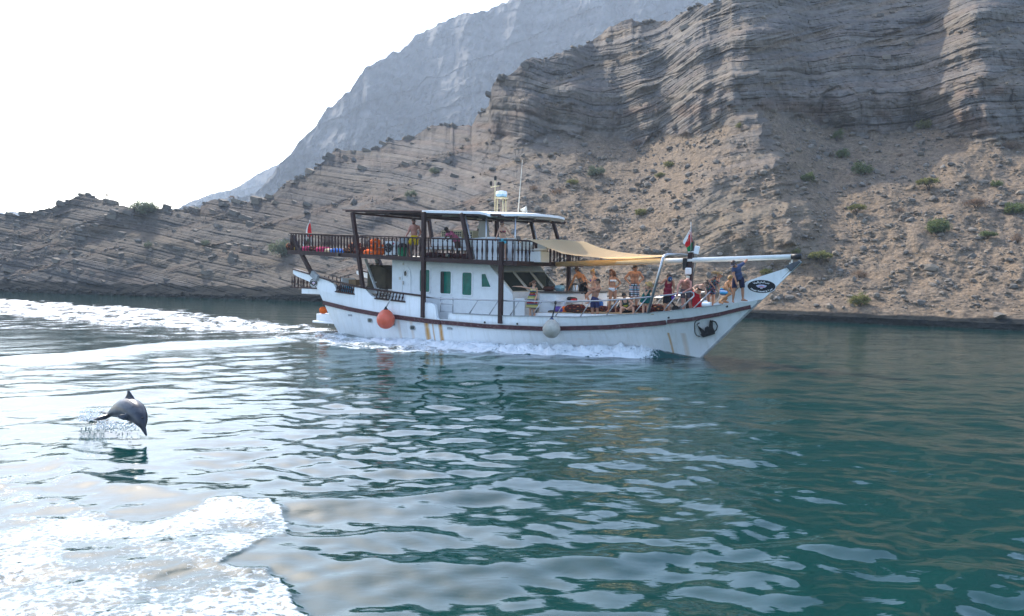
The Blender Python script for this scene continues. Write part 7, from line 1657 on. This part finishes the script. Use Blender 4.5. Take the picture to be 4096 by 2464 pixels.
def shrub(cx, cy, w, h, kind, col, label, seed, drop=True):
    rs_ = np.random.RandomState(seed)
    p = terrain_at(cx, cy + h * 0.5); s = p[1] / FPX; W, H = w * s, h * s
    name = 'acacia_tree' if kind == 'acacia' else 'shrub'
    e = empty(name, (float(p[0]), float(p[1]), float(p[2]) - 0.05)); tag(e, label, 'tree' if kind == 'acacia' else 'shrub', 'shrubs and small trees on the rocky slopes')
    tr = MB(); tips = []
    nl = 6 if kind == 'acacia' else 8
    for k in range(nl):
        a = 2 * math.pi * k / nl + rs_.rand(); rr_ = (0.30 + 0.15 * rs_.rand()) * W; zt_ = H * (0.72 + 0.18 * rs_.rand()) if kind == 'acacia' else H * (0.4 + 0.4 * rs_.rand())
        q = np.array([rr_ * math.cos(a), rr_ * 0.8 * math.sin(a), zt_]); m1 = np.array([q[0] * 0.25, q[1] * 0.25, zt_ * 0.5])
        tr.tube([(0.02 * math.cos(a) * W, 0.02 * math.sin(a) * W, 0), m1, q], [0.028 * W, 0.018 * W, 0.006 * W], 5); tips.append(q)
    tr.build('trunk', M_BARK, e, True)
    nlf = int(np.clip(w * 20, 350, 1600)) if col != 'dry' else int(np.clip(w * 9, 200, 600))
    cl = []
    ncl = 16 if kind == 'acacia' else 22
    for k in range(ncl):
        a = rs_.rand() * 6.283; r_ = math.sqrt(rs_.rand()) * 0.46 * W
        z_ = H * (0.86 + 0.10 * rs_.rand() - 0.25 * (r_ / (0.5 * W)) ** 2) if kind == 'acacia' else H * (0.25 + 0.62 * rs_.rand() * math.sqrt(max(0.05, 1 - (r_ / (0.5 * W)) ** 2)))
        cl.append((r_ * math.cos(a), r_ * math.sin(a) * 0.8, z_, 0.10 + 0.10 * rs_.rand()))
    V = []; Fq = []
    lw = 0.034 * W + 0.012
    for k in range(nlf):
        c = cl[rs_.randint(ncl)]; q = rs_.normal(size=3) * np.array([1, 1, 0.55 if kind == 'acacia' else 0.9]) * c[3] * W * 0.62 + np.array(c[:3]); q[2] = max(q[2], 0.05 * H)
        d1 = rs_.normal(size=3); d1 /= np.linalg.norm(d1); d2 = np.cross(d1, rs_.normal(size=3)); d2 /= np.linalg.norm(d2)
        if col == 'dry': l1, l2 = lw * 2.6, lw * 0.22
        else: l1, l2 = lw * (0.8 + rs_.rand()), lw * 0.55
        o = len(V); V += [q - d1 * l1, q + d2 * l2, q + d1 * l1, q - d2 * l2]; Fq.append((o, o + 1, o + 2, o + 3))
    link('crown', mesh_np('crown', np.array(V), np.array(Fq)), LEAF[col], e)
SHRUBS = [(3346,536,46,58,'bush','green','upright green bush just below the cliff base right of the spur'),(3377,613,60,36,'bush','green','low spreading green bush below the upright one'),(3442,669,72,60,'bush','green','round green bush in the middle of the upper scree'),(3229,706,54,48,'bush','green','green bush beside the foot of the spur flank'),(3712,738,78,48,'acacia','yellow','flat topped olive acacia alone on the right scree'),
    (3427,840,62,42,'acacia','yellow','small yellow green acacia left of the scree centre'),(3749,905,90,64,'bush','green','large green bush left of the big rounded boulder'),(3901,818,84,34,'acacia','dry','wide brownish acacia among the boulders at the right'),(4059,827,80,54,'bush','green','green bush at the right edge of the picture'),(3951,942,58,28,'acacia','green','low green shrub right of the big rounded boulder'),(3284,1032,84,52,'acacia','yellow','flat topped acacia just ahead of the spar end'),(3439,1193,70,60,'bush','yellow','feathery light green bush above the tide line'),(3064,1084,48,22,'bush','yellow','low shrub showing just above the prow'),(3188,1004,34,24,'bush','yellow','small yellowish shrub under the spur toe'),(3694,499,66,36,'bush','yellow','yellow green bush at the foot of the dark cliff'),
    (3439,1094,54,34,'bush','dry','dry brown bush in the lower middle scree'),(3985,734,44,28,'bush','green','small green shrub above the brownish acacia'),(3600,838,34,24,'bush','dry','tiny dry bush in the centre of the right scree'),(4047,579,74,34,'bush','dry','dry brown thicket under the cliff at the right edge'),(4072,951,46,44,'bush','dry','bare grey twiggy bush at the right edge'),(2567,847,54,24,'bush','yellow','yellow green shrub above the sunshade'),(2548,574,54,28,'bush','dry','pinkish dry bush at the foot of the middle cliff'),(2290,728,44,22,'bush','yellow','flat green shrub in the shaded gully'),(2386,682,64,42,'bush','grey','grey green thicket in the shaded gully'),(1739,682,40,26,'bush','grey','grey shrub on the banded slope left of the gully'),
    (1647,774,44,30,'bush','grey','grey green shrub above the boat roof'),(2132,751,40,26,'bush','dry','dry bush behind the radio antenna'),(2232,764,50,26,'bush','dry','dry bush right of the radio antenna'),(2671,658,46,24,'bush','yellow','yellowish shrub on the lower spur'),(2640,700,40,22,'bush','yellow','small shrub under the yellowish one on the lower spur'),(421,781,26,26,'acacia','dry','tiny bare tree standing on the left crest'),(575,826,96,58,'bush','grey','large grey green bush straddling the left skyline'),(924,791,26,28,'acacia','dry','small tree on the skyline right of the big grey bush'),(783,832,24,20,'bush','grey','small bush in the dip of the left skyline'),(595,975,30,26,'bush','grey','small grey bush low on the banded left slope'),
    (823,970,34,32,'bush','grey','grey bush in the middle of the banded left slope'),(1128,992,92,70,'bush','grey','large pale green bush just left of the boat stern'),(1090,980,22,16,'bush','yellow','small yellow shrub beside the large bush by the stern'),(3600,620,26,16,'bush','dry','tiny brown shrub high on the right scree'),(2960,500,34,18,'bush','yellow','small shrub near the top of the spur')]
for i, (a, b, w, h, k, c, l) in enumerate(SHRUBS): shrub(a, b, w, h, k, c, l, 500 + i)

# ------------------------------------------------------------------ bow wave along the hull
NS_, NT_ = 330, 40
uu = np.linspace(0.12, -15.5, NS_)[:, None]; tt_ = np.linspace(0, 1, NT_)[None, :]
Hh = np.interp(-uu, [-0.12, 0.1, 0.6, 1.3, 2.0, 3.2, 4.5, 6.5, 9.5, 12.5, 15.5], [0.0, 0.03, 0.12, 0.28, 0.40, 0.38, 0.32, 0.26, 0.16, 0.10, 0.05])
Wd = np.interp(-uu, [-0.12, 0.3, 1.5, 4, 9, 15.5], [0.25, 0.6, 1.35, 1.7, 1.9, 1.7])
bh = breadth(uu, 0.1 + 0 * uu)
vv_ = bh - 0.10 + Wd * tt_
br_ = sstep(0.7, 1.9, -uu)
prof = np.where(tt_ < 0.30, 0.80 + 0.20 * np.sin(np.pi / 2 * tt_ / 0.30), np.cos(np.pi / 2 * np.clip((tt_ - 0.30) / 0.62, 0, 1)) ** 1.35)
n1 = fbm(uu * 2.2, vv_ * 2.2, 3.0, octs=5, gain=0.6); n2 = fbm(uu * 0.9, vv_ * 0.6, 8.0, octs=3)
hz_ = Hh * prof * (1 + 0.30 * n2 * br_) + br_ * (0.10 + 0.2 * Hh) * n1 * np.clip(prof * 1.5, 0, 1) * sstep(1.0, 0.85, tt_)
hz_ = np.maximum(hz_, -0.02) * sstep(15.5, 13, -uu) - 0.05 * (tt_ > 0.97) - 0.02
fo = np.clip(br_ * (1.02 - 0.12 * sstep(0.55, 1.0, tt_) + 0.30 * n2) + (1 - br_) * np.clip(0.15 + 0.9 * sstep(0.5, 0.0, tt_) * sstep(0.5, 1.6, -uu) * (0.4 + n1), 0, 0.62), 0, 1) * sstep(1.06, 0.92, tt_ + 0.12 * n1)
GV = np.stack([uu + 0 * tt_, -vv_, hz_], -1).reshape(-1, 3)
me = mesh_np('bow_wave', GV, grid_faces(NS_, NT_), True); attr_f(me, 'foam', fo.ravel() * 1.4); attr_f(me, 'ripple', np.full(GV.shape[0], 1.0))
o = link('bow_wave', me, M_AERATED); o.location = tuple(B0); o.rotation_euler = (0, 0, -TH); tag(o, kind='stuff')
# ------------------------------------------------------------------ drops thrown up by the boat and the dolphin
DROP = rock_verts(1)
b_ = bmesh.new(); bmesh.ops.create_icosphere(b_, subdivisions=1, radius=1.0); DV = np.array([x.co[:] for x in b_.verts]); DF = np.array([[x.index for x in f.verts] for f in b_.faces]); b_.free()
nt = NT('white_water_drops'); nt.bsdf(Base__Color=(0.82, 0.86, 0.88), Roughness=0.2, Specular__IOR__Level=0.6); M_DROP = nt.m
def drops(name, pts, rad):
    V = (DV[None] * np.asarray(rad)[:, None, None] + np.asarray(pts)[:, None, :]).reshape(-1, 3)
    Fd = (DF[None] + (np.arange(len(pts)) * len(DV))[:, None, None]).reshape(-1, 3)
    return tag(link(name, mesh_np(name, V, Fd, True), M_DROP), kind='stuff')
rd_ = np.random.RandomState(77)
pts, rad = [], []
for k in range(900):
    i = int(30 + rd_.rand() * 190); j = int(rd_.rand() * 16); g = GV.reshape(NS_, NT_, 3)[i, j]
    up_ = 0.10 * rd_.rand() ** 2 + 0.02; pts.append(bw(g[0] + 0.1 * rd_.normal(), -g[1] + 0.1 * rd_.normal(), g[2] + up_)); rad.append(0.006 + 0.016 * rd_.rand() ** 2)
drops('bow_spray', pts, rad)
# ------------------------------------------------------------------ the leaping dolphin
DD0 = 15.2
def dz(x, y, dd=0.0): return C_ + ray(300 + x / 3.71, 1520 + y / 3.71) * (DD0 - dd)
SP = [(470,520,26,-.34),(520,502,44,-.30),(585,470,80,-.22),(660,440,118,-.12),(745,425,148,0.0),(830,440,158,.12),(905,485,146,.24),(955,545,118,.34),(985,605,92,.42),(1000,655,66,.47),(1013,705,40,.50),(1035,762,27,.53),(1062,828,13,.56)]
pxm = FPX / DD0 * 3.71
cs = np.array([dz(a, b, d) for a, b, r_, d in SP]); rs2 = np.array([r_ / pxm for _, _, r_, _ in SP])
def catmull(P, n):
    P = np.vstack([2 * P[0] - P[1], P, 2 * P[-1] - P[-2]]); out = []
    for i in range(1, len(P) - 2):
        for t in np.linspace(0, 1, n, endpoint=False):
            a, b, c, d = P[i-1], P[i], P[i+1], P[i+2]; out.append(0.5 * (2*b + (c-a)*t + (2*a-5*b+4*c-d)*t*t + (3*b-a-3*c+d)*t**3))
    out.append(P[-2]); return np.array(out)
cr = catmull(np.column_stack([cs, rs2]), 5)
dm = MB(); n_c = 20
back_dir = dz(800, 130) - dz(840, 420)
pv = None; lo = len(dm.v)
for i, q in enumerate(cr):
    t = cr[min(i+1, len(cr)-1), :3] - cr[max(i-1, 0), :3]; t /= np.linalg.norm(t)
    # the back side of the body follows the outside of the arc
    ctr = dz(640, 760, 0.1); bk_ = q[:3] - ctr; bk_ -= t * (bk_ @ t); bk_ /= np.linalg.norm(bk_); sd_ = np.cross(t, bk_)
    for k in range(n_c):
        a = 2 * math.pi * k / n_c; dm.v.append(tuple(q[:3] + q[3] * (bk_ * math.cos(a) * 1.05 + sd_ * math.sin(a) * 0.92)))
nn = len(cr)
for i in range(nn - 1):
    for k in range(n_c): dm.f.append((lo+i*n_c+k, lo+i*n_c+(k+1)%n_c, lo+(i+1)*n_c+(k+1)%n_c, lo+(i+1)*n_c+k))
dm.f.append(tuple(lo + k for k in range(n_c))[::-1]); dm.f.append(tuple(lo + (nn-1)*n_c + k for k in range(n_c)))
def fin(outline, thick, mid=None):
    """flat fin: outline of 3-D points round its middle line, thick in the middle, thin at the edge"""
    P = np.array(outline); c = P.mean(0); nrm = np.cross(P[1] - P[0], P[-1] - P[0]); nrm /= np.linalg.norm(nrm); n = len(P); o = len(dm.v)
    inn = c + (P - c) * 0.55
    dm.v += [tuple(x) for x in P] + [tuple(x + nrm * thick) for x in inn] + [tuple(x - nrm * thick) for x in inn]
    for i in range(n):
        j = (i + 1) % n; dm.f.append((o+i, o+j, o+n+j, o+n+i)); dm.f.append((o+j, o+i, o+2*n+i, o+2*n+j))
    dm.f.append(tuple(o+n+k for k in range(n))); dm.f.append(tuple(o+2*n+k for k in range(n))[::-1])
fin([dz(730,275,.02), dz(755,235,.02), dz(770,195,.02), dz(772,152,.02), dz(790,138,.02), dz(815,160,.04), dz(845,205,.07), dz(880,255,.1), dz(905,310,.12), dz(830,330,.08)], 0.022)
fin([dz(520,490,-.28), dz(430,515,-.20), dz(330,550,-.10), dz(228,606,-.02), dz(300,602,-.04), dz(400,596,-.12), dz(470,585,-.2), dz(540,545,-.28)], 0.034)
fin([dz(520,490,-.32), dz(455,470,-.50), dz(400,455,-.66), dz(365,462,-.78), dz(410,490,-.68), dz(460,520,-.48), dz(530,540,-.32)], 0.034)
fin([dz(800,520,.30), dz(740,500,.38), dz(660,515,.44), dz(612,535,.46), dz(650,575,.46), dz(720,600,.42), dz(790,600,.34)], 0.020)
fin([dz(870,590,.02), dz(820,610,-.08), dz(770,640,-.14), dz(800,650,-.14), dz(850,640,-.05), dz(890,620,.05)], 0.018)
raw = dm.mesh('dolphin_raw'); ob = D.objects.new('dolphin_raw', raw); COL.objects.link(ob)
md = ob.modifiers.new('r', 'REMESH'); md.mode = 'VOXEL'; md.voxel_size = 0.011
sm = ob.modifiers.new('s', 'SMOOTH'); sm.factor = 0.5; sm.iterations = 4
dg = bpy.context.evaluated_depsgraph_get(); dg.update(); dme = D.meshes.new_from_object(ob.evaluated_get(dg)); D.objects.remove(ob); D.meshes.remove(raw); dme.name = 'dolphin'
n = len(dme.vertices); co = np.empty(n * 3, np.float32); dme.vertices.foreach_get('co', co); co = co.reshape(-1, 3).astype(float)
di = ((co[:, None, :] - cr[None, :, :3]) ** 2).sum(-1).argmin(1); ctr = dz(640, 760, 0.1)
bkv = cr[di, :3] - ctr; bkv /= np.linalg.norm(bkv, axis=1)[:, None]
hgt = ((co - cr[di, :3]) * bkv).sum(1) / (cr[di, 3] + 0.02)
nz = fbm(co[:, 0] * 4, co[:, 1] * 4, co[:, 2] * 4, octs=3)
side = sstep(0.45, -0.15, hgt + 0.25 * nz) * sstep(0.97, 0.6, di / nn)
dc_ = lerp(np.array((0.016, 0.019, 0.028)), np.array((0.042, 0.047, 0.062)), side[:, None])
pale = sstep(0.3, 0.62, nz + 0.15) * (di < nn * 0.62) * (di > nn * 0.2) * (hgt < 0.75)
dc_ = lerp(dc_, np.array((0.12, 0.13, 0.145)), 0.3 * pale[:, None])
dc_ = np.where(((di < nn * 0.12) | (hgt > 1.6))[:, None], np.array((0.022, 0.024, 0.03)), dc_)
attr_c(dme, 'hide', dc_); dme.polygons.foreach_set('use_smooth', [True] * len(dme.polygons))
nt = NT('wet_dolphin_skin'); v = nt.coord('Object'); nt.bsdf(Base__Color=attrib(nt, 'hide').outputs['Color'], Roughness=nt.math('ADD', 0.22, nt.math('MULTIPLY', nt.noise(v, 12, 4), 0.2)), Specular__IOR__Level=0.4, Normal=nt.bump(nt.noise(v, 30, 3), 0.06, 0.01)); dme.materials.clear(); dme.materials.append(nt.m)
dol = link('dolphin', dme); tag(dol, 'grey dolphin leaping clear of the water', 'dolphin')
dbase = dz(760, 560, 0.1); dme.transform(Matrix.Translation(Vector(tuple(-dbase)))); dol.location = tuple(dbase)
M_EYEB = paint('black_eye', (0.004, 0.004, 0.005), 0.08, 0.0)
def surf_pt(x, y):                                       # first body vertex under the photo pixel
    pxx, pyy, dep = project(co); tx, ty = 300 + x / 3.71, 1520 + y / 3.71
    k = np.where((np.abs(pxx - tx) < 5) & (np.abs(pyy - ty) < 5))[0]
    return co[k[dep[k].argmin()]] if len(k) else dz(x, y, 0.5)
MB().ellipsoid(tuple(surf_pt(1018, 547) - dbase), (0.020, 0.014, 0.014), 10, 7).build('eye', M_EYEB, dol, True)
# splash round its tail: drops and a torn sheet of white water
pts, rad = [], []
for k in range(1100):
    if rd_.rand() < 0.55: x, y = 40 + 430 * rd_.beta(1.6, 1.6), 610 - 230 * rd_.beta(1.3, 2.6)
    else: x, y = 300 + 680 * rd_.beta(1.4, 2.0), 610 + 190 * rd_.beta(1.2, 2.0)
    p = dz(x, y, -1.0 + 0.55 * rd_.rand()); p[2] = max(p[2], 0.01); pts.append(p); rad.append(0.004 + 0.013 * rd_.rand() ** 2.5)
drops('splash_drops', pts, rad)
ns1, ns2 = 60, 26
S1, S2 = np.meshgrid(np.linspace(0, 1, ns1), np.linspace(0, 1, ns2), indexing='ij')
bx0 = water_pt(300 + 60 / 3.71, 1520 + 640 / 3.71); bx1 = water_pt(300 + 620 / 3.71, 1520 + 700 / 3.71)
bx0[:2] *= 1.03; bx1[:2] *= 1.03; bd_ = bx1 - bx0; pr = np.array([-bd_[1], bd_[0], 0]); pr /= np.linalg.norm(pr)
nn1 = fbm(S1 * 9, S2 * 4, 2.0, octs=5, gain=0.65)
sh = np.clip(0.09 * np.sin(np.pi * S2) * np.sin(np.pi * S1) ** 0.5 * (0.9 - 0.6 * S1) * (0.6 + 1.2 * nn1), -0.02, 0.4)
SV = (bx0 + bd_ * S1[..., None] + pr * (0.22 * (S2 - 0.5) + 0.05 * nn1)[..., None] + np.array([0, 0, 1]) * (sh + 0.005)[..., None])
me = mesh_np('splash', SV.reshape(-1, 3), grid_faces(ns1, ns2), True); attr_f(me, 'foam', np.clip(np.sin(np.pi * S2) * (0.75 + 0.5 * nn1) * np.sin(np.pi * S1) ** 0.4, 0, 1).ravel()); attr_f(me, 'ripple', np.ones(SV.size // 3))
tag(link('splash', me, M_WATER), kind='stuff')
